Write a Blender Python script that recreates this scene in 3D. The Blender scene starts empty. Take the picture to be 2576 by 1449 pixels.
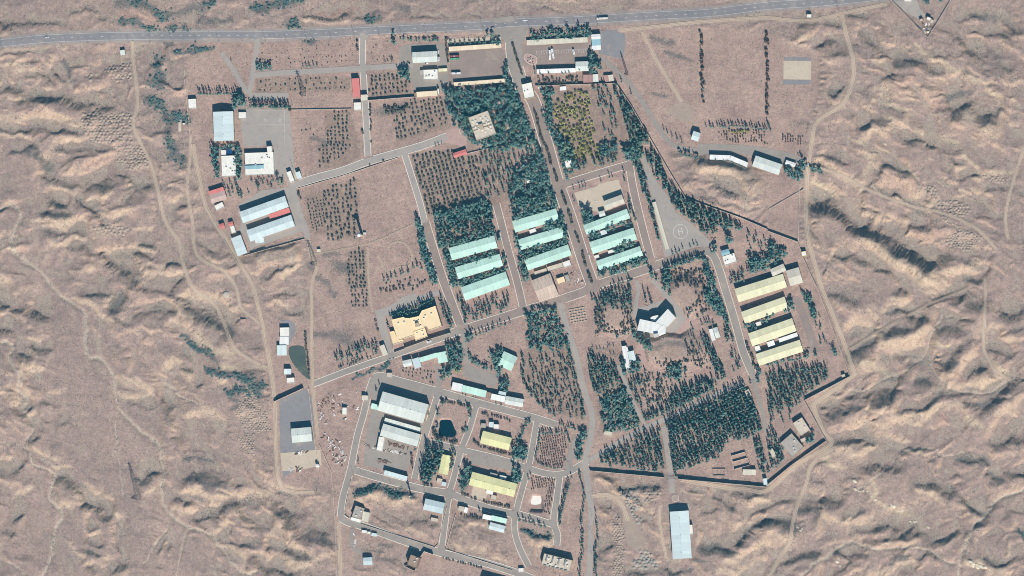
import bpy, math, random
import numpy as np
from mathutils import Vector, Matrix
random.seed(7); RNG = np.random.default_rng(11)
SC = bpy.context.scene
COL = SC.collection
# ------------------------------------------------------------------ camera, sky, sun, exposure
ALT = 6000.0; WID = 1310.72; LEAN = 0.18      # satellite looks a little from the east
cam_d = bpy.data.cameras.new('camera'); cam = bpy.data.objects.new('camera', cam_d); COL.objects.link(cam)
cam.location = (LEAN*ALT, 0, ALT); cam.rotation_euler = (0, 0, 0)
cam_d.sensor_width = 36.0; cam_d.lens = 36.0*ALT/WID; cam_d.shift_x = -LEAN*ALT/WID
cam_d.clip_start = 100.0; cam_d.clip_end = 30000.0
SC.camera = cam
SUN_EL = math.radians(38.0); SUN_AZ = math.radians(163.0)
W = bpy.data.worlds.new('World'); SC.world = W; W.use_nodes = True
_n = W.node_tree.nodes; _bg = _n['Background']
_sky = _n.new('ShaderNodeTexSky'); _sky.sky_type = 'NISHITA'; _sky.sun_disc = False
_sky.sun_elevation = SUN_EL; _sky.sun_rotation = SUN_AZ
_sky.altitude = 1100.0; _sky.air_density = 1.0; _sky.dust_density = 0.4; _sky.ozone_density = 3.0
W.node_tree.links.new(_sky.outputs[0], _bg.inputs[0]); _bg.inputs[1].default_value = 0.055
_sd = bpy.data.lights.new('sun', 'SUN'); _sd.energy = 4.6; _sd.angle = math.radians(0.53); _sd.color = (1.0, 0.93, 0.85)
_so = bpy.data.objects.new('sun', _sd); COL.objects.link(_so)
SDIR = Vector((math.sin(SUN_AZ)*math.cos(SUN_EL), math.cos(SUN_AZ)*math.cos(SUN_EL), math.sin(SUN_EL)))
_so.rotation_euler = SDIR.to_track_quat('Z', 'Y').to_euler(); _so.location = (0, 0, 400)
SC.view_settings.view_transform = 'Standard'; SC.view_settings.look = 'None'
SC.view_settings.gamma = 1.0; SC.view_settings.exposure = 0.60
SC.cycles.filter_width = 1.0; SC.cycles.max_bounces = 4; SC.cycles.volume_bounces = 0; SC.cycles.diffuse_bounces = 2; SC.cycles.transparent_max_bounces = 4

# ------------------------------------------------------------------ survey coordinates -> metres on the ground
FP = 0.32*4096/2576.0                       # one survey unit in metres
def f2w(x, y): return ((x-1288.0)*FP, (724.5-y)*FP)
def pts(s, c=None, r=None):
    """'x,y x,y' in survey units, or in quarter units of sheet (c, r)"""
    out = []
    for t in s.split():
        a, b = t.split(','); a = float(a); b = float(b)
        if c is not None: a = 644.0*c+a/4.0; b = 362.25*r+b/4.0
        out.append(f2w(a, b))
    return out
def P(sheet, s): return pts(s) if sheet == 'F' else pts(s, int(sheet[0]), int(sheet[1]))
TU = FP/4.0
# ------------------------------------------------------------------ materials
def lin(c): c /= 255.0; return c/12.92 if c <= 0.04045 else ((c+0.055)/1.055)**2.4
K_ALB = 0.90
def rgb(r, g, b, k=None): k = K_ALB if k is None else k; return (lin(r)*k, lin(g)*k, lin(b)*k, 1.0)
MATS = {}
class NT:
    def __init__(s, m): s.t = m.node_tree; s.n = s.t.nodes; s.l = s.t.links; s.geo = None
    def new(s, ty, **kw):
        n = s.n.new(ty)
        for k, v in kw.items(): setattr(n, k, v)
        return n
    def setin(s, n, i, v):
        if hasattr(v, 'is_output') or isinstance(v, bpy.types.NodeSocket): s.l.new(v, n.inputs[i])
        else: n.inputs[i].default_value = v
    def noise(s, scale, detail=3.0, rough=0.55, vec=None, dist=0.0):
        n = s.new('ShaderNodeTexNoise'); n.inputs['Scale'].default_value = scale
        n.inputs['Detail'].default_value = detail; n.inputs['Roughness'].default_value = rough
        n.inputs['Distortion'].default_value = dist
        s.l.new(vec if vec is not None else s.pos(), n.inputs['Vector']); return n.outputs['Fac']
    def pos(s):
        if s.geo is None: s.geo = s.new('ShaderNodeNewGeometry')
        return s.geo.outputs['Position']
    def obj(s):
        return s.new('ShaderNodeTexCoord').outputs['Object']
    def math(s, op, a, b=0.0, clamp=False):
        n = s.new('ShaderNodeMath', operation=op); n.use_clamp = clamp; s.setin(n, 0, a); s.setin(n, 1, b); return n.outputs[0]
    def ramp(s, v, lo, hi):
        n = s.new('ShaderNodeMapRange'); n.clamp = True; s.setin(n, 0, v); n.inputs[1].default_value = lo; n.inputs[2].default_value = hi
        return n.outputs[0]
    def mix(s, f, a, b, mode='MIX'):
        n = s.new('ShaderNodeMix', data_type='RGBA', blend_type=mode); s.setin(n, 0, f); s.setin(n, 6, a); s.setin(n, 7, b); return n.outputs[2]
    def attr(s, name):
        return s.new('ShaderNodeAttribute', attribute_name=name).outputs['Fac']
    def map(s, vec, scale, rot=0.0):
        n = s.new('ShaderNodeMapping'); s.l.new(vec, n.inputs[0]); n.inputs['Scale'].default_value = scale; n.inputs['Rotation'].default_value = (0, 0, rot); return n.outputs[0]
    def bump(s, h, strength, dist):
        n = s.new('ShaderNodeBump'); n.inputs['Strength'].default_value = strength; n.inputs['Distance'].default_value = dist
        s.l.new(h, n.inputs['Height']); s.l.new(n.outputs[0], s.bsdf.inputs['Normal'])
def newmat(name, rough=0.9, spec=0.15):
    m = bpy.data.materials.new(name); m.use_nodes = True; nt = NT(m)
    nt.bsdf = nt.n['Principled BSDF']; nt.bsdf.inputs['Roughness'].default_value = rough
    nt.bsdf.inputs['Specular IOR Level'].default_value = spec
    MATS[name] = m; return nt
def simple(name, c, rough=0.85, spec=0.2, var=0.12, scale=0.15, fine=0.08, k=None, tint=0.05, metal=0.0):
    """flat colour broken up by two scales of grime and a per-object tone"""
    nt = newmat(name, rough, spec); col = rgb(*c, k=k)
    a = nt.mix(nt.ramp(nt.noise(scale, 4), 0.3, 0.7), tuple(v*(1-var) for v in col[:3])+(1,), tuple(min(v*(1+var*0.6), 1) for v in col[:3])+(1,))
    b = nt.mix(fine, a, nt.mix(nt.noise(scale*14, 2), (0.05, 0.045, 0.04, 1), (1, 1, 1, 1)), 'OVERLAY')
    oi = nt.new('ShaderNodeObjectInfo').outputs['Random']
    v = nt.math('MULTIPLY_ADD', oi, 2*tint); v.node.inputs[2].default_value = 1-tint
    hsv = nt.new('ShaderNodeHueSaturation'); nt.l.new(b, hsv.inputs['Color']); nt.l.new(v, hsv.inputs['Value'])
    nt.l.new(hsv.outputs[0], nt.bsdf.inputs['Base Color']); nt.bsdf.inputs['Metallic'].default_value = metal
    return MATS[name]
def M(n): return MATS[n]
# metal roofing: ribs come as relief, streaks of dirt run down the slope
def roofmetal(name, c, var=0.07, stain=(150, 140, 130), amount=0.25):
    nt = newmat(name, 0.55, 0.3); col = rgb(*c); oc = nt.obj()
    s1 = nt.ramp(nt.noise(0.9, 4, 0.6, nt.map(oc, (1.0, 0.12, 0.12))), 0.5, 0.8)
    s2 = nt.ramp(nt.noise(0.05, 3, 0.5), 0.35, 0.7)
    a = nt.mix(s2, tuple(v*(1-var) for v in col[:3])+(1,), col)
    a = nt.mix(nt.math('MULTIPLY', s1, amount), a, rgb(*stain)); a = nt.mix(nt.math('MULTIPLY', nt.ramp(nt.noise(0.18, 5, 0.7), 0.55, 0.75), 0.3), a, rgb(186, 170, 150))
    oi = nt.new('ShaderNodeObjectInfo').outputs['Random']
    v = nt.math('MULTIPLY_ADD', oi, 0.13); v.node.inputs[2].default_value = 0.90
    hsv = nt.new('ShaderNodeHueSaturation'); nt.l.new(a, hsv.inputs['Color']); nt.l.new(v, hsv.inputs['Value'])
    nt.l.new(hsv.outputs[0], nt.bsdf.inputs['Base Color'])
    w = nt.new('ShaderNodeTexWave', wave_type='BANDS', bands_direction='X'); w.inputs['Scale'].default_value = 0.9; nt.l.new(oc, w.inputs['Vector'])
    nt.bump(w.outputs['Fac'], 0.25, 0.05)
roofmetal('roof_mint', (200, 236, 220)); roofmetal('roof_white', (238, 240, 236), stain=(190, 180, 165)); roofmetal('roof_grey', (220, 226, 218))
roofmetal('roof_cyan', (214, 230, 230)); roofmetal('roof_yellow', (234, 230, 192), stain=(190, 180, 130)); roofmetal('roof_olive', (230, 228, 172), stain=(180, 176, 110))
roofmetal('roof_red', (216, 128, 122), stain=(200, 140, 125)); roofmetal('roof_cream', (238, 220, 190), stain=(205, 185, 160)); roofmetal('roof_blue', (200, 218, 220))
roofmetal('roof_teal', (150, 190, 200)); roofmetal('roof_rust', (176, 140, 132), stain=(120, 80, 70), amount=0.5); roofmetal('roof_pink', (206, 178, 168)); roofmetal('roof_cement', (214, 208, 190))
roofmetal('roof_stained', (216, 196, 178), stain=(140, 92, 74), amount=0.85)
simple('flat_white', (236, 234, 224), 0.8, 0.2, 0.10, 0.25, 0.12); simple('flat_beige', (206, 194, 176), 0.9, 0.1, 0.12, 0.2, 0.15)
simple('flat_cream', (242, 218, 176), 0.9, 0.1, 0.06, 0.12, 0.10); simple('flat_grey', (176, 168, 158), 0.9, 0.1, 0.14, 0.2, 0.2); simple('flat_brown', (160, 138, 122), 0.9, 0.1, 0.14, 0.2, 0.2)
simple('wall_cream', (188, 172, 148)); simple('wall_white', (206, 202, 194)); simple('wall_grey', (150, 146, 140)); simple('wall_brick', (148, 104, 84)); simple('wall_brown', (142, 118, 100))
simple('wall_yellow', (222, 190, 80)); simple('wall_plaster', (196, 176, 150)); simple('boundary_wall', (168, 148, 132), var=0.15, scale=0.08)
simple('door_metal', (92, 104, 112), 0.6, 0.3); simple('glass_dark', (44, 58, 66), 0.2, 0.5, tint=0.1); simple('steel', (150, 152, 154), 0.5, 0.4); simple('steel_dark', (70, 72, 74), 0.6, 0.3)
simple('wood_pole', (104, 88, 76)); simple('concrete', (196, 184, 168), 0.9, 0.1, 0.12, 0.12, 0.2); simple('kerbstone', (222, 212, 198), 0.9, 0.1, 0.12, 0.3, 0.2)
simple('paint_white', (232, 232, 228), 0.7, 0.2, 0.15, 0.6, 0.2); simple('car_white', (240, 240, 238), 0.35, 0.5, 0.02); simple('car_silver', (170, 174, 178), 0.35, 0.5, 0.03)
simple('bus_red', (150, 66, 60), 0.4, 0.5, 0.04); simple('bus_green', (70, 160, 110), 0.4, 0.5, 0.04); simple('car_dark', (52, 56, 66), 0.35, 0.5, 0.03); simple('rubber', (34, 34, 36))
simple('solar_blue', (40, 74, 120), 0.25, 0.6, 0.05); simple('tank_white', (240, 240, 236), 0.5, 0.3, 0.05); simple('rock_pale', (222, 210, 186), 0.95, 0.1, 0.2, 0.3, 0.3); simple('pool_white', (244, 240, 230), 0.8, 0.2, 0.06)
simple('bark', (92, 76, 64)); simple('scrap_white', (214, 210, 206), tint=0.3); simple('scrap_brown', (120, 96, 84), tint=0.3); simple('container_blue', (160, 196, 226))
def leafmat(name, a, b, k=0.84):
    nt = newmat(name, 0.75, 0.15); ca = rgb(*a, k=k); cb = rgb(*b, k=k)
    c = nt.mix(nt.ramp(nt.noise(0.22, 3), 0.35, 0.65), ca, cb)
    c = nt.mix(nt.math('MULTIPLY', nt.ramp(nt.noise(0.06, 3, 0.6), 0.5, 0.75), 0.55), c, tuple(v*q for v, q in zip(cb[:3], (1.35, 1.05, 0.7)))+(1,))
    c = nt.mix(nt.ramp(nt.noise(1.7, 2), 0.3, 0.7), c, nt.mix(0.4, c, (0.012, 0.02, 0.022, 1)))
    oi = nt.new('ShaderNodeObjectInfo').outputs['Random']
    v = nt.math('MULTIPLY_ADD', oi, 0.55); v.node.inputs[2].default_value = 0.75
    hsv = nt.new('ShaderNodeHueSaturation'); nt.l.new(c, hsv.inputs['Color']); nt.l.new(v, hsv.inputs['Value'])
    nt.l.new(hsv.outputs[0], nt.bsdf.inputs['Base Color'])
leafmat('leaf_dark', (80, 124, 126), (128, 160, 148)); leafmat('leaf_conifer', (80, 118, 120), (120, 150, 138)); leafmat('leaf_orchard', (104, 112, 106), (140, 142, 128))
leafmat('leaf_green', (146, 156, 92), (190, 186, 116)); leafmat('leaf_scrub', (104, 104, 98), (128, 122, 110)); leafmat('leaf_dry', (112, 96, 90), (136, 114, 104)); leafmat('leaf_reed', (74, 104, 108), (106, 132, 126))
# loose and paved ground other than the terrain sheet
K_ALB = 0.73
def groundmat(name, c1, c2, c3=None, s=0.03, fine=0.5, streak=None):
    nt = newmat(name, 0.95, 0.08)
    c = nt.mix(nt.ramp(nt.noise(s, 4, 0.6), 0.35, 0.65), rgb(*c1), rgb(*c2))
    if c3: c = nt.mix(nt.ramp(nt.noise(s*4.3, 4, 0.6), 0.55, 0.75), c, rgb(*c3))
    if streak is not None:
        c = nt.mix(nt.math('MULTIPLY', nt.ramp(nt.noise(0.35, 3, 0.6, nt.map(nt.pos(), (1, 0.06, 1), streak)), 0.45, 0.7), 0.35), c, rgb(*(max(0, v-22) for v in c1)))
    c = nt.mix(nt.math('MULTIPLY', nt.ramp(nt.noise(0.11, 5, 0.75, None, 1.5), 0.56, 0.72), 0.4), c, rgb(*(max(0, v-34) for v in c1))); c = nt.mix(nt.math('MULTIPLY', nt.ramp(nt.noise(0.045, 5, 0.7, None, 0.8), 0.55, 0.7), 0.4), c, rgb(204, 188, 168))
    f = nt.noise(1.1, 2, 0.7)
    c = nt.mix(fine*0.35, c, nt.mix(f, (0.2, 0.2, 0.2, 1), (0.85, 0.85, 0.85, 1)), 'OVERLAY')
    nt.l.new(c, nt.bsdf.inputs['Base Color']); nt.bump(f, 0.3, 0.15)
groundmat('asphalt_highway', (148, 144, 146), (158, 153, 152), (140, 138, 140)); groundmat('asphalt_grey', (166, 157, 148), (176, 166, 156), (158, 150, 144)); groundmat('asphalt_pink', (162, 145, 136), (172, 154, 144), (154, 140, 134))
groundmat('asphalt_light', (178, 170, 162), (188, 178, 168), (168, 160, 156)); groundmat('shoulder_gravel', (168, 156, 150), (180, 166, 156), (154, 146, 144)); groundmat('dirt_road', (210, 188, 166), (218, 196, 172), (200, 178, 158), 0.05); groundmat('dirt_rut', (182, 161, 144), (190, 168, 150), (174, 154, 140), 0.08)
groundmat('concrete_yard', (214, 198, 176), (222, 206, 184), (198, 182, 164), 0.06); groundmat('gravel_dark', (150, 148, 150), (160, 156, 156), (142, 140, 144)); groundmat('paving_pink', (198, 166, 156), (206, 176, 164), (186, 156, 150), 0.1)
groundmat('heap_grey', (166, 160, 152), (180, 172, 160), (152, 148, 144), 0.15); groundmat('heap_tan', (178, 160, 146), (192, 172, 154), (160, 146, 138), 0.12); groundmat('lined_basin', (88, 100, 94), (98, 108, 100), (82, 94, 90), 0.06)
_w = newmat('pond_water', 0.12, 0.5); _w.bsdf.inputs['Base Color'].default_value = (0.004, 0.02, 0.03, 1)
# ------------------------------------------------------------------ mesh helpers
def mesh_from(name, verts, faces, mat=None, smooth=False):
    me = bpy.data.meshes.new(name); me.from_pydata(verts, [], faces)
    if mat: me.materials.append(MATS[mat] if isinstance(mat, str) else mat)
    if smooth: me.polygons.foreach_set('use_smooth', [True]*len(me.polygons))
    me.update(); return me
def mesh_np(name, v, f, mat, nper):
    """v (n,3), f (m,nper) numpy -> mesh, fast"""
    me = bpy.data.meshes.new(name); me.vertices.add(len(v)); me.vertices.foreach_set('co', np.ascontiguousarray(v, np.float32).ravel())
    me.loops.add(f.size); me.loops.foreach_set('vertex_index', np.ascontiguousarray(f, np.int32).ravel())
    me.polygons.add(len(f)); me.polygons.foreach_set('loop_start', np.arange(0, f.size, nper, dtype=np.int32))
    me.update(calc_edges=True); me.materials.append(MATS[mat] if isinstance(mat, str) else mat); return me
class MB:
    def __init__(s): s.v = []; s.f = []
    def box(s, x0, x1, y0, y1, z0, z1):
        b = len(s.v); s.v += [(x0,y0,z0),(x1,y0,z0),(x1,y1,z0),(x0,y1,z0),(x0,y0,z1),(x1,y0,z1),(x1,y1,z1),(x0,y1,z1)]
        s.f += [(b,b+3,b+2,b+1),(b+4,b+5,b+6,b+7),(b,b+1,b+5,b+4),(b+1,b+2,b+6,b+5),(b+2,b+3,b+7,b+6),(b+3,b,b+4,b+7)]; return s
    def prism(s, poly, z0, z1):
        b = len(s.v); n = len(poly)
        a = sum(poly[i][0]*poly[(i+1)%n][1]-poly[(i+1)%n][0]*poly[i][1] for i in range(n))
        if a < 0: poly = poly[::-1]
        s.v += [(p[0], p[1], z0) for p in poly]+[(p[0], p[1], z1) for p in poly]
        s.f += [tuple(b+n+i for i in range(n)), tuple(b+n-1-i for i in range(n))]+[(b+i, b+(i+1)%n, b+n+(i+1)%n, b+n+i) for i in range(n)]; return s
    def cone(s, x, y, z0, z1, r0, r1, n=10):
        b = len(s.v)
        for k in range(n): a = 2*math.pi*k/n; s.v.append((x+r0*math.cos(a), y+r0*math.sin(a), z0))
        for k in range(n): a = 2*math.pi*k/n; s.v.append((x+r1*math.cos(a), y+r1*math.sin(a), z1))
        s.f += [(b+k, b+(k+1)%n, b+n+(k+1)%n, b+n+k) for k in range(n)]+[tuple(b+n+k for k in range(n)), tuple(b+n-1-k for k in range(n))]; return s
    def bar(s, a, b_, r):
        a = Vector(a); c = Vector(b_); d = (c-a).normalized(); u = d.orthogonal().normalized()*r; w = d.cross(u).normalized()*r; b = len(s.v)
        for p in (a, c):
            for q in (u, w, -u, -w): s.v.append(tuple(p+q))
        s.f += [(b+k, b+(k+1)%4, b+4+(k+1)%4, b+4+k) for k in range(4)]+[(b+3,b+2,b+1,b), (b+4,b+5,b+6,b+7)]; return s
    def slab(s, q, t):
        """a sheet with corners q (4 points), thickened by t downwards"""
        b = len(s.v); s.v += [tuple(p) for p in q]+[(p[0], p[1], p[2]-t) for p in q]
        s.f += [(b,b+1,b+2,b+3),(b+7,b+6,b+5,b+4)]+[(b+(i+1)%4, b+i, b+4+i, b+4+(i+1)%4) for i in range(4)]; return s
    def mesh(s, name, mat, smooth=False): return mesh_from(name, s.v, s.f, mat, smooth)
def link(name, data, parent=None, loc=None, rz=None):
    o = bpy.data.objects.new(name, data); COL.objects.link(o)
    if parent is not None: o.parent = parent
    if loc is not None: o.location = loc
    if rz is not None: o.rotation_euler = (0, 0, rz)
    return o
def tag(o, label=None, cat=None, group=None, kind=None):
    if label: o['label'] = label
    if cat: o['category'] = cat
    if group: o['group'] = group
    if kind: o['kind'] = kind
    return o
def empty(name, loc, rz=0.0):
    o = bpy.data.objects.new(name, None); COL.objects.link(o); o.location = loc; o.rotation_euler = (0, 0, rz); o.empty_display_size = 1.0; return o
# ------------------------------------------------------------------ raster of the site
X0, X1, Y0, Y1, DX = -720.0, 720.0, -432.0, 432.0, 1.2
GX = np.arange(X0, X1+DX, DX); GY = np.arange(Y0, Y1+DX, DX); NX = len(GX); NY = len(GY)
def win(bx0, bx1, by0, by1):
    i0 = max(0, int((bx0-X0)/DX)); i1 = min(NX, int((bx1-X0)/DX)+2); j0 = max(0, int((by0-Y0)/DX)); j1 = min(NY, int((by1-Y0)/DX)+2)
    return (i0, i1, j0, j1) if i1 > i0 and j1 > j0 else None
def poly_mask(poly, arr, val=1.0):
    xs = [p[0] for p in poly]; ys = [p[1] for p in poly]; w = win(min(xs), max(xs), min(ys), max(ys))
    if not w: return
    i0, i1, j0, j1 = w; xx, yy = np.meshgrid(GX[i0:i1], GY[j0:j1]); ins = np.zeros(xx.shape, bool); n = len(poly)
    for k in range(n):
        x1, y1 = poly[k]; x2, y2 = poly[(k+1)%n]
        if y1 == y2: continue
        c = ((y1 > yy) != (y2 > yy)) & (xx < (x2-x1)*(yy-y1)/(y2-y1)+x1); ins ^= c
    a = arr[j0:j1, i0:i1]; a[ins] = val
def line_dist(pl, reach, wx=None, wy=None):
    """distance to a polyline inside a window around it; wx, wy warp the sample points"""
    xs = [p[0] for p in pl]; ys = [p[1] for p in pl]; w = win(min(xs)-reach, max(xs)+reach, min(ys)-reach, max(ys)+reach)
    if not w: return None
    i0, i1, j0, j1 = w; xx, yy = np.meshgrid(GX[i0:i1], GY[j0:j1])
    if wx is not None: xx = xx+wx[j0:j1, i0:i1]; yy = yy+wy[j0:j1, i0:i1]
    d = np.full(xx.shape, 1e9)
    if len(pl) == 1: d = np.hypot(xx-pl[0][0], yy-pl[0][1])
    for (ax, ay), (bx, by) in zip(pl[:-1], pl[1:]):
        vx, vy = bx-ax, by-ay; L = max(vx*vx+vy*vy, 1e-9); t = np.clip(((xx-ax)*vx+(yy-ay)*vy)/L, 0, 1)
        d = np.minimum(d, np.hypot(xx-ax-t*vx, yy-ay-t*vy))
    return w, d
def line_mask(pl, hw, arr, val=1.0):
    r = line_dist(pl, hw+3)
    if r: (i0, i1, j0, j1), d = r; a = arr[j0:j1, i0:i1]; a[d <= hw] = val
def smooth_line(pl, step=3.0, closed=False):
    """Catmull-Rom through the points, resampled"""
    p = [Vector((a, b)) for a, b in pl]; n = len(p); out = []
    for i in range(n-1 if not closed else n):
        p0 = p[max(i-1, 0)] if not closed else p[(i-1)%n]; p1 = p[i]; p2 = p[(i+1)%n]; p3 = p[min(i+2, n-1)] if not closed else p[(i+2)%n]
        m = max(2, int((p2-p1).length/step))
        for k in range(m):
            t = k/m; out.append(0.5*((2*p1)+(p2-p0)*t+(2*p0-5*p1+4*p2-p3)*t*t+(3*p1-p0-3*p2+p3)*t*t*t))
    if not closed: out.append(p[-1])
    return [(v.x, v.y) for v in out]
def blur(a, n, passes=2):
    """box blur by n cells"""
    for _ in range(passes):
        for ax in (0, 1):
            pad = [(0, 0), (0, 0)]; pad[ax] = (n+1, n); b = np.cumsum(np.pad(a, pad, mode='edge'), axis=ax)
            a = (np.take(b, range(2*n+1, b.shape[ax]), ax)-np.take(b, range(0, b.shape[ax]-2*n-1), ax))/(2*n+1)
    return a
def vnoise(wl, seed, ax=1.0, ay=1.0, rot=0.0):
    """smooth value noise over the grid, wavelength wl metres"""
    rs = np.random.default_rng(seed); c, s = math.cos(rot), math.sin(rot); xx, yy = np.meshgrid(GX, GY)
    u = ((xx*c+yy*s)/(wl*ax)); v = ((-xx*s+yy*c)/(wl*ay)); tab = rs.random((512, 512))*2-1
    iu = np.floor(u).astype(int); iv = np.floor(v).astype(int); fu = u-iu; fv = v-iv
    fu = fu*fu*fu*(fu*(fu*6-15)+10); fv = fv*fv*fv*(fv*(fv*6-15)+10)
    g = lambda a, b: tab[(iv+b) & 511, (iu+a) & 511]
    return (g(0, 0)*(1-fu)+g(1, 0)*fu)*(1-fv)+(g(0, 1)*(1-fu)+g(1, 1)*fu)*fv
def gnoise(wl, seed, ax=1.0, ay=1.0, rot=0.0, warp=None):
    """gradient noise over the grid, about -1..1"""
    rs = np.random.default_rng(seed); c, s = math.cos(rot), math.sin(rot); gx_, gy_ = np.meshgrid(GX, GY)
    if warp is not None: gx_ = gx_+warp[0]; gy_ = gy_+warp[1]
    u = (gx_*c+gy_*s)/(wl*ax); v = (-gx_*s+gy_*c)/(wl*ay); an = rs.random((256, 256))*2*np.pi; ca, sa = np.cos(an), np.sin(an)
    iu = np.floor(u).astype(int); iv = np.floor(v).astype(int); fu = u-iu; fv = v-iv; wu = fu**3*(fu*(fu*6-15)+10); wv = fv**3*(fv*(fv*6-15)+10)
    def g(a, b): j, i = (iv+b) & 255, (iu+a) & 255; return ca[j, i]*(fu-a)+sa[j, i]*(fv-b)
    return ((g(0, 0)*(1-wu)+g(1, 0)*wu)*(1-wv)+(g(0, 1)*(1-wu)+g(1, 1)*wu)*wv)*1.5
# ------------------------------------------------------------------ roads, yards and tracks (survey lines)
HIGHWAY = "-260,135 -120,122 0,110 125,97 320,90.5 500,89 644,89 769,85 894,79.5 1006,74 1119,69 1219,64 1288,57 1413,53 1538,46 1663,38.7 1788,32 1932,14.5 2032,8 2110,1.5 2250,-14 2420,-38 2700,-80"
ROADS = [  # width in survey units, material, kerbed, label, line
 (34,'asphalt_grey',1,'wide entrance road running from the highway to the white gatehouse','1287,66 1289,100 1293,150 1306,195 1318,232'),
 (30,'asphalt_pink',1,'broad boulevard with planted median between the mint roofed warehouses','1326,232 1345,262 1375,362 1402,456 1438,560 1470,660 1489,712 1496,735'),
 (20,'asphalt_pink',1,'long avenue crossing the compound below the mint roofed warehouses','1135,839 1165,829 1240,806 1310,784 1400,757 1470,733 1510,714 1580,692 1640,672 1690,653 1740,637 1772,630'),
 (18,'asphalt_grey',1,'road bending down past the yellow roofed warehouses to the east corner','1772,630 1792,640 1806,668 1825,730 1848,805 1870,885 1893,940'),
 (11,'asphalt_grey',0,'narrow lane dropping through the dense trees below the yellow warehouses','1893,940 1903,985 1922,1050 1926,1085'),
 (14,'asphalt_light',1,'pale lane along the west edge of the big striped orchard','1018,388 1054,502 1070,565'),
 (20,'asphalt_pink',1,'street past the west end of the left column of mint warehouses','1070,560 1085,610 1110,690 1122,724 1145,785 1162,828'),
 (17,'asphalt_pink',1,'street between the left and middle columns of mint warehouses','1248,512 1262,565 1280,635 1300,705 1317,778'),
 (17,'asphalt_pink',1,'cross street above the beige concrete yard','1412,466 1500,438 1585,413'),
 (18,'asphalt_pink',1,'street between the right column of mint warehouses and the helipad trees','1583,411 1592,470 1613,560 1637,650'),
 (14,'asphalt_light',1,'straight lane from the highway down past the long red roof','912,84 912,130 912,160 915,200 917,240 920,275 924,362 926,392'),
 (14,'asphalt_light',0,'level lane crossing the field below the highway','640,189 700,184 770,180 906,172 1000,166 1040,164'),
 (11,'asphalt_light',0,'left arm of the forked approach lane','556,132 585,172 622,235'),
 (12,'asphalt_light',0,'right arm of the forked approach lane','648,95 645,130 637,175 627,238'),
 (17,'asphalt_light',0,'short concrete lane ending beside the sports yard','628,242 680,242 725,241'),
 (17,'asphalt_light',1,'lane rising from the white guard huts towards the red roofed shed','735,466 800,446 860,430 925,406 1005,383 1060,367 1125,343'),
 (14,'asphalt_light',0,'lane along the east side of the paired warehouses','727,448 738,478 750,520 768,575 776,600'),
 (14,'asphalt_grey',1,'lane climbing past the cream roofed building','785,967 830,950 880,931 990,893 1080,861 1135,841 1162,832'),
 (12,'asphalt_grey',0,'lane leading down to the fan shaped gravel apron','1166,834 1170,880 1180,930'),
 (11,'asphalt_grey',0,'short lane beside the small orchard above the big grey warehouse','1100,918 1103,960 1104,985'),
 (17,'asphalt_grey',1,'road along the north side of the big grey warehouse and the hedge','940,950 960,946 1000,957 1100,984 1190,1010 1270,1031 1340,1050 1400,1069'),
 (15,'asphalt_grey',1,'road along the west side of the workshops','940,950 928,985 915,1040 898,1100 882,1180 862,1255 857,1300'),
 (15,'asphalt_grey',1,'road between the grey workshops and the poplar grove','1104,985 1080,1060 1062,1120 1043,1205'),
 (17,'asphalt_grey',1,'road above the bare brown mound','880,1178 915,1190 970,1206 1060,1230 1130,1241 1175,1260 1245,1283 1300,1294'),
 (14,'asphalt_grey',1,'road between the dark pond and the yellow roofed workshop','1200,1012 1180,1080 1160,1132 1142,1200 1130,1243 1120,1310 1112,1372 1108,1392'),
 (14,'asphalt_grey',1,'road along the west side of the square bare orchard','1352,1052 1342,1110 1330,1172 1312,1235 1298,1290 1294,1330 1306,1375 1330,1425'),
 (15,'asphalt_grey',1,'cross road below the dark pond','1068,1110 1110,1119 1160,1132 1240,1151 1290,1165 1330,1179 1372,1191 1410,1193 1440,1182 1478,1160'),
 (15,'asphalt_light',0,'long straight road along the west side of the sparse conifer plantation','1409,762 1428,830 1448,890 1468,975 1488,1037 1489,1080 1476,1140 1473,1165 1480,1230 1488,1290 1486,1360 1482,1460'),
 (12,'asphalt_light',0,'lane through the rows of tall dark trees','1480,1160 1560,1110 1623,1076 1713,1037 1788,998 1870,962'),
 (9,'asphalt_light',0,'footpath crossing the plantation below the white hall','1555,918 1580,978 1600,1025 1625,1076'),
 (13,'asphalt_light',0,'lane leading to the isolated long grey warehouse','1670,1072 1678,1130 1688,1205 1692,1240'),
 (15,'asphalt_grey',0,'short road past the hedge row beside the square orchard','1452,1098 1440,1130 1428,1180'),
 (17,'asphalt_grey',1,'road below the bare brown mound','857,1302 875,1313 920,1326 1020,1362 1112,1391 1220,1416 1300,1441 1340,1456'),
 (15,'asphalt_grey',1,'road beside the white pit','1408,1197 1400,1260 1393,1312 1402,1345 1400,1372'),
 (14,'asphalt_grey',1,'short road below the white pit','1298,1291 1340,1303 1393,1320'),
 (10,'asphalt_grey',0,'curving lane to the small blue shed at the bottom','886,1330 884,1360 890,1380 913,1392'),
 (12,'asphalt_grey',0,'lane running down beside the perimeter wall to the bent shed','1508,142 1530,160 1550,178 1580,208 1613,252 1640,295 1663,333 1690,362 1720,374 1760,378'),
 (10,'asphalt_light',0,'short lane between the white hall and the round mound','1602,705 1606,730 1600,765 1597,800'),
 (12,'asphalt_light',0,'lane looping behind the white hall','1640,703 1660,725 1690,760 1712,785 1706,800 1690,830'),
]
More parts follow.
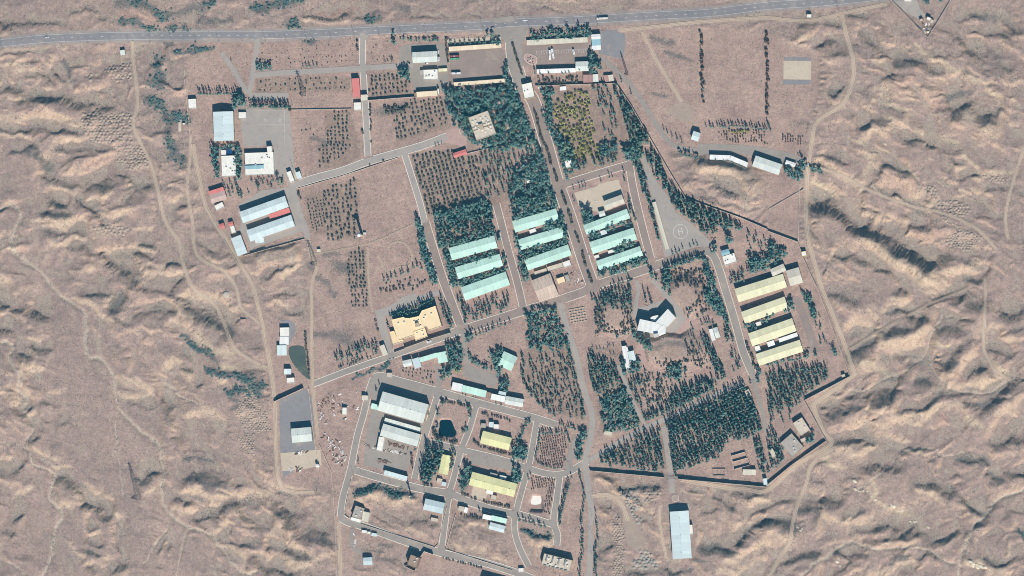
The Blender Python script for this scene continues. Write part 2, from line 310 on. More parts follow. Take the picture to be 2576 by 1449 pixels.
YARDS = [
 ('asphalt_grey','widened asphalt junction where the entrance road meets the highway','F','1222,73 1275,63 1335,60 1322,88 1312,120 1318,165 1296,172 1275,140 1268,100 1245,84'),
 ('asphalt_light','flared mouth of the straight lane at the highway','F','893,86 934,83 922,97 920,118 904,118 904,97'),
 ('asphalt_light','flared mouth of the forked lane at the highway','F','625,96 668,95 656,106 652,125 640,125 642,106'),
 ('asphalt_grey','small paved lay by above the highway','F','1222,58 1255,44 1290,40 1300,52 1260,57'),
 ('heap_tan','rounded sandy turning place at the end of the straight sandy track','20','1575,1110 1620,1055 1700,1030 1780,1045 1832,1100 1838,1240 1740,1235 1620,1180'),
 ('asphalt_light','pale drive of the walled farm yard','30','1250,5 1500,0 1530,90 1590,150 1520,190 1400,130'),
 ('gravel_dark','asphalt turning strip around the store row by the green basin','12','250,330 330,320 390,360 400,430 340,560 330,600 335,390 250,390'), # material, label, sheet, outline
 ('asphalt_light','grey sports yard with faint court lines','F','605,274 640,272 728,277 733,330 738,380 741,440 712,448 690,445 690,366 614,370 607,330'),
 ('asphalt_pink','brown bus park between the two cream carports','10','1945,515 2470,478 2500,520 2500,795 1975,840 1955,700'),
 ('asphalt_pink','parking yard with painted bays and buses','20','100,440 170,470 760,425 775,520 780,625 255,655 150,660 60,560'),
 ('asphalt_grey','service yard around the white roofed stores','10','1450,470 1560,440 1900,440 1935,640 1940,830 1850,900 1600,900 1560,820 1560,700 1440,660'),
 ('gravel_dark','dark gravel pad beside the teal roofed shed','20','895,310 1080,300 1135,340 1145,440 1110,590 1000,570 870,540'),
 ('concrete_yard','beige concrete yard north of the pale workshop','21','625,490 700,470 850,430 880,400 1070,355 1110,470 1140,590 950,670 870,690 790,660 700,660 670,620'),
 ('asphalt_light','long helipad apron with painted circle','21','1300,140 1345,135 1420,330 1560,515 1650,690 1790,790 1950,930 2020,1000 1990,1035 1850,1035 1660,1090 1560,1140 1535,1120 1400,500'),
 ('asphalt_light','pale yard around the paired west warehouses','F','600,515 660,478 728,470 752,520 772,578 640,622 625,640 600,600 606,560'),
 ('asphalt_grey','yard in front of the bent shed and long warehouse','F','1755,362 1800,362 1860,364 1930,372 1990,386 2015,395 2005,412 1965,412 1900,394 1850,385 1760,390'),
 ('concrete_yard','pale concrete court with dark gravel margins','30','157,612 434,616 430,802 155,797'),
 ('gravel_dark','dark gravel strip above the concrete court','30','160,575 434,578 434,612 160,608'),
 ('gravel_dark','dark gravel strip below the concrete court','30','150,802 430,806 425,850 148,850'),
 ('gravel_dark','dark gravel yard behind the long lean shadowed wall','12','190,1150 500,1010 555,1090 580,1300 580,1449 600,1700 240,1930 215,1700'),
 ('asphalt_grey','fan shaped gravel apron below the mint roofed house','12','2090,640 2150,780 2260,820 2440,880 2410,1000 2180,940 2080,870 2105,760'),
 ('asphalt_light','forecourt north of the cream roofed building','12','1195,225 1300,195 1430,130 1435,100 1610,50 1625,85 1830,20 1860,60 1600,170 1290,290 1370,600 1400,660 1320,680 1240,420'),
 ('asphalt_grey','apron of the big grey warehouse','12','1160,930 1215,885 1300,900 1450,950 1800,1040 1720,1170 1690,1370 1720,1420 1660,1449 1580,1560 1520,1850 1080,1790 1120,1400 1170,1200'),
 ('concrete_yard','pale storage slab beside the scrap yard','13','240,215 650,175 660,330 530,365 300,395 262,390'),
 ('asphalt_light','loop apron with a round planter before the isolated warehouse','23','1580,480 1640,470 1690,590 1785,735 1785,790 1580,800 1565,740 1585,600'),
 ('concrete_yard','concrete apron in front of the big yellow workshop','13','2185,545 2350,590 2300,690 2160,650'),
 ('asphalt_grey','yard between the poplar grove and the yellow roofed workshop','13','2150,205 2300,230 2576,310 2576,390 2480,370 2300,345 2150,310'),
 ('asphalt_light','yard around the white hall','22','1255,185 1330,190 1500,120 1640,200 1760,300 1660,450 1560,460 1420,520 1250,440'),
 ('paving_pink','pink paved terrace beside the white annexe','22','1245,600 1280,560 1330,600 1365,790 1335,800 1280,690'),
 ('paving_pink','pink paved walk east of the white hall','22','1650,450 1760,300 1790,330 1800,350 2010,270 2020,300 1800,390 1690,480'),
 ('paving_pink','pink forecourt at the foot of the gatehouse','20','140,985 240,955 245,985 160,1012'),
 ('asphalt_pink','yard beside the lower yellow warehouses','32','230,80 330,90 360,200 420,330 500,560 520,640 400,660 415,580 350,380 290,200'),
 ('paving_pink','garden forecourt west of the flat roofed office','10','1890,1340 1985,1290 2040,1280 2110,1300 2120,1449 2060,1470 1880,1430 1800,1449 1850,1380'),
 ('concrete_yard','pad between the two guard huts','11','365,260 410,250 425,345 385,375'),
 ('heap_tan','dusty quarry turning circle','23','1090,700 1130,720 1200,830 1280,960 1340,1080 1330,1160 1250,1190 1160,1120 1130,960 1110,800'),
 ('concrete_yard','pale stone platform behind the northern carport','10','1915,392 2400,372 2465,368 2465,400 1920,425'),
]
TRACKS = [ # width, sheet, label, line
 (8,'F','long dirt track winding down the western hills','333,103 333,140 343,212 346,270 336,312 355,362 380,412 400,487 410,537 425,572 450,607 462,662 487,724 535,762 562,812 590,872 622,900 672,925'),
 (7,'F','second dirt track beside the western boundary line','480,340 478,400 472,475 485,562 488,612 505,650 562,680 590,715 600,745 607,775 640,803 652,815'),
 (5,'F','link between the two western dirt tracks','436,575 460,580 487,592'),
 (9,'F','patrol track along the western boundary line','486,362 500,437 520,522 575,612 610,672 637,724 655,790 668,860 677,900 690,990 695,1130 703,1210 724,1235 790,1240'),
 (8,'F','dirt road down the middle of the western fields','776,600 782,640 797,668 788,700 784,724 784,850 786,950 790,1010 800,1100'),
 (9,'F','dirt road leaving the frame beside the southern wall','852,1312 855,1380 857,1460'),
 (10,'F','wide dirt road circling the eastern perimeter','2117,32 2129,87 2147,155 2145,205 2120,262 2057,305 2042,362 2029,462 2032,587 2057,687 2068,724 2080,755 2107,820 2132,887 2150,935'),
 (11,'F','dirt road following the corner of the southeastern wall','2154,938 2107,975 2055,1010 2048,1025 2072,1087 2090,1118 2007,1167 1932,1232 1880,1232 1800,1222 1715,1207'),
 (9,'F','dirt road leaving the southeastern corner downhill','2095,1130 2060,1150 2036,1180 2028,1215 2007,1267 1995,1312 1987,1362 1960,1405 1937,1447 1925,1475'),
 (9,'F','dirt road parallel to the highway on the right','1560,76 1640,68 1760,55 1860,48 1932,45 1980,50 2032,52 2075,44 2117,34 2170,22 2230,10'),
 (9,'F','straight sandy track crossing the empty field','1615,80 1635,118 1658,162 1690,215 1715,255'),
 (7,'F','stony track along the eastern valley','2037,417 2107,437 2180,475 2232,497 2300,520 2357,532 2410,550 2457,575 2485,602 2507,627'),
 (7,'F','track at the far right of the eastern ridges','2578,365 2560,420 2545,470 2532,525 2530,560 2536,600'),
 (5,'F','straight footpath line across the eastern slopes','2132,880 2180,850 2232,820 2300,783 2357,757 2432,724'),
 (7,'F','vertical track among the lower eastern hills','2478,700 2478,790 2474,870 2490,910 2510,938 2545,955'),
 (11,'F','sandy haul track curving into the gravel heaps','1490,1247 1530,1245 1556,1258 1572,1285 1580,1310'),
 (6,'F','faint ring track around the bare plot','975,620 1000,607 1025,618 1036,645 1028,668 1000,672 990,690 970,680 958,655 952,640'),
 (8,'F','track beside the isolated grey warehouse','1662,1270 1660,1310 1672,1380 1676,1405'),
 (5,'F','field track below the orchard and water tower','785,640 850,628 910,616 960,600 1045,560'),
 (6,'F','track from the field to the lower meadow','925,620 927,700 935,770 938,780'),
]
# ------------------------------------------------------------------ relief: where the hillsides face away from (D) or towards (L) the sun, and where scrub grows (V)
STROKES = {
'00': "D25 0,240 280,230 690,260;D20 730,140 950,110;D25 980,190 1180,220;V40 1240,270 1500,290 1850,280;V50 1150,30 1500,60 1720,130 2000,100 2150,20;R60 1250,160 1500,180 1720,190;V35 2000,230 2300,230;L18 0,540 300,520 700,470;D5 0,583 300,553 700,463;D30 0,900 180,880;L14 200,915 620,930;D60 200,1010 500,1040 760,1010;V40 300,1050 600,1050;D40 820,1080 980,1010 1120,1060;L45 0,1190 300,1230 560,1250 780,1240;D25 0,1290 200,1340 500,1340 800,1330;L20 0,1330 150,1370 260,1420;L22 600,1420 880,1380;L25 0,700 220,690;L30 40,780 90,760;L30 200,750 330,770;L25 400,690 520,790;L30 1000,900 1060,960;L10 0,1000 250,990;V55 1650,600 1640,750 1590,850;V25 1830,520 2000,490 2090,490;V45 1540,1050 1600,1180 1700,1240 1850,1180;V20 1700,585 1780,595;V45 1690,1330 1700,1449;V30 1600,400 1800,420;V35 640,620 760,780;D12 200,700 360,640;D12 350,690 420,740;D14 380,800 520,870;D30 520,760 700,830",
'01': "V35 150,90 350,80 420,130 460,190 560,250;D25 150,70 350,60 420,110;L20 440,110 520,130;D30 600,40 900,60 1050,50;L10 600,110 700,100;R35 900,230 950,225;D50 520,320 680,380 740,400;L20 570,450 700,440 760,460;L18 760,480 860,460;D50 980,410 1180,430;L22 920,570 1150,530;D30 840,540 880,620 960,660 1040,760;D18 970,640 1080,610;L14 980,630 1240,640;D10 960,658 1100,655 1260,645;L30 1000,690 1330,690;D12 1040,745 1270,735;L15 1080,790 1240,780;L15 0,600 160,620;D35 540,570 620,620;V45 450,740 650,720;D30 450,740 650,720;L30 320,830 600,810 800,770;D6 330,805 500,795;L20 350,880 620,870;D40 650,890 780,860 830,920;L25 700,940 830,960;D25 430,930 620,930;L25 520,1020 700,1030;L20 900,1000 960,960;L25 1110,1080 1300,1060 1520,1070;D22 1060,1150 1200,1130 1400,1110 1480,1150;L10 1030,1200 1100,1150;D45 760,1080 900,1060 950,1100;L40 900,1290 960,1240;D45 1130,1200 1250,1280 1350,1340;L25 1380,1240 1450,1200 1600,1190;D10 1400,1250 1480,1225 1560,1235;L35 1450,1300 1700,1300 1840,1320;D30 1640,1180 1820,1190;D30 1670,1380 1830,1350;L50 0,1380 130,1360;D25 1740,620 1880,600;L25 1650,560 1850,530;D25 1380,1010 1520,1010;L15 1330,850 1500,840;V70 1700,60 1800,150;D40 1250,330 1450,400;D40 2000,1000 2100,1080;L20 2050,1180 2180,1220",
'02': "L30 50,80 200,70;D60 0,150 100,170;D30 180,250 290,240;D40 20,440 120,460;D60 400,300 500,320;L25 270,520 350,530 400,560;D35 350,620 460,640;D35 180,690 240,720;L35 230,830 280,930 300,1050;L30 350,800 450,850;L25 540,1050 640,1090;L35 780,110 900,170 1060,330;D40 920,60 1100,50;D50 1120,200 1220,180 1200,50;V50 1150,190 1220,60;L30 1100,100 1170,40;D25 1130,310 1290,360;L40 1260,920 1440,940 1540,1040 1300,1080;D15 1330,1090 1480,1130 1600,1200;D30 660,1370;D25 410,1180 500,1190;L20 100,1180 250,1140;D25 130,1230 300,1220;L25 300,1280 420,1300;D30 1520,180 1640,220 1800,290;L25 1700,160 1820,260 1900,300;D25 1640,90 1800,150 1930,240;L45 1790,130 2000,130 2200,150;D50 1950,290 2100,350 2280,440;V40 1950,290 2100,350 2280,440;L35 1800,340 1900,450 2000,470;D20 2000,240 2130,260 2200,300;L25 2230,200 2350,230;Y50 2000,540 2150,600 2300,640;V25 1860,510 2000,620 2150,660 2200,740;V45 2160,840 2300,830 2450,860 2550,940;Y25 2230,760 2420,770;L35 1860,860 1960,930;L30 2220,930 2300,930;V35 2350,1060 2450,1020 2560,1010;V20 2300,1110 2360,1140;V30 2280,1220 2340,1210;L50 1900,1330 2050,1290 2180,1340;D30 1860,680 1900,720;D25 1900,820 1950,850;D30 2060,1000 2120,960;L25 1710,1060 1780,1080;D30 1700,1150 1740,1350;L25 1700,800 1790,760;L20 900,420 1000,480",
'03': "D30 30,170;L25 0,260 80,270;D20 10,430 70,440;L15 0,330 60,310;D35 160,420 250,320;D25 330,60 420,90;L25 380,210 440,280 600,300;D12 470,370 600,380;L25 530,410 700,410;D40 560,490 680,520 800,620 860,730;L40 840,610 950,660 1080,690;L35 620,740 720,750;D35 850,760 1000,760;D30 980,860 1100,860;L15 1130,850 1190,860;D20 880,970 960,960;L25 880,1010 1020,1000;D30 850,1080 1030,1110;D30 850,1200 980,1270;V28 850,1200 980,1270;L20 640,1110 720,1200 800,1240;L20 780,1340 900,1320;D25 870,1370 930,1400;L25 960,1290 1120,1310;D40 1110,1380 1190,1350;D30 160,920 260,840;D30 60,1060 120,1100;L35 20,1190;L30 200,650 260,620;L25 1400,310 1500,280;D30 1480,420 1560,440;L20 1440,620 1540,600;D60 1860,500 2000,460 2200,520;V40 1860,520 2100,560 2220,590;L25 1870,620 2000,600 2150,680 2300,720 2576,660;D12 1960,670 2130,690;D20 1800,680 1950,720;L30 1800,830 1950,770 2100,760;L30 2150,760 2250,790;D35 2020,880 2120,810 2220,830;D40 2300,830 2450,780 2576,740;D25 2480,880;D35 2480,1120 2570,1090;V30 2480,1120 2570,1090;D15 2260,1090 2440,1130;L35 2250,1130 2400,1200 2430,1280;L20 2420,1390 2576,1370;D40 2500,1270;L25 2150,970 2300,930;D12 1200,970 1190,1250;D14 1640,1000 1560,1060 1500,1180;V20 1850,300 2100,330;D30 1650,1150 1680,1120;D35 1400,470 1480,500",
'13': "L60 0,620 140,610;L20 250,590 560,600;D14 210,640 560,640;D50 620,570 740,620;D40 210,790 340,850;D40 350,930 470,940;D45 600,1000 720,1050;L30 200,970 370,1010;L30 150,1040 400,1130 600,1240;D45 450,1040 650,1140 780,1180;V40 600,1080 780,1180;D30 130,1130 300,1150 470,1240 620,1280;L35 120,1220 350,1280 500,1330 760,1290;D35 0,1240 120,1330 250,1380 400,1400;L20 0,1190 100,1190;L20 960,480 1100,470;D20 1040,540 1200,510 1450,570;V35 1020,620 1200,560 1400,610 1560,680;D30 1020,610 1200,560 1400,610 1560,680;L40 1200,650 1400,700 1560,760;D35 1560,960 1700,930 1800,960;D14 1550,690 1610,700;L20 1300,980 1600,1050 1750,1090;D12 1090,1120 1200,1140;D12 1060,1190 1190,1190;D20 1210,1200 1300,1190;D35 1290,1290 1400,1310;D20 2040,850 2260,880;D30 2000,960;L20 2100,950 2300,970;D25 2300,930 2400,950;L20 2000,1170 2300,1250 2576,1330;D40 1490,1410 1560,1380;L40 1750,1330 1800,1400;D25 1950,1400 2150,1440;L30 1000,680 1150,650;D30 1160,900 1400,960;V20 1250,1120 1400,1140;L20 950,560 1000,640",
'11': "D14 0,1110 250,1020 480,955;L20 100,1080 350,1010;D16 0,1360 200,1290 420,1220;L25 250,1330 480,1220;V40 750,1130 850,1100;V60 850,1230 950,1300;V40 620,1400 700,1440;V25 560,1250 600,1300",
'12': "D14 200,60 430,30;D18 200,200 330,230 430,170;L20 150,130 280,160;V60 650,470 800,460 950,530;D14 600,470 800,440;V16 950,920 1100,890 1300,800 1450,740;V40 0,960 60,1000;D10 700,1060 900,990;V30 700,40 800,100",
'22': "V40 1450,620 1600,580 1750,560",
'23': "D35 110,1000 240,1030 380,1050;V35 110,1000 240,1030 380,1050;L20 280,1140 420,1130;L15 60,1000 100,1150;D15 230,1380 450,1430 600,1400;V30 1060,560 1250,530 1500,540;D30 1060,560 1250,530 1500,540;D15 1530,1320 1650,1310 1820,1295;V25 1820,1330 1890,1320;D25 1200,1400 1450,1410 1700,1420;V20 1600,1430 1800,1440;D25 1850,560 2000,600;L15 1740,540 1950,630;D25 2250,600 2450,590 2576,610;L25 2400,690 2576,650;D35 2420,760 2576,720;L30 2440,820 2576,800;D60 2250,1080 2400,1000 2576,900;V50 2250,1080 2400,1000 2576,900;L20 2200,960 2400,900 2560,850;D55 1880,1200 2000,1150 2170,1200;V45 1880,1200 2000,1150 2170,1200;L40 2200,1280 2400,1230 2576,1150;L30 2080,1420 2300,1400 2576,1330;L20 1890,1100 1960,1040;D30 2100,620 2300,740;L25 1250,650 1400,800;D12 900,760 980,740;D25 900,1180 1000,1150;D12 1370,900 1340,1000",
'30': "D35 870,170 980,200;Y18 1140,270 1220,290;D30 300,230 480,260;D40 620,270 720,300;D35 640,480 740,500;Y20 620,400 740,460;D20 500,500 640,490;L20 300,350 480,390;L25 60,1130 200,1060 340,1120;D30 260,1240 340,1200;D30 930,380 1080,480 1150,560;D45 1240,640 1500,640 1700,720;D20 1100,810 1200,780 1330,790;Y14 1040,610 1200,700;Y12 1330,500 1420,560;Y16 1480,480 1560,540 1620,580;Y18 1070,880 1230,900;Y20 1110,990 1300,1080 1460,1120;Y25 1170,940 1370,1070;Y28 1700,620 1900,720 2030,800 2140,870 2300,1030;D45 1860,450 2060,530 2350,600 2480,680;D35 1900,220 2200,200 2400,260;L20 2000,150 2300,250;Y12 1780,400 1850,440;D40 2300,360 2480,280;D35 970,1300 1080,1230 1160,1180;D16 1180,1090 1400,1120;L45 980,1380 1200,1260 1350,1260;Y15 1150,1170 1320,1220;D40 1760,1110 1850,1080 2000,1090;D35 2200,1180 2320,1160;R40 1600,950 1700,1050 1780,1080;L30 1600,950 1700,1050;D40 1900,1130 2100,1200 2300,1280;Y35 1480,1280 1700,1380 1900,1440;D30 1360,1400 1480,1360 1640,1420;L25 2000,1180 2200,1300 2350,1400;Y20 870,1380 1000,1440;V40 1250,650 1500,640;V35 1800,960 2000,930;V30 2000,210 2250,230;Y10 1600,1060 1750,1160;Y10 1900,1100 2050,1180;L20 2440,1010 2530,1080;D25 700,900 620,980;V25 700,920 620,960",
'31': "D60 520,690 700,740 900,870 1100,970 1350,1110 1600,1260;L45 950,1000 1250,1190 1600,1370;L40 540,100 700,250 850,360 950,390;Y40 980,100 1060,130 1000,260;D20 620,90 740,120;D18 700,150 780,160;D35 1150,330 1250,270 1380,300;R60 1200,380 1400,420;L50 1200,390 1400,420 1450,500;D20 1000,430 1060,390;L25 1060,420 1250,480;D18 1160,460 1300,500 1420,570;L20 1250,560 1450,570 1680,640;Y10 1000,20 1250,180 1500,330;Y12 1260,190 1480,330;Y12 1850,480 2250,630;Y10 1500,350 1800,440;D8 1020,50 1270,210 1480,350;D8 1860,500 2240,650;D22 1830,110 1950,150;L30 1850,180 2000,220;D35 1860,400 1960,280 2120,290;D25 2220,420 2300,460 2420,510;L25 2080,350 2200,400;Y25 2200,270 2470,300;Y25 1950,60 2180,250;D22 2450,550 2530,560;D18 520,600 600,580 660,610;Y30 450,430 600,500 720,560;D70 470,680 650,690 900,850 1100,950 1350,1100 1600,1250;L50 1000,1010 1300,1200 1600,1360;L40 900,640 1000,700 1100,760 1400,760;D35 1460,800 1600,770 1660,820;R50 1550,880 1700,870 1800,880;L40 1500,890 1700,880 1850,890;D45 1790,1110 1900,1130 2080,1200;L40 1800,1260 2000,1270 2120,1200;D30 1930,1340 2100,1350 2200,1300;V30 1930,1340 2100,1350;D30 650,1160 800,1180 1000,1230;L15 600,1200 620,1100 720,1050;D12 580,1300 620,1230;D18 1060,1260 1200,1290 1350,1360;D20 0,780 120,800 240,830;L35 1600,1360 1800,1420;V40 430,230 560,260;V30 500,620 560,680;D14 860,780 940,680;D14 960,860 1060,720;D14 1100,860 1180,760;D14 1220,940 1330,820;D14 1280,1000 1430,850;D14 1480,1020 1600,960;L12 900,780 980,700;L12 1040,860 1120,760;L12 1160,900 1250,800;L12 1330,960 1480,860;V40 1250,1100 1350,1150;D20 1100,440 1400,560 1650,680",
'32': "D60 700,80 900,150;D30 1280,40 1400,20 1450,60;L30 1270,90 1400,130 1460,90;L30 1650,30 1720,10;D40 1700,80 1850,40 1980,20;D20 1830,120 1950,70;D25 1240,270 1400,280;L35 1190,250 1250,200 1450,190;L30 1000,280 1080,340;D40 1400,310 1560,350;L40 780,430 900,390 1000,420;D30 800,500 950,470;D60 870,700 950,640 1070,570;V50 870,700 950,640 1070,570;D45 1240,480 1350,440 1500,400;V35 1250,490 1380,440;L45 1210,580 1400,530 1650,440;D70 1750,400 1850,340 1980,400;D60 2040,150 2150,120;L40 1200,720 1350,620 1500,590;Y45 960,760 1100,820 1200,900;D25 1200,720 1300,700 1450,720;L15 1400,760 1480,720;D50 1420,800 1560,780 1620,850;D50 1480,1000 1600,960;V40 1480,1000 1600,960;D50 1800,760 1900,720 1960,640 2080,560;V40 1820,770 1920,740;Y20 1750,550 1900,560;L30 1960,800 2080,700;L30 1730,880 1850,850;L40 1760,950 1900,960 2050,980 2200,960 2330,930;D30 2060,850 2200,820 2280,860;Y30 2290,740 2400,800 2450,880;D40 2240,650 2380,620 2480,680;L40 2260,560 2400,520 2480,500;L40 2260,390 2330,340;D50 2420,250 2530,230;D40 2500,420 2576,400;D50 1640,1120 1760,1030 1830,1040;V40 1640,1120 1760,1040;D30 1600,1180 1700,1160;D30 1900,1040 2000,1020 2100,1060;D50 1960,1180 2100,1200 2230,1150;V40 2000,1200 2200,1180;D45 2230,1080 2350,1080 2500,960;D12 2430,920 2576,900;L45 2260,1250 2400,1180 2576,1100;L30 2280,1310 2400,1300;L30 540,1160 750,1120;D40 850,1120 1050,1080 1250,1060;D25 600,1250 720,1220;D45 700,1340 800,1290 900,1250;V40 720,1330 880,1260;D30 1080,1150 1250,1100;L20 1000,1230 1150,1210 1240,1150;L40 860,1400 1050,1350 1250,1370;D25 1080,970 1200,970 1330,930;D35 1340,1200 1480,1180;L40 1250,1260 1500,1240 1900,1230;L20 1300,1310 1500,1340;R40 1750,1300 1800,1400;Y40 2000,1330 2080,1420;L20 500,1000 700,980;D30 600,1100 700,1060;V25 1200,280 1300,290;D16 1880,260 2020,300 2140,290",
'33': "D40 720,140 850,80 950,50 1030,110;L15 760,60 900,30;L60 720,200 850,200 900,250;L30 1000,200 1060,160;L40 1000,30 1400,80;D45 950,420 1100,380 1300,400;D45 1450,550 1600,570 1850,660;L20 1490,620 1600,650 1750,700;D18 1200,210 1400,140 1560,150;L18 1450,180 1620,230;D10 1700,240 1850,260;D45 2250,150 2400,80 2500,120;D30 1950,300 2150,310;V30 1950,300 2150,310;D35 2160,430 2300,470;V30 2160,420 2320,480;D40 2400,420 2576,400;D35 2080,750 2180,800;V35 2100,760 2200,810;D25 0,700 100,680 250,690;D40 300,780 450,830 480,900;V30 300,790 450,840;D35 350,700 500,740 700,760;D60 0,930 120,900 200,950;V60 0,930 120,900 200,950;L20 0,800 150,820;L25 80,1070 200,1050;D30 720,880 820,830 900,790;L40 800,900 1000,880;L25 850,980 960,1020;L35 550,880 750,890;D35 900,1010 1050,960 1150,880 1300,930;D35 1390,1000 1480,960 1600,1010 1700,1080;D25 1720,1080 1850,1030 1990,1030;L12 1500,960 1680,1040 1760,1030;D35 150,1320 280,1260 450,1230;V30 150,1320 280,1260 450,1230;D40 680,1200 800,1230 900,1190;Y30 1000,560 1150,680 1350,800 1550,900;D40 2240,1280 2350,1330 2420,1310;V30 2240,1280 2400,1320;Y25 2020,1310 2180,1350;L35 2280,1400 2400,1370 2500,1400;D35 2480,1020 2560,1010;V35 2480,1020 2560,1010;D40 2100,950 2200,900;D25 1480,1260 1600,1200 1700,1280;L40 1000,1400 1250,1370 1400,1310;Y40 600,280 700,350;D25 450,430 520,480;V35 1350,1250 1250,1290;D25 1900,620 2080,740",
'20': "L8 0,60 600,110 1200,40;D8 0,90 500,120 1000,70;L10 200,20 800,10;D20 2150,150 2350,150;V20 2050,180 2200,170;V40 1400,380 1600,430;V40 1600,560 1800,640;L25 1560,1100 1800,1150;V30 1450,920 1550,950",
'10': "V40 0,60 150,80 260,20 400,10;V35 280,260 380,230;D14 480,180 560,160 900,160;V40 1100,250 1250,220;L14 460,220 900,240;V40 1450,80 1550,110;V40 400,400 550,420;L12 1700,120 2200,160;D10 1600,170 2300,150;V25 1250,120 1200,180;R40 600,120 1000,120;V50 1300,1100 1500,1080;V25 600,1400 680,1440",
'21': "D20 1720,560 1900,600 2200,720;D18 1900,170 2100,190 2250,230;L25 1850,260 2000,300 2200,330;D25 2000,430 2250,480;L30 2250,360 2400,480;V40 2050,430 2200,500;D18 1850,500 2100,600 2400,660",
}
INNER_WILD = [("13","930,480 1640,590 1680,680 1660,780 1750,850 1830,870 1880,760 1880,900 1830,1110 960,880 1170,900 1170,760 960,760 900,820"),
 ("13","1000,1060 1500,1160 1500,1449 900,1449 960,1400 960,1100"),("13","2000,860 2300,830 2576,950 2576,1400 1930,1190"),("23","70,960 420,960 430,1140 180,1290 100,1100"),
 ("23","820,480 1560,480 1560,1449 830,1449"),("23","1830,540 2576,580 2576,1449 1520,1449 1520,1280 1820,1280"),("11","0,1060 500,940 520,1449 -200,1449 -160,1120"),("12","0,0 540,0 540,300 380,330 250,320 110,300"),
 ("21","1560,100 1760,100 1990,170 2200,180 2400,240 2576,300 2576,840 2300,720 1770,530"),("F","600,640 760,620 776,700 776,800 690,800 660,760")]
FLAT = "470,100 470,280 500,440 520,520 578,612 640,724 672,900 695,1130 705,1215 770,1235 830,1250 862,1460 1515,1480 1492,1190 1700,1196 1930,1226 2082,1108 2042,1012 2140,946 2070,745 2020,640 2010,600 2015,450 2018,370 2036,300 2062,230 2062,130 1980,105 1900,85 1800,72 1580,72 1300,80 900,95"
TILLED = [('10','1130,735 1545,715 1560,965 1140,980'),('10','690,1110 935,1105 1050,1449 700,1449'),('11','620,0 1080,0 1050,140 840,230 640,250'),('10','1380,1170 1560,1000 1910,985 1960,1280 1420,1430'),('11','480,520 700,450 1020,330 1050,980 560,900'),('11','900,1100 1100,1020 1150,1449 900,1449'),('11','1540,100 1990,50 2220,120 2310,520 1790,720 1720,740'),('11','2230,60 2576,0 2576,580 2330,600'),('20','300,880 1040,860 1400,1449 430,1449'),('21','430,0 1100,0 1080,170 560,360'),('10','0,780 950,770 950,920 0,930'),('22','150,300 560,480 740,1340 300,1190 120,900'),('22','760,600 1060,600 1330,1340 900,1449'),('22','1500,1340 2350,970 2540,1449'),('23','820,250 1560,0 1560,380'),('32','0,830 620,780 620,900 0,1290')]
MOUNDS = [("F","1548,800",22,60,5.5,1),("F","1724,748",30,66,5.5,1),("F","1655,875 1722,882",24,64,5.0,1),("F","1800,440 1880,470",20,70,5.0,0),("F","665,655 740,640",8,26,4.0,0),("F","1690,728",1,2,0.1,0)]
# ------------------------------------------------------------------ build the relief
wx = vnoise(40, 1)*9+vnoise(15, 2)*5+vnoise(6, 5)*2; wy = vnoise(40, 3)*7+vnoise(15, 4)*4+vnoise(6, 6)*2
slope = np.zeros((NY, NX)); A_pale = np.zeros((NY, NX)); A_pink = np.zeros((NY, NX)); A_veg = np.zeros((NY, NX)); A_dry = np.zeros((NY, NX))
for sheet, txt in STROKES.items():
    for t in txt.split(';'):
        t = t.strip()
        if not t: continue
        head, body = t.split(' ', 1); kind = head[0]; hw = float(head[1:])*TU*1.15; pl = P(sheet, body)
        r = line_dist(pl, hw*2.2, wx, wy)
        if not r: continue
        (i0, i1, j0, j1), d = r; g = np.exp(-(d/hw)**2.2); sl = (slice(j0, j1), slice(i0, i1))
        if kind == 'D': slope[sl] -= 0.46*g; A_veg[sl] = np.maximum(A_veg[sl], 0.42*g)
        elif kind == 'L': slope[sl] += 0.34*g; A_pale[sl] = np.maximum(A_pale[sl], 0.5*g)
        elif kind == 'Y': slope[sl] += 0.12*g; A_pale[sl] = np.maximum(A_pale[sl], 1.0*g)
        elif kind == 'R': A_pink[sl] = np.maximum(A_pink[sl], g)
        elif kind == 'V': A_veg[sl] = np.maximum(A_veg[sl], 0.8*g)
wild = np.ones((NY, NX)); poly_mask(P('F', FLAT), wild, 0.0)
for s, t in INNER_WILD: poly_mask(P(s, t), wild, 1.0)
hard = np.zeros((NY, NX))                    # paved or built: dead flat
hw_line = smooth_line(P('F', HIGHWAY), 6.0); line_mask(hw_line, 9.0, hard)
road_lines = [smooth_line(P('F', r[4]), 3.0) for r in ROADS]
for r, pl in zip(ROADS, road_lines): line_mask(pl, r[0]*FP/2+2.0, hard)
yard_polys = [P(y[2], y[3]) for y in YARDS]
for q in yard_polys: poly_mask(q, hard)
BUILT = np.zeros((NY, NX))                   # filled by the building list below
THICKET = "00:55 1650,600 1640,750 1590,850;00:25 1830,520 2000,490 2090,490;00:40 1540,1050 1600,1180 1700,1240 1850,1180;00:40 1240,270 1500,290 1850,280;00:45 1400,50 1600,70 1720,130;00:40 2000,100 2150,20;01:60 1690,40 1720,150;01:50 1780,140 1850,120;02:45 2160,840 2300,830 2450,860 2550,940;02:35 2350,1060 2450,1020 2560,1010;02:22 1860,510 2000,620 2150,660;10:45 0,60 150,80 260,20 400,10;10:30 280,260 380,230;10:35 1100,250 1250,220;12:40 0,960 60,1000;12:18 950,920 1100,890 1300,800 1450,740;13:30 1020,620 1200,560 1400,610 1560,680;10:40 400,400 550,420;23:25 110,1000 240,1030 380,1050;31:25 430,230 560,260;33:25 2490,1020 2560,1010"
A_thk = np.zeros((NY, NX))
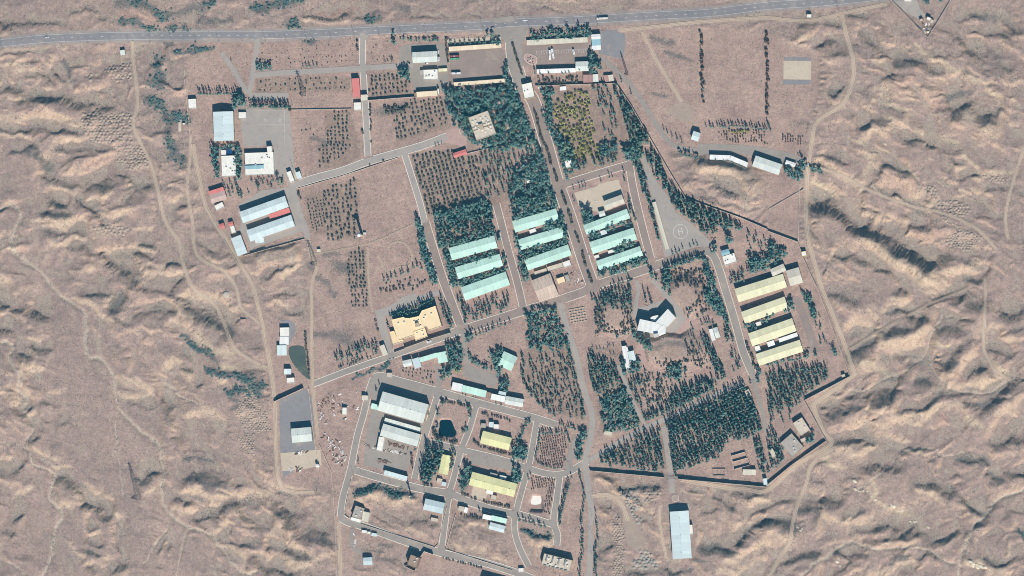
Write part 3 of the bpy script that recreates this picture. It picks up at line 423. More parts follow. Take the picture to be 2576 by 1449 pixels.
for t in THICKET.split(';'):
    head, body = t.split(' ', 1); s_, h_ = head.split(':'); hw = float(h_)*TU*1.1; r = line_dist(P(s_, body), hw*2.2, wx, wy)
    if r: (i0, i1, j0, j1), d = r; A_thk[j0:j1, i0:i1] = np.maximum(A_thk[j0:j1, i0:i1], np.exp(-(d/hw)**3))
A_veg = np.maximum(A_veg, A_thk)
# ------------------------------------------------------------------ buildings: sheet, roof corners NW NE SE SW, eaves height, form, roof, wall, name, label
BLD = [
('00','1210,512 1250,502 1258,550 1212,555',4.0,'s','roof_grey','wall_grey','hut','small grey hut beside the start of the western dirt track'),
('00','1900,1000 1975,995 1978,1090 1897,1095',4.0,'f','flat_white','wall_white','store','white flat store above the western orchard row, just inside the boundary line'),
('00','2150,1130 2345,1125 2357,1412 2160,1420',8.0,'v','roof_cyan','wall_cream','warehouse','pale cyan warehouse with white ridge left of the sports yard'),
('00','2400,1130 2475,1130 2480,1195 2405,1195',2.6,'f','flat_white','wall_white','kiosk','small white kiosk at the top corner of the sports yard'),
('00','1797,1232 1830,1232 1830,1325 1800,1325',2.6,'f','flat_beige','wall_cream','shack','narrow beige shack outside the western boundary line'),
('00','1810,1205 1835,1203 1837,1226 1812,1228',2.2,'f','flat_grey','wall_grey','shed','tiny grey shed above the narrow beige shack'),
('00','1840,1238 1865,1238 1865,1258 1840,1258',2.2,'f','flat_white','wall_grey','shed','tiny white shed right of the narrow beige shack'),
('01','2228,122 2375,115 2375,325 2235,328',4.2,'f','flat_white','wall_white','workshop','white flat workshop below the pale cyan warehouse'),
('01','2225,65 2275,60 2276,118 2228,120',3.4,'f','flat_white','wall_white','annexe','small white annexe beside the blue solar panels'),
('F','617,386 660,384 688,382 690,440 617,441',4.4,'f','flat_white','wall_white','canteen','white flat canteen in the sports yard with stepped roofs'),
('F','672,369 684,368 685,383 673,384',6.0,'f','flat_white','wall_white','stair_tower','small white stair block at the top of the canteen'),
('F','617,418 664,416 664,424 617,426',5.6,'s','roof_teal','wall_white','rooftop_shed','narrow teal rooftop shed on the canteen'),
('01','2100,482 2245,432 2257,468 2113,508',4.6,'s','roof_red','wall_brick','shed','red roofed strip shed on the western boundary, above a pale pink roof'),
('01','2113,510 2258,470 2285,550 2135,600',4.2,'g','roof_pink','wall_cream','workshop','pale pink roofed workshop below the red strip shed'),
('01','2160,622 2235,585 2262,630 2180,672',3.0,'f','flat_white','wall_white','pump_house','white pump house with round tanks at the western boundary'),
('01','2205,812 2250,796 2266,840 2216,856',4.0,'g','roof_red','wall_brick','shed','left of two small red roofed sheds at the western boundary'),
('01','2300,792 2340,780 2350,815 2306,830',4.0,'g','roof_red','wall_brick','shed','right of two small red roofed sheds, above a white store'),
('01','2315,832 2360,820 2372,890 2335,902',4.0,'f','flat_white','wall_white','store','white store between the small red shed and the cyan barn'),
('01','2330,950 2420,920 2490,1090 2395,1130',4.4,'v','roof_cyan','wall_white','barn','cyan white barn at the lower west end of the paired warehouses'),
('F','605,534.7 717.8,492 725,522 611,560',6.5,'g','roof_cyan','wall_cream','warehouse','upper of the paired western warehouses with cyan white roof'),
('F','622.5,580 731.5,541 742.7,568.5 630,607',6.0,'g','roof_cyan','wall_cream','warehouse','lower of the paired western warehouses with ribbed cyan roof'),
('11','180,692 330,642 348,686 190,737',4.0,'s','roof_red','wall_brick','shed','long red lean shed wedged between the paired western warehouses'),
('11','132,710 178,696 186,736 140,750',3.4,'s','roof_red','wall_brick','porch','small bright red porch at the end of the long red shed'),
('11','-10,952 75,945 85,985 0,1000',3.0,'s','roof_cyan','wall_white','porch','pale porch on the south side of the lower paired warehouse'),
('10','1577,530 1815,520 1830,620 1580,635',7.0,'g','roof_grey','wall_cream','warehouse','grey white warehouse in the northern service yard'),
('10','1685,705 1820,700 1840,800 1688,805',4.4,'f','flat_white','wall_white','office','dirty white flat office below the northern service warehouse'),
('10','1655,710 1684,708 1686,752 1657,754',3.6,'f','flat_grey','wall_white','stair_tower','small grey stair block left of the dirty white office'),
('10','1838,694 1920,690 1925,715 1838,720',3.0,'s','roof_yellow','wall_yellow','shed','yellow shed right of the dirty white office'),
('10','1942,475 2465,440 2468,480 1945,515',3.6,'c','roof_cream','wall_cream','carport','long cream carport along the north side of the bus park'),
('10','1985,833 2510,795 2512,825 2000,865',4.0,'c','roof_cream','wall_cream','carport','long cream carport along the south side of the bus park'),
('10','968,795 1035,790 1050,975 980,980',5.2,'s','roof_red','wall_brick','store','long red roofed store beside the straight lane'),
('10','1058,958 1118,955 1122,1008 1062,1012',5.0,'c','roof_cement','wall_grey','gate_canopy','grey gate canopy spanning the lane beside the red roof'),
('10','985,1035 1055,1030 1062,1110 988,1112',3.4,'f','flat_white','wall_white','guardhouse','white guardhouse below the long red roofed store'),
('10','1618,930 1820,915 1826,962 1620,975',4.6,'s','roof_cream','wall_cream','store','long cream store along the orchard wall'),
('10','1827,895 1842,893 1844,948 1829,950',4.6,'f','flat_white','wall_white','shed','narrow white shed at the end of the long cream store'),
('10','1590,935 1616,932 1617,968 1592,970',2.6,'f','flat_brown','wall_brick','shed','tiny brick shed at the left end of the long cream store'),
('10','2140,1185 2335,1118 2415,1345 2220,1420',11.0,'f','flat_beige','wall_cream','office','beige flat roofed office block in the dark park trees'),
('11','1985,95 2110,55 2122,100 1998,140',3.6,'g','roof_red','wall_brick','shed','red roofed shed between the big orchard and the park'),
('11','310,286 355,270 385,375 345,392',4.2,'f','flat_white','wall_white','guard_hut','larger white guard hut at the head of the rising lane'),
('11','400,292 435,278 465,335 420,350',4.2,'s','roof_cyan','wall_white','guard_hut','smaller white guard hut at the head of the rising lane'),
('11','617,1062 648,1060 650,1086 618,1088',2.6,'s','roof_cement','wall_grey','hut','lone hut at the corner of the orchard and the dirt road'),
('20','150,408 755,378 762,425 150,455',3.2,'c','roof_cement','wall_grey','carport','long grey green carport above the bays of the parking yard'),
('20','800,352 885,346 890,390 800,396',5.0,'g','roof_white','wall_white','workshop','white end of the workshop beside the gravel pad'),
('20','802,400 888,394 891,455 805,460',4.4,'s','roof_teal','wall_grey','workshop','teal middle of the workshop beside the gravel pad'),
('20','803,464 891,459 895,500 805,505',3.8,'s','roof_white','wall_grey','porch','white porch at the lower end of the teal workshop'),
('20','640,625 780,620 785,712 645,718',5.2,'g','roof_grey','wall_cream','store','white and grey store at the lower right of the parking yard'),
('20','250,700 638,690 640,726 255,740',4.6,'s','roof_white','wall_white','barrack','long white barrack row below the parking yard'),
('20','715,756 810,754 815,828 720,830',3.6,'s','roof_rust','wall_brick','shed','rust brown shed near the top of the perimeter wall'),
('20','813,752 865,750 868,820 817,824',3.4,'s','roof_grey','wall_grey','shed','pale grey shed right of the rust brown shed'),
('20','925,765 970,755 975,820 932,825',3.0,'s','roof_rust','wall_brick','shed','small brown shed of the ramshackle pair by the wall corner'),
('20','972,760 1018,752 1018,812 976,818',3.0,'s','roof_cement','wall_grey','shed','small pale shed of the ramshackle pair by the wall corner'),
('20','95,850 190,835 235,970 130,1000',6.0,'f','flat_white','wall_cream','gatehouse','cream white gatehouse at the head of the boulevard'),
('20','485,876 540,871 545,905 488,910',2.8,'s','roof_white','wall_white','shed','small white shed at the top of the green shrub orchard'),
('20','262,872 298,870 300,895 264,899',2.8,'f','flat_white','wall_white','kiosk','tiny white kiosk right of the gatehouse'),
('20','1800,1315 1888,1340 1872,1425 1828,1408',6.0,'g','roof_cyan','wall_white','house','white gabled house standing alone at the edge of the bare field'),
('21','1990,110 2200,118 2190,160 1990,155',4.6,'s','roof_white','wall_white','shed','straight wing of the bent white shed'),
('21','2205,120 2372,190 2360,232 2192,162',4.6,'s','roof_white','wall_white','shed','angled wing of the bent white shed'),
('F','1900.5,393 1965.7,413.5 1958,441 1893,417',6.0,'g','roof_grey','wall_cream','warehouse','grey white warehouse right of the bent white shed'),
('31','182,165 270,192 275,237 175,202',3.6,'g','roof_white','wall_white','store','small white store at the east end of the warehouse yard'),
('21','505,170 595,150 610,225 530,255',3.6,'f','flat_white','wall_white','house','white flat house at the lower corner of the green shrub orchard'),
('21','145,372 204,356 206,385 150,396',3.0,'f','flat_white','wall_white','shed','small white shed hidden in the dense trees beside the boulevard'),
('21','920,580 1105,510 1130,595 945,660',5.8,'g','roof_cement','wall_cream','workshop','pale workshop south of the beige concrete yard'),
('21','720,820 1155,655 1185,745 750,910',5.2,'g','roof_mint','wall_cream','warehouse','topmost mint warehouse of the right column'),
('21','780,990 1220,845 1255,960 815,1105',5.2,'g','roof_mint','wall_cream','warehouse','middle mint warehouse of the right column'),
('21','845,1180 1285,1030 1315,1120 880,1270',5.2,'g','roof_mint','wall_cream','warehouse','lowest mint warehouse of the right column'),
('21','0,772 440,660 475,755 40,895',5.2,'g','roof_mint','wall_cream','warehouse','topmost mint warehouse of the middle column'),
('21','60,960 500,840 530,930 95,1068',5.2,'g','roof_mint','wall_cream','warehouse','middle mint warehouse of the middle column'),
('21','125,1165 565,1015 595,1115 165,1272',5.2,'g','roof_mint','wall_cream','warehouse','lowest mint warehouse of the middle column'),
('11','1940,1048 2395,925 2430,1040 1978,1168',5.2,'g','roof_mint','wall_cream','warehouse','topmost mint warehouse of the left column'),
('11','2005,1242 2450,1110 2485,1222 2042,1358',5.2,'g','roof_mint','wall_cream','warehouse','middle mint warehouse of the left column'),
('F','1160,722 1273,685 1281,715 1171,757',5.2,'g','roof_mint','wall_cream','warehouse','lowest mint warehouse of the left column'),
('21','172,866 235,846 245,880 180,905',3.2,'f','flat_white','wall_white','lean_to','white lean to on the topmost warehouse of the middle column'),
('21','962,1076 1028,1056 1035,1085 970,1106',3.2,'f','flat_white','wall_white','lean_to','white lean to on the middle warehouse of the right column'),
('21','822,1126 870,1112 880,1140 834,1156',3.2,'f','flat_white','wall_white','lean_to','small white lean to at the west end of the right column'),
('21','868,684 928,672 936,716 886,734',4.6,'g','roof_grey','wall_cream','shed','small grey gabled shed above the right column of mint warehouses'),
('21','888,880 945,862 955,900 900,918',3.0,'s','roof_cyan','wall_white','lean_to','pale blue lean to on the topmost warehouse of the right column'),
('F','1338,704.7 1385.5,688.5 1401.7,741 1356.7,761.5',6.0,'g','roof_stained','wall_cream','workshop','rust stained cream workshop below the middle column'),
('21','220,1287 345,1247 355,1280 230,1315',2.8,'f','flat_beige','wall_cream','shed','long low pink beige shed under the middle column of warehouses'),
('21','350,1237 505,1195 515,1240 365,1288',3.0,'f','flat_beige','wall_cream','workshop','beige flat workshop under the middle column of warehouses'),
('21','505,1190 580,1170 595,1220 525,1250',3.4,'f','flat_white','wall_white','office','white flat office under the middle column of warehouses'),
('21','445,1357 520,1332 540,1390 465,1415',3.4,'f','flat_cream','wall_cream','store','cream store right of the rust stained workshop'),
('21','525,1325 565,1312 590,1380 550,1395',2.2,'f','flat_grey','wall_grey','pen','grey walled pen right of the cream store'),
('21','2100,1082 2180,1052 2186,1108 2114,1122',4.6,'g','roof_teal','wall_white','house','blue and white gabled north wing of the white house near the helipad'),
('21','2115,1132 2240,1097 2256,1185 2140,1225',4.2,'f','flat_white','wall_white','house','white flat house near the helipad corner'),
('21','1412,592 1432,585 1592,1050 1545,1062',2.2,'s','roof_cement','wall_grey','shed','very long narrow pale shed along the helipad apron'),
('31','336,1086 380,1076 386,1125 341,1131',4.4,'f','flat_white','wall_yellow','gatehouse','white roofed yellow gatehouse at the eastern corner'),
('31','25,1262 150,1207 178,1272 42,1332',5.5,'g','roof_cement','wall_cream','workshop','pale wing at the top of the big yellow workshop'),
('31','178,1276 300,1246 352,1388 228,1430',6.0,'g','roof_cement','wall_cream','workshop','pale grey east end of the big yellow workshop'),
('F','1848,727 1958,693 1989,718 1858,760',6.0,'g','roof_yellow','wall_cream','warehouse','topmost yellow warehouse adjoining the pale workshop'),
('F','1865.5,784 1974.5,747 1980,775 1873,815',6.0,'g','roof_yellow','wall_cream','warehouse','second yellow warehouse from the top'),
('F','1881.7,839.5 1990.7,801 2003,832 1893,870',6.0,'g','roof_yellow','wall_cream','warehouse','third yellow warehouse from the top'),
('F','1900.5,892 2010.7,854.5 2019.5,884.5 1910,918',6.0,'g','roof_yellow','wall_cream','warehouse','lowest yellow warehouse of the eastern row'),
('32','100,512 285,452 300,480 120,545',3.6,'s','roof_white','wall_white','lean_to','long white lean to between the two lowest yellow warehouses'),
('32','-10,548 55,526 66,570 0,592',3.6,'s','roof_white','wall_white','lean_to','short white lean to between the two lowest yellow warehouses'),
('22','2440,590 2490,575 2502,635 2452,650',3.4,'f','flat_white','wall_white','lean_to','white porch at the west end of the lowest yellow warehouse'),
('22','2445,350 2500,335 2510,370 2460,388',3.0,'f','flat_white','wall_white','lean_to','small white porch below the second yellow warehouse'),
('22','1088,592 1130,585 1206,800 1165,808',5.0,'s','roof_white','wall_white','hall','long white wing beside the pink terrace'),
('22','1160,645 1225,630 1242,725 1192,738',4.6,'s','roof_cyan','wall_white','hall','short white wing beside the pink terrace'),
('22','1130,600 1160,595 1174,640 1148,650',4.2,'f','flat_white','wall_white','porch','tiny white link block between the white wings'),
('22','1978,420 2010,412 2050,520 2016,530',3.0,'s','roof_white','wall_white','greenhouse','left white strip of the paired sheds in the round hollow'),
('22','2022,405 2062,395 2096,490 2056,505',3.6,'g','roof_grey','wall_grey','greenhouse','right grey strip of the paired sheds in the round hollow'),
('22','2335,1036 2385,1016 2410,1082 2365,1110',3.0,'f','flat_beige','wall_cream','store','pink beige store among the dense eastern trees'),
('22','915,1432 985,1408 1000,1449 1010,1490 940,1480',3.2,'f','flat_beige','wall_white','store','pale store at the edge of the dense plantation'),
('12','1980,950 2078,966 2066,1046 1970,1020',5.0,'s','roof_white','wall_white','store','brightest white end block of the long hedge side row'),
('12','2082,976 2320,1035 2308,1100 2072,1042',5.4,'s','roof_mint','wall_white','store','long pale block of the hedge side row'),
('12','2322,1042 2370,1055 2360,1112 2310,1100',4.4,'f','flat_brown','wall_brown','link','brown flat link in the long hedge side row'),
('12','2372,1065 2510,1092 2500,1150 2364,1116',5.4,'s','roof_white','wall_white','store','cream white block of the hedge side row right of the brown link'),
('12','2447,1036 2516,1052 2511,1086 2440,1070',4.6,'s','roof_blue','wall_white','annexe','pale blue annexe behind the hedge side row'),
('22','-55,1095 120,1115 102,1202 -70,1158',5.6,'g','roof_grey','wall_white','store','gabled grey and white east end of the hedge side row'),
('F','1265,886 1298,894 1288,937 1256,916',5.0,'g','roof_mint','wall_white','house','mint roofed house beside the fan shaped apron'),
('12','245,400 335,395 335,490 241,490',4.0,'f','flat_white','wall_white','store','upper white part of the store row by the green basin'),
('12','241,492 331,492 326,570 240,566',3.8,'s','roof_white','wall_white','store','middle ribbed part of the store row by the green basin'),
('12','216,576 311,580 305,672 215,680',4.0,'s','roof_cyan','wall_white','store','lower cyan part of the store row by the green basin'),
('12','286,815 352,815 352,866 290,866',4.8,'s','roof_cyan','wall_white','pump_house','cyan pump house below the green basin'),
('12','312,905 390,900 388,955 312,958',4.4,'f','flat_white','wall_white','pump_house','white pump house below the green basin'),
('12','1245,585 1290,570 1325,665 1282,685',4.2,'s','roof_cement','wall_white','store','white store at the gate of the cream building forecourt'),
('12','1475,736 1560,716 1575,776 1490,795',5.2,'g','roof_grey','wall_white','store','small gabled white store at the left of the lane side row'),
('12','1578,716 1640,698 1658,790 1596,814',4.8,'s','roof_blue','wall_white','store','light blue block of the lane side row'),
('12','1645,700 1818,656 1826,690 1652,750',5.6,'s','roof_mint','wall_white','store','long pale block of the lane side row'),
('12','1820,656 1912,636 1926,740 1840,756',5.8,'s','roof_mint','wall_white','store','right end block of the lane side row'),
('12','1320,856 1370,850 1366,900 1315,892',3.4,'f','flat_beige','wall_white','hut','small white hut above the big grey warehouse'),
('12','1277,1045 1720,1165 1695,1365 1230,1225',9.5,'g','roof_grey','wall_cream','warehouse','biggest grey and cream warehouse of the lower compound'),
('12','1165,1160 1232,1175 1224,1225 1160,1210',3.4,'s','roof_mint','wall_white','lean_to','pale lean to at the left end of the biggest grey warehouse'),
('F','969,1051 1058,1076.5 1056,1087 967,1062',4.0,'s','roof_grey','wall_cream','workshop','narrow grey strip roof above the second big warehouse'),
('F','965,1066 1056,1092.5 1051,1123 957,1095',7.0,'g','roof_grey','wall_cream','warehouse','second big grey and cream warehouse of the lower compound'),
('13','1240,45 1302,55 1266,196 1214,186',4.4,'f','flat_white','wall_white','store','dazzling white store left of the brown stacked rows'),
('13','1296,386 1525,446 1514,490 1290,422',5.0,'s','roof_cyan','wall_white','store','long cyan white store facing the bare brown mound'),
('F','733,1077 782,1076 786,1107 737,1114.5',6.8,'g','roof_grey','wall_cream','warehouse','mint grey warehouse in the dark western gravel yard'),
('12','870,1202 912,1204 916,1275 870,1276',4.2,'f','flat_white','wall_white','container','white site container in the scrap yard'),
('12','1070,1086 1132,1080 1120,1130 1070,1122',4.0,'s','roof_cement','wall_white','shed','small pale shed left of the biggest grey warehouse'),
('12','2350,1352 2392,1346 2388,1400 2348,1395',4.0,'s','roof_blue','wall_grey','tank_shed','left of two pale tank sheds above the yellow workshop'),
('12','2396,1372 2446,1370 2440,1420 2390,1412',4.4,'f','flat_white','wall_white','tank_shed','right of two pale tank sheds above the yellow workshop'),
('12','2265,1362 2318,1360 2308,1410 2260,1404',3.6,'f','flat_grey','wall_grey','shed','grey shed at the corner above the yellow workshop'),
('F','1215,1085 1285,1100 1281,1133 1209,1113',5.6,'g','roof_olive','wall_cream','workshop','yellow green workshop between the pond and the square orchard'),
('13','1880,225 1956,240 1936,430 1836,410',5.0,'v','roof_olive','wall_cream','workshop','yellow green workshop hidden in the poplar grove'),
('F','1189,1187 1300,1217 1293,1249 1180,1219',6.6,'g','roof_olive','wall_cream','workshop','longest yellow green workshop with concrete apron'),
('13','2358,404 2432,424 2426,452 2350,435',3.4,'f','flat_grey','wall_grey','tank_shed','left pale box behind the longest yellow green workshop'),
('13','2452,430 2522,446 2516,482 2445,465',3.4,'f','flat_white','wall_grey','tank_shed','right pale box behind the longest yellow green workshop'),
('13','2325,580 2392,596 2376,630 2312,612',3.0,'s','roof_white','wall_white','porch','white porch in front of the longest yellow green workshop'),
('13','2370,632 2424,640 2416,684 2362,672',3.0,'f','flat_beige','wall_cream','shed','beige shed in front of the longest yellow green workshop'),
('13','1825,462 1876,472 1866,520 1818,508',3.0,'f','flat_beige','wall_cream','shed','beige shed at the south end of the poplar grove'),
('13','1874,500 1916,510 1906,545 1868,536',2.8,'s','roof_blue','wall_grey','shed','pale blue shed at the south end of the poplar grove'),
('13','1705,670 1895,712 1880,822 1690,775',6.6,'g','roof_blue','wall_cream','warehouse','blue grey warehouse at the right of the bare brown mound'),
('13','1000,740 1090,766 1052,882 970,850',6.0,'f','flat_grey','wall_cream','workshop','grey flat workshop on the left flank of the bare brown mound'),
('13','1084,800 1150,812 1120,905 1062,890',4.0,'s','roof_cement','wall_white','annexe','pale annexe right of the grey flat workshop'),
('13','965,858 1052,884 1048,908 955,882',3.4,'s','roof_white','wall_white','porch','white porch in front of the grey flat workshop'),
('13','1762,856 1832,872 1830,906 1760,892',2.6,'f','flat_beige','wall_cream','pen','beige walled pen below the blue grey warehouse'),
('13','2040,742 2100,752 2090,802 2034,790',4.8,'f','flat_beige','wall_cream','store','cream store at the corner above the terraced bank'),
('13','2104,756 2132,764 2122,812 2094,804',4.0,'s','roof_white','wall_white','annexe','narrow white annexe of the cream corner store'),
('13','2290,826 2370,842 2364,886 2284,866',6.2,'s','roof_white','wall_white','workshop','white left wing of the workshop above the bare bank'),
('13','2376,838 2526,872 2512,918 2368,882',6.2,'s','roof_mint','wall_white','workshop','pale right wing of the workshop above the bare bank'),
('13','2362,908 2510,946 2490,1010 2346,970',5.4,'g','roof_cyan','wall_white','workshop','cyan gabled lower wing of the workshop above the bare bank'),
('13','1080,1266 1164,1260 1175,1330 1086,1336',4.6,'g','roof_blue','wall_white','shed','small blue gabled shed at the bottom of the site'),
('13','1552,1230 1656,1262 1612,1370 1530,1332',9.0,'f','flat_brown','wall_brown','bunker','brown flat roofed bunker between splayed retaining walls'),
('13','2290,1470 2520,1535 2510,1620 2270,1560',9.0,'g','roof_grey','wall_cream','warehouse','warehouse cut off by the bottom edge'),
('13','1065,986 1116,990 1115,1020 1063,1014',2.6,'f','flat_white','wall_white','container','pale blue container, leftmost of three by the lower road'),
('13','1122,1000 1152,1004 1150,1028 1120,1024',2.6,'f','flat_white','wall_white','container','smallest container in the middle of three by the lower road'),
('13','1168,1014 1216,1024 1212,1050 1162,1042',2.6,'s','roof_blue','wall_white','container','blue white container, rightmost of three by the lower road'),
('23','1580,805 1785,785 1795,1265 1630,1270',7.5,'v','roof_cyan','wall_cream','warehouse','isolated long grey green warehouse outside the southern wall'),
('23','1762,936 1814,930 1824,1025 1772,1030',5.0,'f','flat_white','wall_white','annexe','bright white annexe on the side of the isolated warehouse'),
('23','330,1220 605,1290 580,1405 290,1335',7.5,'f','flat_beige','wall_cream','plant_building','beige plant building with rooftop pipes inside the earth bank'),
('23','65,1372 114,1366 120,1410 66,1406',3.0,'f','flat_white','wall_white','hut','small white hut left of the plant building'),
('23','2325,376 2450,380 2450,430 2320,430',4.0,'s','roof_cement','wall_white','shed','pale green shed below the roofless ruin'),
('23','2526,470 2560,466 2566,525 2532,530',4.4,'s','roof_blue','wall_white','watch_post','pale blue watch post on the southern wall'),
('33','240,15 360,160 240,245 115,110',5.0,'f','flat_grey','wall_cream','bunker','cracked grey beige slab roofed building in the southeastern corner'),
('32','245,1360 335,1305 425,1425 330,1490',5.0,'f','flat_beige','wall_cream','bunker','smaller slab roofed building in the southeastern corner'),
('33','0,185 40,165 90,235 45,270',4.0,'f','flat_beige','wall_cream','store','small pale store beside the southeastern conifers'),
('33','325,76 380,45 392,82 336,104',3.0,'f','flat_beige','wall_cream','shed','tiny beige shed near the southeastern wall corner'),
('32','736,876 770,862 776,890 741,902',3.6,'f','flat_beige','wall_cream','watch_post','beige watch post at the tip of the eastern wall'),
('30','390,145 432,145 432,178 390,178',4.0,'f','flat_white','wall_white','hut','small white hut beside the highway at the upper right'),
('30','1602,168 1642,186 1626,212 1588,196',4.0,'f','flat_white','wall_cream','farmhouse','white farmhouse in the walled yard at the upper right'),
('30','1545,180 1560,205 1535,225 1522,205',3.4,'f','flat_beige','wall_brick','shed','brown shed left of the farmhouse'),
('30','1640,196 1668,205 1650,240 1628,225',3.0,'f','flat_beige','wall_cream','shed','beige shed right of the farmhouse'),
('30','1594,316 1620,314 1620,335 1594,337',2.4,'f','flat_cream','wall_cream','hut','tiny cream hut at the tip of the walled farm yard'),
('30','1370,-30 1440,-28 1440,18 1370,14',3.6,'f','flat_white','wall_white','house','pale house cut off by the top edge above the farmhouse'),
]
def bld_rect(sheet, s):
    q = P(sheet, s)
    if len(q) == 5: q = [q[0], q[2], q[3], q[4]]
    p = [Vector(v) for v in q]; u = ((p[1]-p[0])+(p[2]-p[3]))*0.5; L = u.length; u.normalize(); v = Vector((-u.y, u.x))
    Wd = abs(((p[0]-p[3])+(p[1]-p[2])).dot(v))*0.5; c = (p[0]+p[1]+p[2]+p[3])/4
    return c, u, L, Wd
CREAM = ['1365,320 1490,290 1500,302 1545,302 1594,474 1540,492 1430,530', '1642,282 1672,226 1808,180 1870,382 1742,428 1724,388 1692,396', '1546,302 1642,282 1692,396 1700,404 1582,441', '1583,442 1700,405 1726,487 1606,530', '1340,442 1385,430 1428,532 1480,520 1480,535 1376,570']
for t_ in CREAM: poly_mask([(a+LEAN*8, b) for a, b in P('12', t_)], BUILT); poly_mask([(a+LEAN*8, b) for a, b in P('12', t_)], hard)
BR = []
for b in BLD:
    c, u, L, Wd = bld_rect(b[0], b[1]); c = c+Vector((LEAN*b[2], 0)); v = Vector((-u.y, u.x)); BR.append((c, u, L, Wd))
    q = [tuple(c+u*(sx*(L/2+1.5))+v*(sy*(Wd/2+1.5))) for sx, sy in ((-1,-1),(1,-1),(1,1),(-1,1))]; poly_mask(q, hard); poly_mask([tuple(c+u*(sx*(L/2))+v*(sy*(Wd/2))) for sx, sy in ((-1,-1),(1,-1),(1,1),(-1,1))], BUILT)
# ------------------------------------------------------------------ integrate slopes to heights, roughen, let water cut it
slope = np.clip(slope, -0.75, 0.6)*wild
ky = np.fft.fftfreq(NY, DX)[:, None]*2*np.pi; kx = np.fft.fftfreq(NX, DX)[None, :]*2*np.pi
den = ky**2+0.035*kx**2+(2*np.pi/260.0)**2
Z = np.real(np.fft.ifft2(np.fft.fft2(slope)*(-1j*ky)/den))
wild_s = np.clip(blur(wild, 4, 2), 0, 1)
xx, yy = np.meshgrid(GX, GY)
east = np.clip((xx-300)/100, 0, 1); south = np.clip((-yy-0)/120, 0, 1); plain = np.zeros((NY, NX))
for t_, v_ in (("60,600 130,600 230,800 300,950 420,960 450,1080 380,1160 400,1300 480,1350 560,1449 100,1449 40,1300 140,1150 90,1000 110,800", 1.0), ("0,330 110,350 130,440 40,470 0,440", 1.0), ("2160,700 2230,770 2360,1050 2300,840", .6), ("2050,545 2100,540 2340,690 2350,730 2330,735 2200,670 2060,590", .9), ("2200,1200 2330,1190 2400,1290 2360,1330 2260,1260", .8)): poly_mask(P('F', t_), plain, v_)
rough = np.clip(0.75+0.5*gnoise(110, 20), 0.25, 1.2)*(1-0.72*np.clip(blur(plain, 12, 2), 0, 1))
wrp = (gnoise(30, 71)*9+gnoise(12, 72)*3, gnoise(30, 73)*9+gnoise(12, 74)*3)
def relief(sd, ax, rot):
    r = 0
    for k, (wl, am) in enumerate(((110, 3.6), (56, 3.6), (28, 2.1), (14, 1.1), (6.5, 0.40))):
        n_ = gnoise(wl, sd+k, ax if k < 4 else 1.3, 1.0/math.sqrt(ax) if k < 4 else 1.0, rot+(0.25 if k % 2 else -0.1), wrp); q_ = 1-np.abs(n_)*1.9
        r = r+am*(q_ if k in (1, 3) else (-q_ if k == 2 else n_))*(1 if k < 1 else rough)
    return r
rough *= 1-0.45*np.clip((yy-318)/20, 0, 1)
hw_ = relief(200, 1.6, math.radians(8))*(1-south)+relief(500, 1.9, math.radians(-48))*south; hu_ = relief(300, 2.3, math.radians(-32)); hl_ = relief(400, 1.7, math.radians(24))
dmp = 1-0.45*np.clip(blur(np.abs(slope), 3, 2)/0.35, 0, 1)
Z = (Z*1.35+(hw_*(1-east)+(hu_*(1-south)+hl_*south)*east)*dmp)*wild_s
def erode(Z, n, steps, seed, ero=0.10):
    rs = np.random.default_rng(seed); h = Z.copy().ravel(); px = rs.random(n)*(NX-4)+2; py = rs.random(n)*(NY-4)+2
    ok = rs.random(n) < wild_s[py.astype(int), px.astype(int)]; px = px[ok]; py = py[ok]; m = len(px)
    dx = np.zeros(m); dy = np.zeros(m); sed = np.zeros(m); wat = np.ones(m)
    for k in range(steps):
        ix = np.clip(px.astype(int), 1, NX-3); iy = np.clip(py.astype(int), 1, NY-3); fx = px-ix; fy = py-iy; b = iy*NX+ix
        a00 = h[b]; a10 = h[b+1]; a01 = h[b+NX]; a11 = h[b+NX+1]
        gx = (a10-a00)*(1-fy)+(a11-a01)*fy; gy = (a01-a00)*(1-fx)+(a11-a10)*fx
        z0 = a00*(1-fx)*(1-fy)+a10*fx*(1-fy)+a01*(1-fx)*fy+a11*fx*fy
        dx = dx*0.35-gx*0.65; dy = dy*0.35-gy*0.65; l = np.hypot(dx, dy)+1e-6; dx /= l; dy /= l
        nx_ = np.clip(px+dx, 1, NX-3); ny_ = np.clip(py+dy, 1, NY-3); jx = nx_.astype(int); jy = ny_.astype(int); gx2 = nx_-jx; gy2 = ny_-jy; c = jy*NX+jx
        z1 = h[c]*(1-gx2)*(1-gy2)+h[c+1]*gx2*(1-gy2)+h[c+NX]*(1-gx2)*gy2+h[c+NX+1]*gx2*gy2
        dh = z1-z0; cap = np.maximum(-dh, 0.01)*wat*3.0
        dep = np.where(dh > 0, np.minimum(dh, sed), np.maximum(sed-cap, 0)*0.15)
        er = np.where((dh <= 0) & (sed < cap), np.minimum((cap-sed)*ero, -dh), 0.0); am = dep-er
        for w_, off in (((1-fx)*(1-fy), 0), (fx*(1-fy), 1), ((1-fx)*fy, NX), (fx*fy, NX+1)):
            h += np.bincount(b+off, am*w_, h.size)
        sed += er-dep; wat *= 0.975; px, py = nx_, ny_
    return h.reshape(NY, NX)
Zb = Z; TILT = -(xx*0.035*(1-east)-xx*0.02*east)+yy*0.05
Z = Z+TILT
for sd in (1, 2, 3, 4): Z = erode(Z, 70000, 64, sd, 0.14)
Z = (Z-TILT)*np.clip(wild_s*1.5, 0, 1)
CUT = np.clip((Zb-Z)*1.2, 0, 1); FILL = np.clip((Z-Zb)*1.4, 0, 1)     # channels and fans are real differences of soil
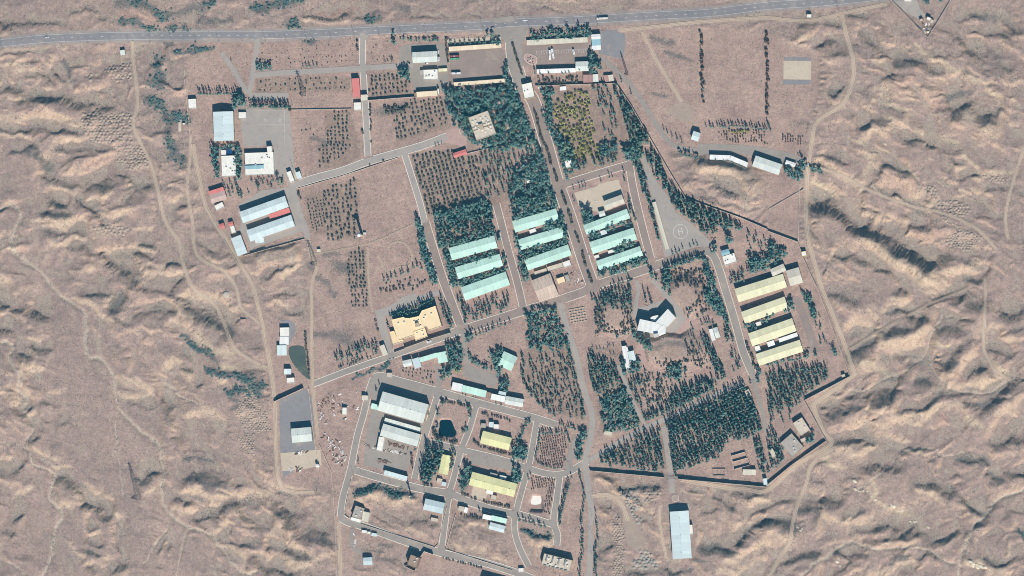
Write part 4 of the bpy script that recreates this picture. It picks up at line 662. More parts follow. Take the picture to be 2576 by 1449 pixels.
# stream beds
CREEKS = [(5,"0,527 37,522 47,542 30,587 37,625 75,662 112,712 155,750 200,782 210,820 212,865 230,897 265,907 292,942 300,987 302,1025 350,1075 405,1124 410,1174 410,1237 425,1287 475,1324 530,1337 550,1369 585,1419 620,1439 650,1432"),
 (4,"0,860 20,864 27,882 17,904 37,932 57,950 55,980 67,1007 52,1035 72,1047 85,1087 60,1115 82,1152 87,1175 130,1202 125,1255 152,1282 155,1302 140,1337 137,1387 122,1422 110,1460"),
 (6,"2407,1460 2422,1387 2447,1327 2482,1295 2515,1252 2557,1242 2585,1222"),(4,"2012,1449 2040,1420 2100,1385 2150,1358 2190,1375 2290,1372 2330,1378 2365,1408 2400,1415"),
 (2.5,"410,972 445,982 446,1000 462,1002 500,1020"),(2,"0,1405 30,1418 60,1435 62,1449"),(2,"298,1065 300,1110 297,1190 305,1250"),(2,"410,1330 390,1350 375,1380 360,1425"),(2.5,"470,1330 455,1365 448,1400 440,1449"),
 (2.5,"2100,950 2150,985 2220,960 2290,925 2330,880 2335,860 2370,800 2400,790"),(2.5,"2145,1235 2220,1195 2270,1140 2330,1125 2390,1145 2425,1140"),(3,"2576,950 2540,958 2500,985 2470,988 2400,975 2350,930 2320,890")]
A_wash = np.zeros((NY, NX))
for w_, t in CREEKS:
    r = line_dist(smooth_line(P('F', t), 3.0), w_*FP*4+4, wx*0.5, wy*0.5)
    if r:
        (i0, i1, j0, j1), d = r; sl = (slice(j0, j1), slice(i0, i1)); hwm = w_*FP*0.75
        Z[sl] -= np.exp(-(d/(hwm*1.6))**2)*(0.25*w_)*np.clip(wild_s[sl], 0, 1); A_wash[sl] = np.maximum(A_wash[sl], np.exp(-(d/hwm)**4))
# mounds, some with planting terraces
for s, t, r0, r1, h_, terr in MOUNDS:
    r = line_dist(P(s, t), r1*FP+4, wx*0.35, wy*0.35)
    if r:
        (i0, i1, j0, j1), d = r; sl = (slice(j0, j1), slice(i0, i1)); t_ = np.clip((r1*FP-d)/((r1-r0)*FP), 0, 1); m_ = h_*t_*t_*(3-2*t_)
        if terr: m_ = m_+0.30*np.sin(m_*2*np.pi/0.9)*np.clip(t_*(1-t_)*8, 0, 1)
        Z[sl] += m_; A_pale[sl] = np.maximum(A_pale[sl], 0.35*(t_ > 0.75))
# pits
for s, t, dep_, rr in (("23","200,640 290,640 300,700 310,800 170,800 180,700",4.0,0),("12","1850,1330 1960,1330 2000,1420 2020,1449 1990,1500 1830,1480 1840,1400",2.6,0),("12","340,600 400,585 470,592 498,650 505,780 545,915 470,870 385,770 338,680",1.2,0)):
    m_ = np.zeros((NY, NX)); poly_mask(P(s, t), m_); Z -= dep_*np.clip(blur(m_, 1, 1)*1.2-0.1, 0, 1)
Z += wild_s*0.0
hard_s = np.clip(blur(hard, 2, 2)*1.6, 0, 1)
Zlow = blur(Z, 9, 2)
Z = Z*(1-hard_s)+np.where(wild_s > 0.5, Zlow, 0.0)*hard_s
for q in yard_polys+[[tuple(c_+u_*(sx*(L_/2+2))+Vector((-u_.y, u_.x))*(sy*(W_/2+2))) for sx, sy in ((-1,-1),(1,-1),(1,1),(-1,1))] for c_, u_, L_, W_ in BR]:
    m_ = np.zeros((NY, NX)); poly_mask(q, m_)
    if m_.sum() < 1: continue
    if (wild_s*m_).sum() < 0.1*m_.sum(): continue
    xs_ = [a for a, b in q]; ys_ = [b for a, b in q]; w_ = win(min(xs_)-14, max(xs_)+14, min(ys_)-14, max(ys_)+14)
    if not w_: continue
    sl = (slice(w_[2], w_[3]), slice(w_[0], w_[1])); z_ = float((Z*m_).sum()/m_.sum()); k_ = np.clip(blur(m_[sl], 3, 2)*2.2, 0, 1); Z[sl] = Z[sl]*(1-k_)+z_*k_
Z += (vnoise(14, 41)*0.06+vnoise(4, 42)*0.05)*(1-hard_s)
# tracks are graded smooth
trk_lines = [smooth_line(P(t[1], t[3]), 1.6) for t in TRACKS]; A_dirt = np.zeros((NY, NX))
Zs = blur(Z, 6, 2)
for t, pl in zip(TRACKS, trk_lines):
    r = line_dist(pl, t[0]*FP+6)
    if r:
        (i0, i1, j0, j1), d = r; sl = (slice(j0, j1), slice(i0, i1)); k_ = np.clip(1.7-d/(t[0]*FP*0.8), 0, 1); Z[sl] = Z[sl]*(1-k_)+Zs[sl]*k_
        A_dirt[sl] = np.maximum(A_dirt[sl], np.clip(1.3-d/(t[0]*FP*0.75), 0, 1)*0.7)
def zat(x, y):
    fx = min(max((x-X0)/DX, 0), NX-1.001); fy = min(max((y-Y0)/DX, 0), NY-1.001); i = int(fx); j = int(fy); a = fx-i; b = fy-j
    return float((Z[j, i]*(1-a)+Z[j, i+1]*a)*(1-b)+(Z[j+1, i]*(1-a)+Z[j+1, i+1]*a)*b)
def rast(arr, x, y):
    i = int((x-X0)/DX+0.5); j = int((y-Y0)/DX+0.5)
    return arr[j, i] if 0 <= i < NX and 0 <= j < NY else 0.0
# ------------------------------------------------------------------ terrain sheet, out to the horizon
gy_, gx_ = np.gradient(Z, DX); steep = np.clip((np.hypot(gx_, gy_)-0.20)/0.40, 0, 1); A_bare = np.clip(blur(steep, 1, 1)*1.1, 0, 1)*wild_s
A_till = np.zeros((NY, NX))
for s_, t_ in TILLED: poly_mask(P(s_, t_), A_till)
A_till = blur(A_till, 1, 1)
A_field = np.clip(blur((wild < 0.5).astype(float), 3, 2), 0, 1)
ext = np.array([6, 16, 34, 70, 140, 280, 560, 1200, 2600, 6000, 12000.0])
HX = np.concatenate([X0-ext[::-1], GX, GX[-1]+ext]); HY = np.concatenate([Y0-ext[::-1], GY, GY[-1]+ext]); ne = len(ext)
def pad(a, fade=False):
    b = np.pad(a, ne, mode='edge')
    return b
Zp = pad(Z); nX, nY = len(HX), len(HY)
hx, hy = np.meshgrid(HX, HY); v = np.stack([hx, hy, Zp], -1).reshape(-1, 3)
idx = np.arange(nX*nY).reshape(nY, nX); f = np.stack([idx[:-1, :-1], idx[:-1, 1:], idx[1:, 1:], idx[1:, :-1]], -1).reshape(-1, 4)
nt = newmat('terrain_soil', 0.97, 0.05)
big = nt.ramp(nt.noise(0.012, 4, 0.6), 0.3, 0.7); mid = nt.ramp(nt.noise(0.07, 5, 0.65), 0.3, 0.72); fin = nt.noise(0.55, 3, 0.75); fin2 = nt.noise(1.6, 2, 0.7)
c = nt.mix(big, rgb(171, 148, 141), rgb(193, 165, 152)); c = nt.mix(nt.math('MULTIPLY', mid, 0.5), c, rgb(150, 133, 126))
fieldc = nt.mix(nt.ramp(nt.noise(0.03, 4, 0.65), 0.3, 0.7), rgb(168, 142, 134), rgb(202, 172, 157)); c = nt.mix(nt.attr('field'), c, fieldc); c = nt.mix(nt.math('MULTIPLY', nt.attr('tilled'), 0.7), c, nt.mix(nt.ramp(nt.noise(0.09, 4, 0.7), 0.35, 0.65), rgb(146, 125, 114), rgb(168, 145, 130)))
c = nt.mix(nt.math('MULTIPLY', nt.attr('bare'), 0.75), c, nt.mix(nt.ramp(nt.noise(0.02, 3, 0.6), 0.35, 0.65), rgb(214, 186, 156), rgb(208, 172, 148)))
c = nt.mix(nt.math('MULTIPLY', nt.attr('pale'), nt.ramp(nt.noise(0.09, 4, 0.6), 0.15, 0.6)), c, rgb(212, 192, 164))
c = nt.mix(nt.math('MULTIPLY', nt.attr('pinkish'), 0.6), c, rgb(196, 158, 142))
rl = nt.math('ABSOLUTE', nt.math('SUBTRACT', nt.noise(0.017, 6, 0.6, None, 0.6), 0.5)); rl2 = nt.math('ABSOLUTE', nt.math('SUBTRACT', nt.noise(0.045, 5, 0.6, None, 1.0), 0.5))
c = nt.mix(nt.math('MULTIPLY', nt.math('SUBTRACT', 1.0, nt.ramp(nt.math('MINIMUM', rl, rl2), 0.002, 0.010)), 0.38), c, rgb(206, 186, 166))
c = nt.mix(nt.attr('fan'), c, rgb(190, 173, 156)); c = nt.mix(nt.attr('wash'), c, rgb(202, 186, 168)); c = nt.mix(nt.attr('dirt'), c, rgb(194, 174, 156))
strk = nt.ramp(nt.noise(0.25, 4, 0.7, nt.map(nt.pos(), (1, 0.25, 1), 0.6), 0.6), 0.48, 0.70)
c = nt.mix(nt.math('MULTIPLY', strk, 0.32), c, rgb(208, 185, 160))
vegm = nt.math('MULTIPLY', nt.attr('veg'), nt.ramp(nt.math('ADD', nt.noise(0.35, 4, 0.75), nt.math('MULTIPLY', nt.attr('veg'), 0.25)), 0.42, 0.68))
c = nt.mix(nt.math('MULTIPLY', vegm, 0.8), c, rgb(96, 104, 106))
med = nt.ramp(nt.noise(0.17, 4, 0.7, None, 0.8), 0.32, 0.68); c = nt.mix(0.30, c, nt.mix(med, (0.25, 0.25, 0.25, 1), (0.75, 0.75, 0.75, 1)), 'OVERLAY')
c = nt.mix(0.42, c, nt.mix(nt.ramp(fin, 0.3, 0.7), (0.2, 0.2, 0.2, 1), (0.8, 0.8, 0.8, 1)), 'OVERLAY')
spk = nt.ramp(nt.noise(0.95, 2, 0.6), 0.62, 0.72); c = nt.mix(nt.math('MULTIPLY', spk, 0.3), c, rgb(112, 106, 104))
nt.l.new(c, nt.bsdf.inputs['Base Color'])
nt.bump(nt.math('ADD', nt.math('ADD', fin, nt.math('MULTIPLY', fin2, 0.4)), nt.math('MULTIPLY', nt.noise(0.2, 4, 0.7), 1.6)), 0.5, 0.7)
me = mesh_np('ground', v, f, 'terrain_soil', 4)
me.polygons.foreach_set('use_smooth', np.ones(len(f), bool))
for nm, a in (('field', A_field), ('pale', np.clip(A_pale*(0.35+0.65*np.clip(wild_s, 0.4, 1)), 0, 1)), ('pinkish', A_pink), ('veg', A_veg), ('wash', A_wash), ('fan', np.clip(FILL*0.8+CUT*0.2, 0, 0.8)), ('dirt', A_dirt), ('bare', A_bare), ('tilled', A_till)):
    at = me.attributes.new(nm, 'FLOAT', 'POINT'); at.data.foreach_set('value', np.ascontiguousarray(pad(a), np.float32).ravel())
tag(link('ground', me), 'dry pinkish beige ground with eroded hills and bare fields', 'ground', kind='structure')
# ------------------------------------------------------------------ strips draped on the ground
def strip_mesh(name, pl, width, mat, zoff, cross=3, flat=None):
    n = len(pl); v = []; f = []
    for i, (x, y) in enumerate(pl):
        a = pl[max(i-1, 0)]; b = pl[min(i+1, n-1)]; d = Vector((b[0]-a[0], b[1]-a[1])).normalized(); nx_, ny_ = -d.y, d.x
        for k in range(cross):
            o = (k/(cross-1)-0.5)*width; px, py = x+nx_*o, y+ny_*o; v.append((px, py, (zat(px, py) if flat is None else flat)+zoff))
    for i in range(n-1):
        for k in range(cross-1): a = i*cross+k; f.append((a+1, a, a+cross, a+cross+1))
    return mesh_from(name, v, f, mat)
def in_road(x, y, skip=-1): return rast(PAVE, x, y) > 0.5
PAVE = np.zeros((NY, NX)); line_mask(hw_line, 5.2, PAVE)
for r, pl in zip(ROADS, road_lines): line_mask(pl, r[0]*FP/2, PAVE)
for q in yard_polys: poly_mask(q, PAVE)
tag(link('verge', strip_mesh('verge', hw_line, 17.0, 'shoulder_gravel', 0.05, 5)), 'pale gravel verge of the highway', 'verge', kind='structure')
hwy = tag(link('highway', strip_mesh('highway', hw_line, 10.6, 'asphalt_highway', 0.12, 5)), 'two lane blue grey highway crossing the top', 'highway', kind='structure')
for off in (-4.7, 4.7):
    pl2 = []
    for i, (x, y) in enumerate(hw_line):
        a = hw_line[max(i-1, 0)]; b = hw_line[min(i+1, len(hw_line)-1)]; d = Vector((b[0]-a[0], b[1]-a[1])).normalized(); pl2.append((x-d.y*off, y+d.x*off))
    link('edge_line', strip_mesh('edge_line', pl2, 0.22, 'paint_white', 0.135, 2), hwy)
dash = MB().slab([(-1.7, -0.16, 0), (1.7, -0.16, 0), (1.7, 0.16, 0), (-1.7, 0.16, 0)], 0.004).mesh('lane_dash', 'paint_white')
acc = 0.0
for (x, y), (x2, y2) in zip(hw_line[:-1], hw_line[1:]):
    L = math.hypot(x2-x, y2-y); acc += L
    if acc > 9.0 and abs(x) < 690:
        acc = 0.0; link('lane_dash', dash, hwy, (x, y, zat(x, y)+0.142), math.atan2(y2-y, x2-x))
for i, (q, y) in enumerate(zip(yard_polys, YARDS)):
    z0 = float(np.median([zat(*p) for p in q])); zt = max(z0, 0 if abs(z0) < 0.5 else z0)+0.07+0.006*(i % 9)
    m = MB().prism(q, zt-0.4, zt).mesh('yard', y[0]); tag(link('yard', m), y[1], 'yard', kind='structure')
for i, (r, pl) in enumerate(zip(ROADS, road_lines)):
    zo = 0.13+0.007*(i % 12); o = tag(link('road', strip_mesh('road', pl, r[0]*FP, r[1], zo, 3)), r[3], 'road', kind='structure')
    if not r[2]: continue
    mb = MB(); hwid = r[0]*FP/2; n = len(pl)
    for side in (-1, 1):
        run = []
        for k in range(n):
            x, y = pl[k]; a = pl[max(k-1, 0)]; b = pl[min(k+1, n-1)]; d = Vector((b[0]-a[0], b[1]-a[1])).normalized(); nx_, ny_ = -d.y*side, d.x*side
            if in_road(x+nx_*(hwid+2.0), y+ny_*(hwid+2.0)):
                run = []; continue
            p0 = (x+nx_*hwid, y+ny_*hwid); p1 = (x+nx_*(hwid+0.85), y+ny_*(hwid+0.85)); z_ = zat(*p0)+zo+0.12
            if run:
                q0, q1, qz = run; w4 = [(*q0, qz), (*p0, z_), (*p1, z_), (*q1, qz)]
                mb.slab(w4 if side < 0 else w4[::-1], 0.3)
            run = (p0, p1, z_)
    if mb.v: link('kerb', mb.mesh('kerb', 'kerbstone'), o)
for i, (t, pl) in enumerate(zip(TRACKS, trk_lines)):
    wd = t[0]*FP*(0.95 if t[0] > 6 else 0.7); rs = random.Random(i); o = tag(link('dirt_track', strip_mesh('dirt_track', [(x+rs.gauss(0, 0.2), y+rs.gauss(0, 0.2)) for x, y in pl], wd, 'dirt_road', 0.30+0.006*(i % 5), 7)), t[2], 'track', kind='structure')
    n = len(pl)
    for off in (-0.24, 0.2):
        p2 = []
        for k, (x, y) in enumerate(pl):
            a = pl[max(k-1, 0)]; b = pl[min(k+1, n-1)]; d = Vector((b[0]-a[0], b[1]-a[1])).normalized(); q = wd*off+rs.gauss(0, 0.12); p2.append((x-d.y*q, y+d.x*q))
        link('rut', strip_mesh('rut', p2, 0.55, 'dirt_rut', 0.35+0.006*(i % 5), 2), o)
# ------------------------------------------------------------------ buildings
CATS = {'stair_tower':'tower','rooftop_shed':'shed','pump_house':'pump house','gate_canopy':'canopy','guard_hut':'hut','lean_to':'lean-to','tank_shed':'shed','plant_building':'building','watch_post':'watch post','link':'building','office':'office','hall':'hall'}
def part(root, name, mb, mat, smooth=False): return link(name, mb.mesh(name, mat, smooth), root)
def openings(root, L, Wd, h, big, rs):
    """doors and windows on the long south wall and the east end"""
    y = -Wd/2
    dm = MB().box(-1.6, 1.6, -0.06, 0.0, 0, min(3.6, h*0.75)).mesh('door', 'door_metal') if big else MB().box(-0.6, 0.6, -0.06, 0.0, 0, 2.1).mesh('door', 'door_metal')
    d = link('door', dm, root, (rs.uniform(-0.25, 0.25)*L, y, 0)); link('handle', HANDLE, d, (0.4, -0.08, 1.05))
    if big:
        link('door', dm, root, (L/2, 0, 0), math.pi/2)
    n = int(min(10, L/6.0)); wz = h*0.62
    for k in range(n):
        x = (k+0.5)/n*L-L/2
        if abs(x-d.location.x) < 2.4: continue
        w = link('window', WIN, root, (x, y, wz)); link('pane', PANE, w)
HANDLE = MB().box(-0.12, 0.12, -0.03, 0.0, -0.04, 0.04).mesh('handle', 'steel')
WIN = MB().box(-0.75, 0.75, -0.07, 0, -0.5, -0.42).box(-0.75, 0.75, -0.07, 0, 0.42, 0.5).box(-0.75, -0.67, -0.07, 0, -0.42, 0.42).box(0.67, 0.75, -0.07, 0, -0.42, 0.42).mesh('window', 'steel')
PANE = MB().box(-0.67, 0.67, -0.03, 0.0, -0.42, 0.42).mesh('pane', 'glass_dark')
VENT = MB().cone(0, 0, 0, 0.5, 0.28, 0.28, 8).cone(0, 0, 0.5, 0.75, 0.45, 0.05, 8).mesh('roof_vent', 'steel')
ACU = MB().box(-0.9, 0.9, -0.7, 0.7, 0.15, 1.25).box(-0.8, -0.6, -0.6, 0.6, 0, 0.15).box(0.6, 0.8, -0.6, 0.6, 0, 0.15).cone(0, 0, 1.25, 1.35, 0.5, 0.5, 10).mesh('air_conditioner', 'flat_white')
TANKM = MB().cone(0, 0, 0, 1.6, 0.8, 0.8, 12).cone(0, 0, 1.6, 1.9, 0.8, 0.15, 12).mesh('roof_tank', 'tank_white')
def build(b, rect):
    sheet, q, h, form, roofm, wallm, name, label = b; c, u, L, Wd = rect; rs = random.Random(label)
    ang = math.atan2(u.y, u.x)
    if form == 'v': ang += math.pi/2; L, Wd = Wd, L
    z0 = zat(c.x, c.y); z0 = 0.05 if abs(z0) < 0.35 else z0
    root = empty(name, (c.x, c.y, z0), ang); tag(root, label, CATS.get(name, name.replace('_', ' ')))
    if form in 'gv':
        rise = min(0.065*Wd, 1.8); ov = 0.35; n = max(2, round(L/5.2)); w = (L+2*ov)/n
        mb = MB(); b0 = [(-Wd/2, -2.0), (Wd/2, -2.0), (Wd/2, h), (0, h+rise-0.02), (-Wd/2, h)]
        mb.v = [(-L/2, y, z) for y, z in b0]+[(L/2, y, z) for y, z in b0]; mb.f = [(0, 4, 3, 2, 1), (5, 6, 7, 8, 9)]+[(i, (i+1) % 5, 5+(i+1) % 5, 5+i) for i in range(5)]
        part(root, 'wall', mb, wallm)
        sl = rise/(Wd/2); y1 = Wd/2+ov; ze = h-sl*ov+0.12; zr = h+rise+0.12
        for side in (1, -1):
            qd = [(-w/2+0.02, side*y1, ze), (w/2-0.02, side*y1, ze), (w/2-0.02, 0.0, zr), (-w/2+0.02, 0.0, zr)]
            me = MB().slab(qd if side < 0 else qd[::-1], 0.09).box(w/2-0.12, w/2+0.02, *(sorted((side*y1, side*(y1-0.3)))), ze-0.05, ze+0.06).mesh('roof_sheet', roofm)
            for k in range(n): link('roof_sheet', me, root, (-L/2-ov+(k+0.5)*w, 0, 0.012*(k % 2)))
        part(root, 'ridge_cap', MB().slab([(-L/2-ov, -0.35, zr-sl*0.35+0.05), (L/2+ov, -0.35, zr-sl*0.35+0.05), (L/2+ov, 0, zr+0.06), (-L/2-ov, 0, zr+0.06)], 0.05).slab([(-L/2-ov, 0, zr+0.06), (L/2+ov, 0, zr+0.06), (L/2+ov, 0.35, zr-sl*0.35+0.05), (-L/2-ov, 0.35, zr-sl*0.35+0.05)], 0.05), roofm)
        if Wd > 16 and h > 6:
            for k in range(int(L/11)): link('roof_vent', VENT, root, (-L/2+(k+0.7)*11, 0.0, zr+0.05))
        openings(root, L, Wd, h, L > 18, rs)
    elif form in 'sc':
        rise = min(0.09*Wd, 0.8); ov = 0.3; n = max(2, round(L/5.2)); w = (L+2*ov)/n; zl, zh = h-rise/2+0.12, h+rise/2+0.12
        me = MB().slab([(-w/2+0.02, -Wd/2-ov, zl), (w/2-0.02, -Wd/2-ov, zl), (w/2-0.02, Wd/2+ov, zh), (-w/2+0.02, Wd/2+ov, zh)], 0.1).mesh('roof_sheet', roofm)
        for k in range(n): link('roof_sheet', me, root, (-L/2-ov+(k+0.5)*w, 0, 0.012*(k % 2)))
        if form == 's':
            mb = MB(); b0 = [(-Wd/2, -2.0), (Wd/2, -2.0), (Wd/2, zh-0.13), (-Wd/2, zl-0.13)]
            mb.v = [(-L/2, y, z) for y, z in b0]+[(L/2, y, z) for y, z in b0]; mb.f = [(0, 3, 2, 1), (4, 5, 6, 7)]+[(i, (i+1) % 4, 4+(i+1) % 4, 4+i) for i in range(4)]
            part(root, 'wall', mb, wallm); openings(root, L, Wd, h, L > 22, rs)
        else:
            part(root, 'back_wall', MB().box(-L/2, L/2, Wd/2-0.25, Wd/2-0.05, -1, zh-0.2), wallm)
            ps = MB().box(-0.1, 0.1, -0.1, 0.1, -0.5, zl-0.1).mesh('post', 'steel')
            for k in range(max(2, int(L/8))+1): link('post', ps, root, (-L/2+0.3+k*(L-0.6)/max(2, int(L/8)), -Wd/2+0.3, 0))
            part(root, 'beam', MB().box(-L/2, L/2, -Wd/2+0.15, -Wd/2+0.4, zl-0.35, zl-0.12), 'steel')
    else:
        part(root, 'wall', MB().box(-L/2, L/2, -Wd/2, Wd/2, -2.0, h-0.02), wallm); t = 0.25; ph = 0.45 if L*Wd > 60 else 0.2
        part(root, 'parapet', MB().box(-L/2-0.05, L/2+0.05, Wd/2-t, Wd/2+0.05, h, h+ph).box(-L/2-0.05, L/2+0.05, -Wd/2-0.05, -Wd/2+t, h, h+ph).box(-L/2-0.05, -L/2+t, -Wd/2+t, Wd/2-t, h, h+ph).box(L/2-t, L/2+0.05, -Wd/2+t, Wd/2-t, h, h+ph), wallm)
        nx_ = max(1, round(L/7)); ny_ = max(1, round(Wd/7)); px, py = (L-2*t)/nx_, (Wd-2*t)/ny_
        me = MB().box(-px/2+0.03, px/2-0.03, -py/2+0.03, py/2-0.03, h-0.02, h+0.06).mesh('roof_panel', roofm)
        for i in range(nx_):
            for j in range(ny_): link('roof_panel', me, root, (-L/2+t+(i+0.5)*px, -Wd/2+t+(j+0.5)*py, 0.01*((i+j) % 2)))
        if L*Wd > 150:
            for k in range(int(min(26, L*Wd/42)) if name in ('office', 'plant_building') and 'cream' not in label else 2+int(L*Wd/300)):
                link('air_conditioner', ACU, root, (rs.uniform(-0.4, 0.4)*L, rs.uniform(-0.36, 0.36)*Wd, h+0.06), rs.choice((0, 1.57)))
        if name in ('office', 'gatehouse', 'canteen', 'house') and L*Wd > 90 and 'cream' not in label: link('roof_tank', TANKM, root, (L*0.3, Wd*0.25, h+0.06))
        openings(root, L, Wd, h, False, rs)
        if name == 'office' and h > 10:
            part(root, 'roof_wall', MB().box(-L/2+t, L/2-t, 1.0, 1.3, h+0.07, h+0.9).box(-L/2+t, L/2-t, -3.2, -2.9, h+0.07, h+0.9).box(-4, 1, -5.5, 2.6, h+0.07, h+2.6), 'wall_cream')
        if name == 'plant_building':
            pm = MB()
            for k in range(6): pm.bar((-L/2+2+k*5.5, -Wd/2+1.2, h+0.7), (-L/2+6.5+k*5.5, -Wd/2+1.2, h+0.7), 0.35)
            for k in range(4): pm.box(-L/2+4+k*8, -L/2+5.4+k*8, -Wd*0.1, Wd*0.38, h+0.1, h+1.6)
            part(root, 'pipework', pm, 'steel')
    return root
for b, r in zip(BLD, BR): build(b, r)
# the bent white hall: one outline, ribbed sheets following each wing
def white_hall():
    h = 11.0; sh = Vector((LEAN*h, 0)); L_ = [Vector(p)+sh for p in P('22', '1285,312 1440,345 1545,395 1540,455 1480,480 1420,455 1258,425')]; R_ = [Vector(p)+sh for p in P('22', '1442,344 1565,210 1640,295 1547,394')]
    c = L_[2]; root = tag(empty('assembly_hall', (c.x, c.y, 0.05)), 'white ribbed assembly hall with two splayed wings', 'hall')
    for w in (L_, R_):
        loc = [(p.x-c.x, p.y-c.y) for p in w]; part(root, 'wall', MB().prism(loc, -1, h-0.1), 'wall_white')
        part(root, 'roof', MB().prism(loc, h-0.05, h+0.15), 'roof_white')
    def ribs(a, b, dvec, n):
        a, b, d_ = Vector(P('22', a)[0])+sh-c, Vector(P('22', b)[0])+sh-c, Vector(P('22', dvec)[0])-Vector(P('22', '0,0')[0])
        for k in range(n):
            p = a.lerp(b, (k+0.5)/n); link('roof_rib', MB().bar((0, 0, 0), (d_.x, d_.y, 0), 0.12).mesh('roof_rib', 'flat_white'), root, (p.x, p.y, h+0.2))
    ribs('1288,322', '1270,420', '140,28', 10); ribs('1452,342', '1560,222', '90,60', 12); ribs('1440,350', '1420,440', '110,20', 8)
    pent = [(p[0]+sh.x-c.x, p[1]-c.y) for p in P('22', '1385,300 1412,283 1462,272 1480,300 1440,338 1400,330')]
    q = part(root, 'entrance_canopy', MB().prism(pent, h-3.2, h-2.8), 'flat_white')
    box = [(p[0]+sh.x-c.x, p[1]-c.y) for p in P('22', '1425,462 1470,455 1476,490 1432,500')]
    part(root, 'lift_housing', MB().prism(box, h+0.15, h+3.0), 'wall_white'); link('door', MB().box(-1.5, 1.5, -0.1, 0, 0, 2.6).mesh('door', 'glass_dark'), root, (-2, -3.9, 0))
white_hall()
def cream_complex():
    c = Vector(P('12', '1600,380')[0])+Vector((LEAN*8, 0)); root = tag(empty('office_complex', (c.x, c.y, 0.05)), 'cream roofed stepped office complex of joined flat blocks', 'office')
    for k, (t, h) in enumerate(zip(CREAM, (8.0, 8.6, 7.4, 6.6, 4.2))):
        q = [Vector((a+LEAN*8-c.x, b-c.y)) for a, b in P('12', t)]; part(root, 'wall', MB().prism([tuple(v_) for v_ in q], -1, h), 'wall_cream'); m_ = sum(q, Vector((0, 0)))/len(q)
        inn = [v_+(m_-v_).normalized()*0.5 for v_ in q]; part(root, 'roof', MB().prism([tuple(v_) for v_ in inn], h-0.1, h+0.06), 'flat_cream'); mb = MB(); n = len(q)
        for i in range(n): mb.slab([(*q[i], h+0.5), (*q[(i+1) % n], h+0.5), (*inn[(i+1) % n], h+0.5), (*inn[i], h+0.5)], 0.6)
        part(root, 'parapet', mb, 'flat_cream')
        for j in range(3 if k < 4 else 0): a = q[j % n].lerp(m_, 0.55); link('air_conditioner', ACU, root, (a.x, a.y, h+0.06), 0.3)
    box = [(a+LEAN*8-c.x, b-c.y) for a, b in P('12', '1600,355 1640,345 1650,385 1610,395')]; part(root, 'stair_head', MB().prism(box, 7.0, 10.2), 'wall_cream'); link('door', MB().box(-1, 1, -0.1, 0, 0, 2.4).mesh('door', 'glass_dark'), root, (2, -18.5, 0))
cream_complex()
# solar array
c_, u_, L_, W_ = bld_rect('01', '2280,46 2338,45 2338,116 2280,118'); root = tag(empty('solar_array', (c_.x+0.5, c_.y, 0.05), math.atan2(u_.y, u_.x)), 'blue solar panel array right of the small white annexe', 'solar array')
part(root, 'support_frame', MB().box(-L_/2, L_/2, -W_/2, -W_/2+0.15, 0, 2.4).box(-L_/2, L_/2, W_/2-0.15, W_/2, 0, 3.2), 'steel')
pm = MB().box(-L_/10+0.08, L_/10-0.08, -W_/12+0.08, W_/12-0.08, 0, 0.06).mesh('solar_panel', 'solar_blue')
for i in range(5):
    for j in range(6): o = link('solar_panel', pm, root, (-L_/2+(i+0.5)*L_/5, -W_/2+(j+0.5)*W_/6, 2.45+0.13*j)); o.rotation_euler = (math.radians(5), 0, 0)
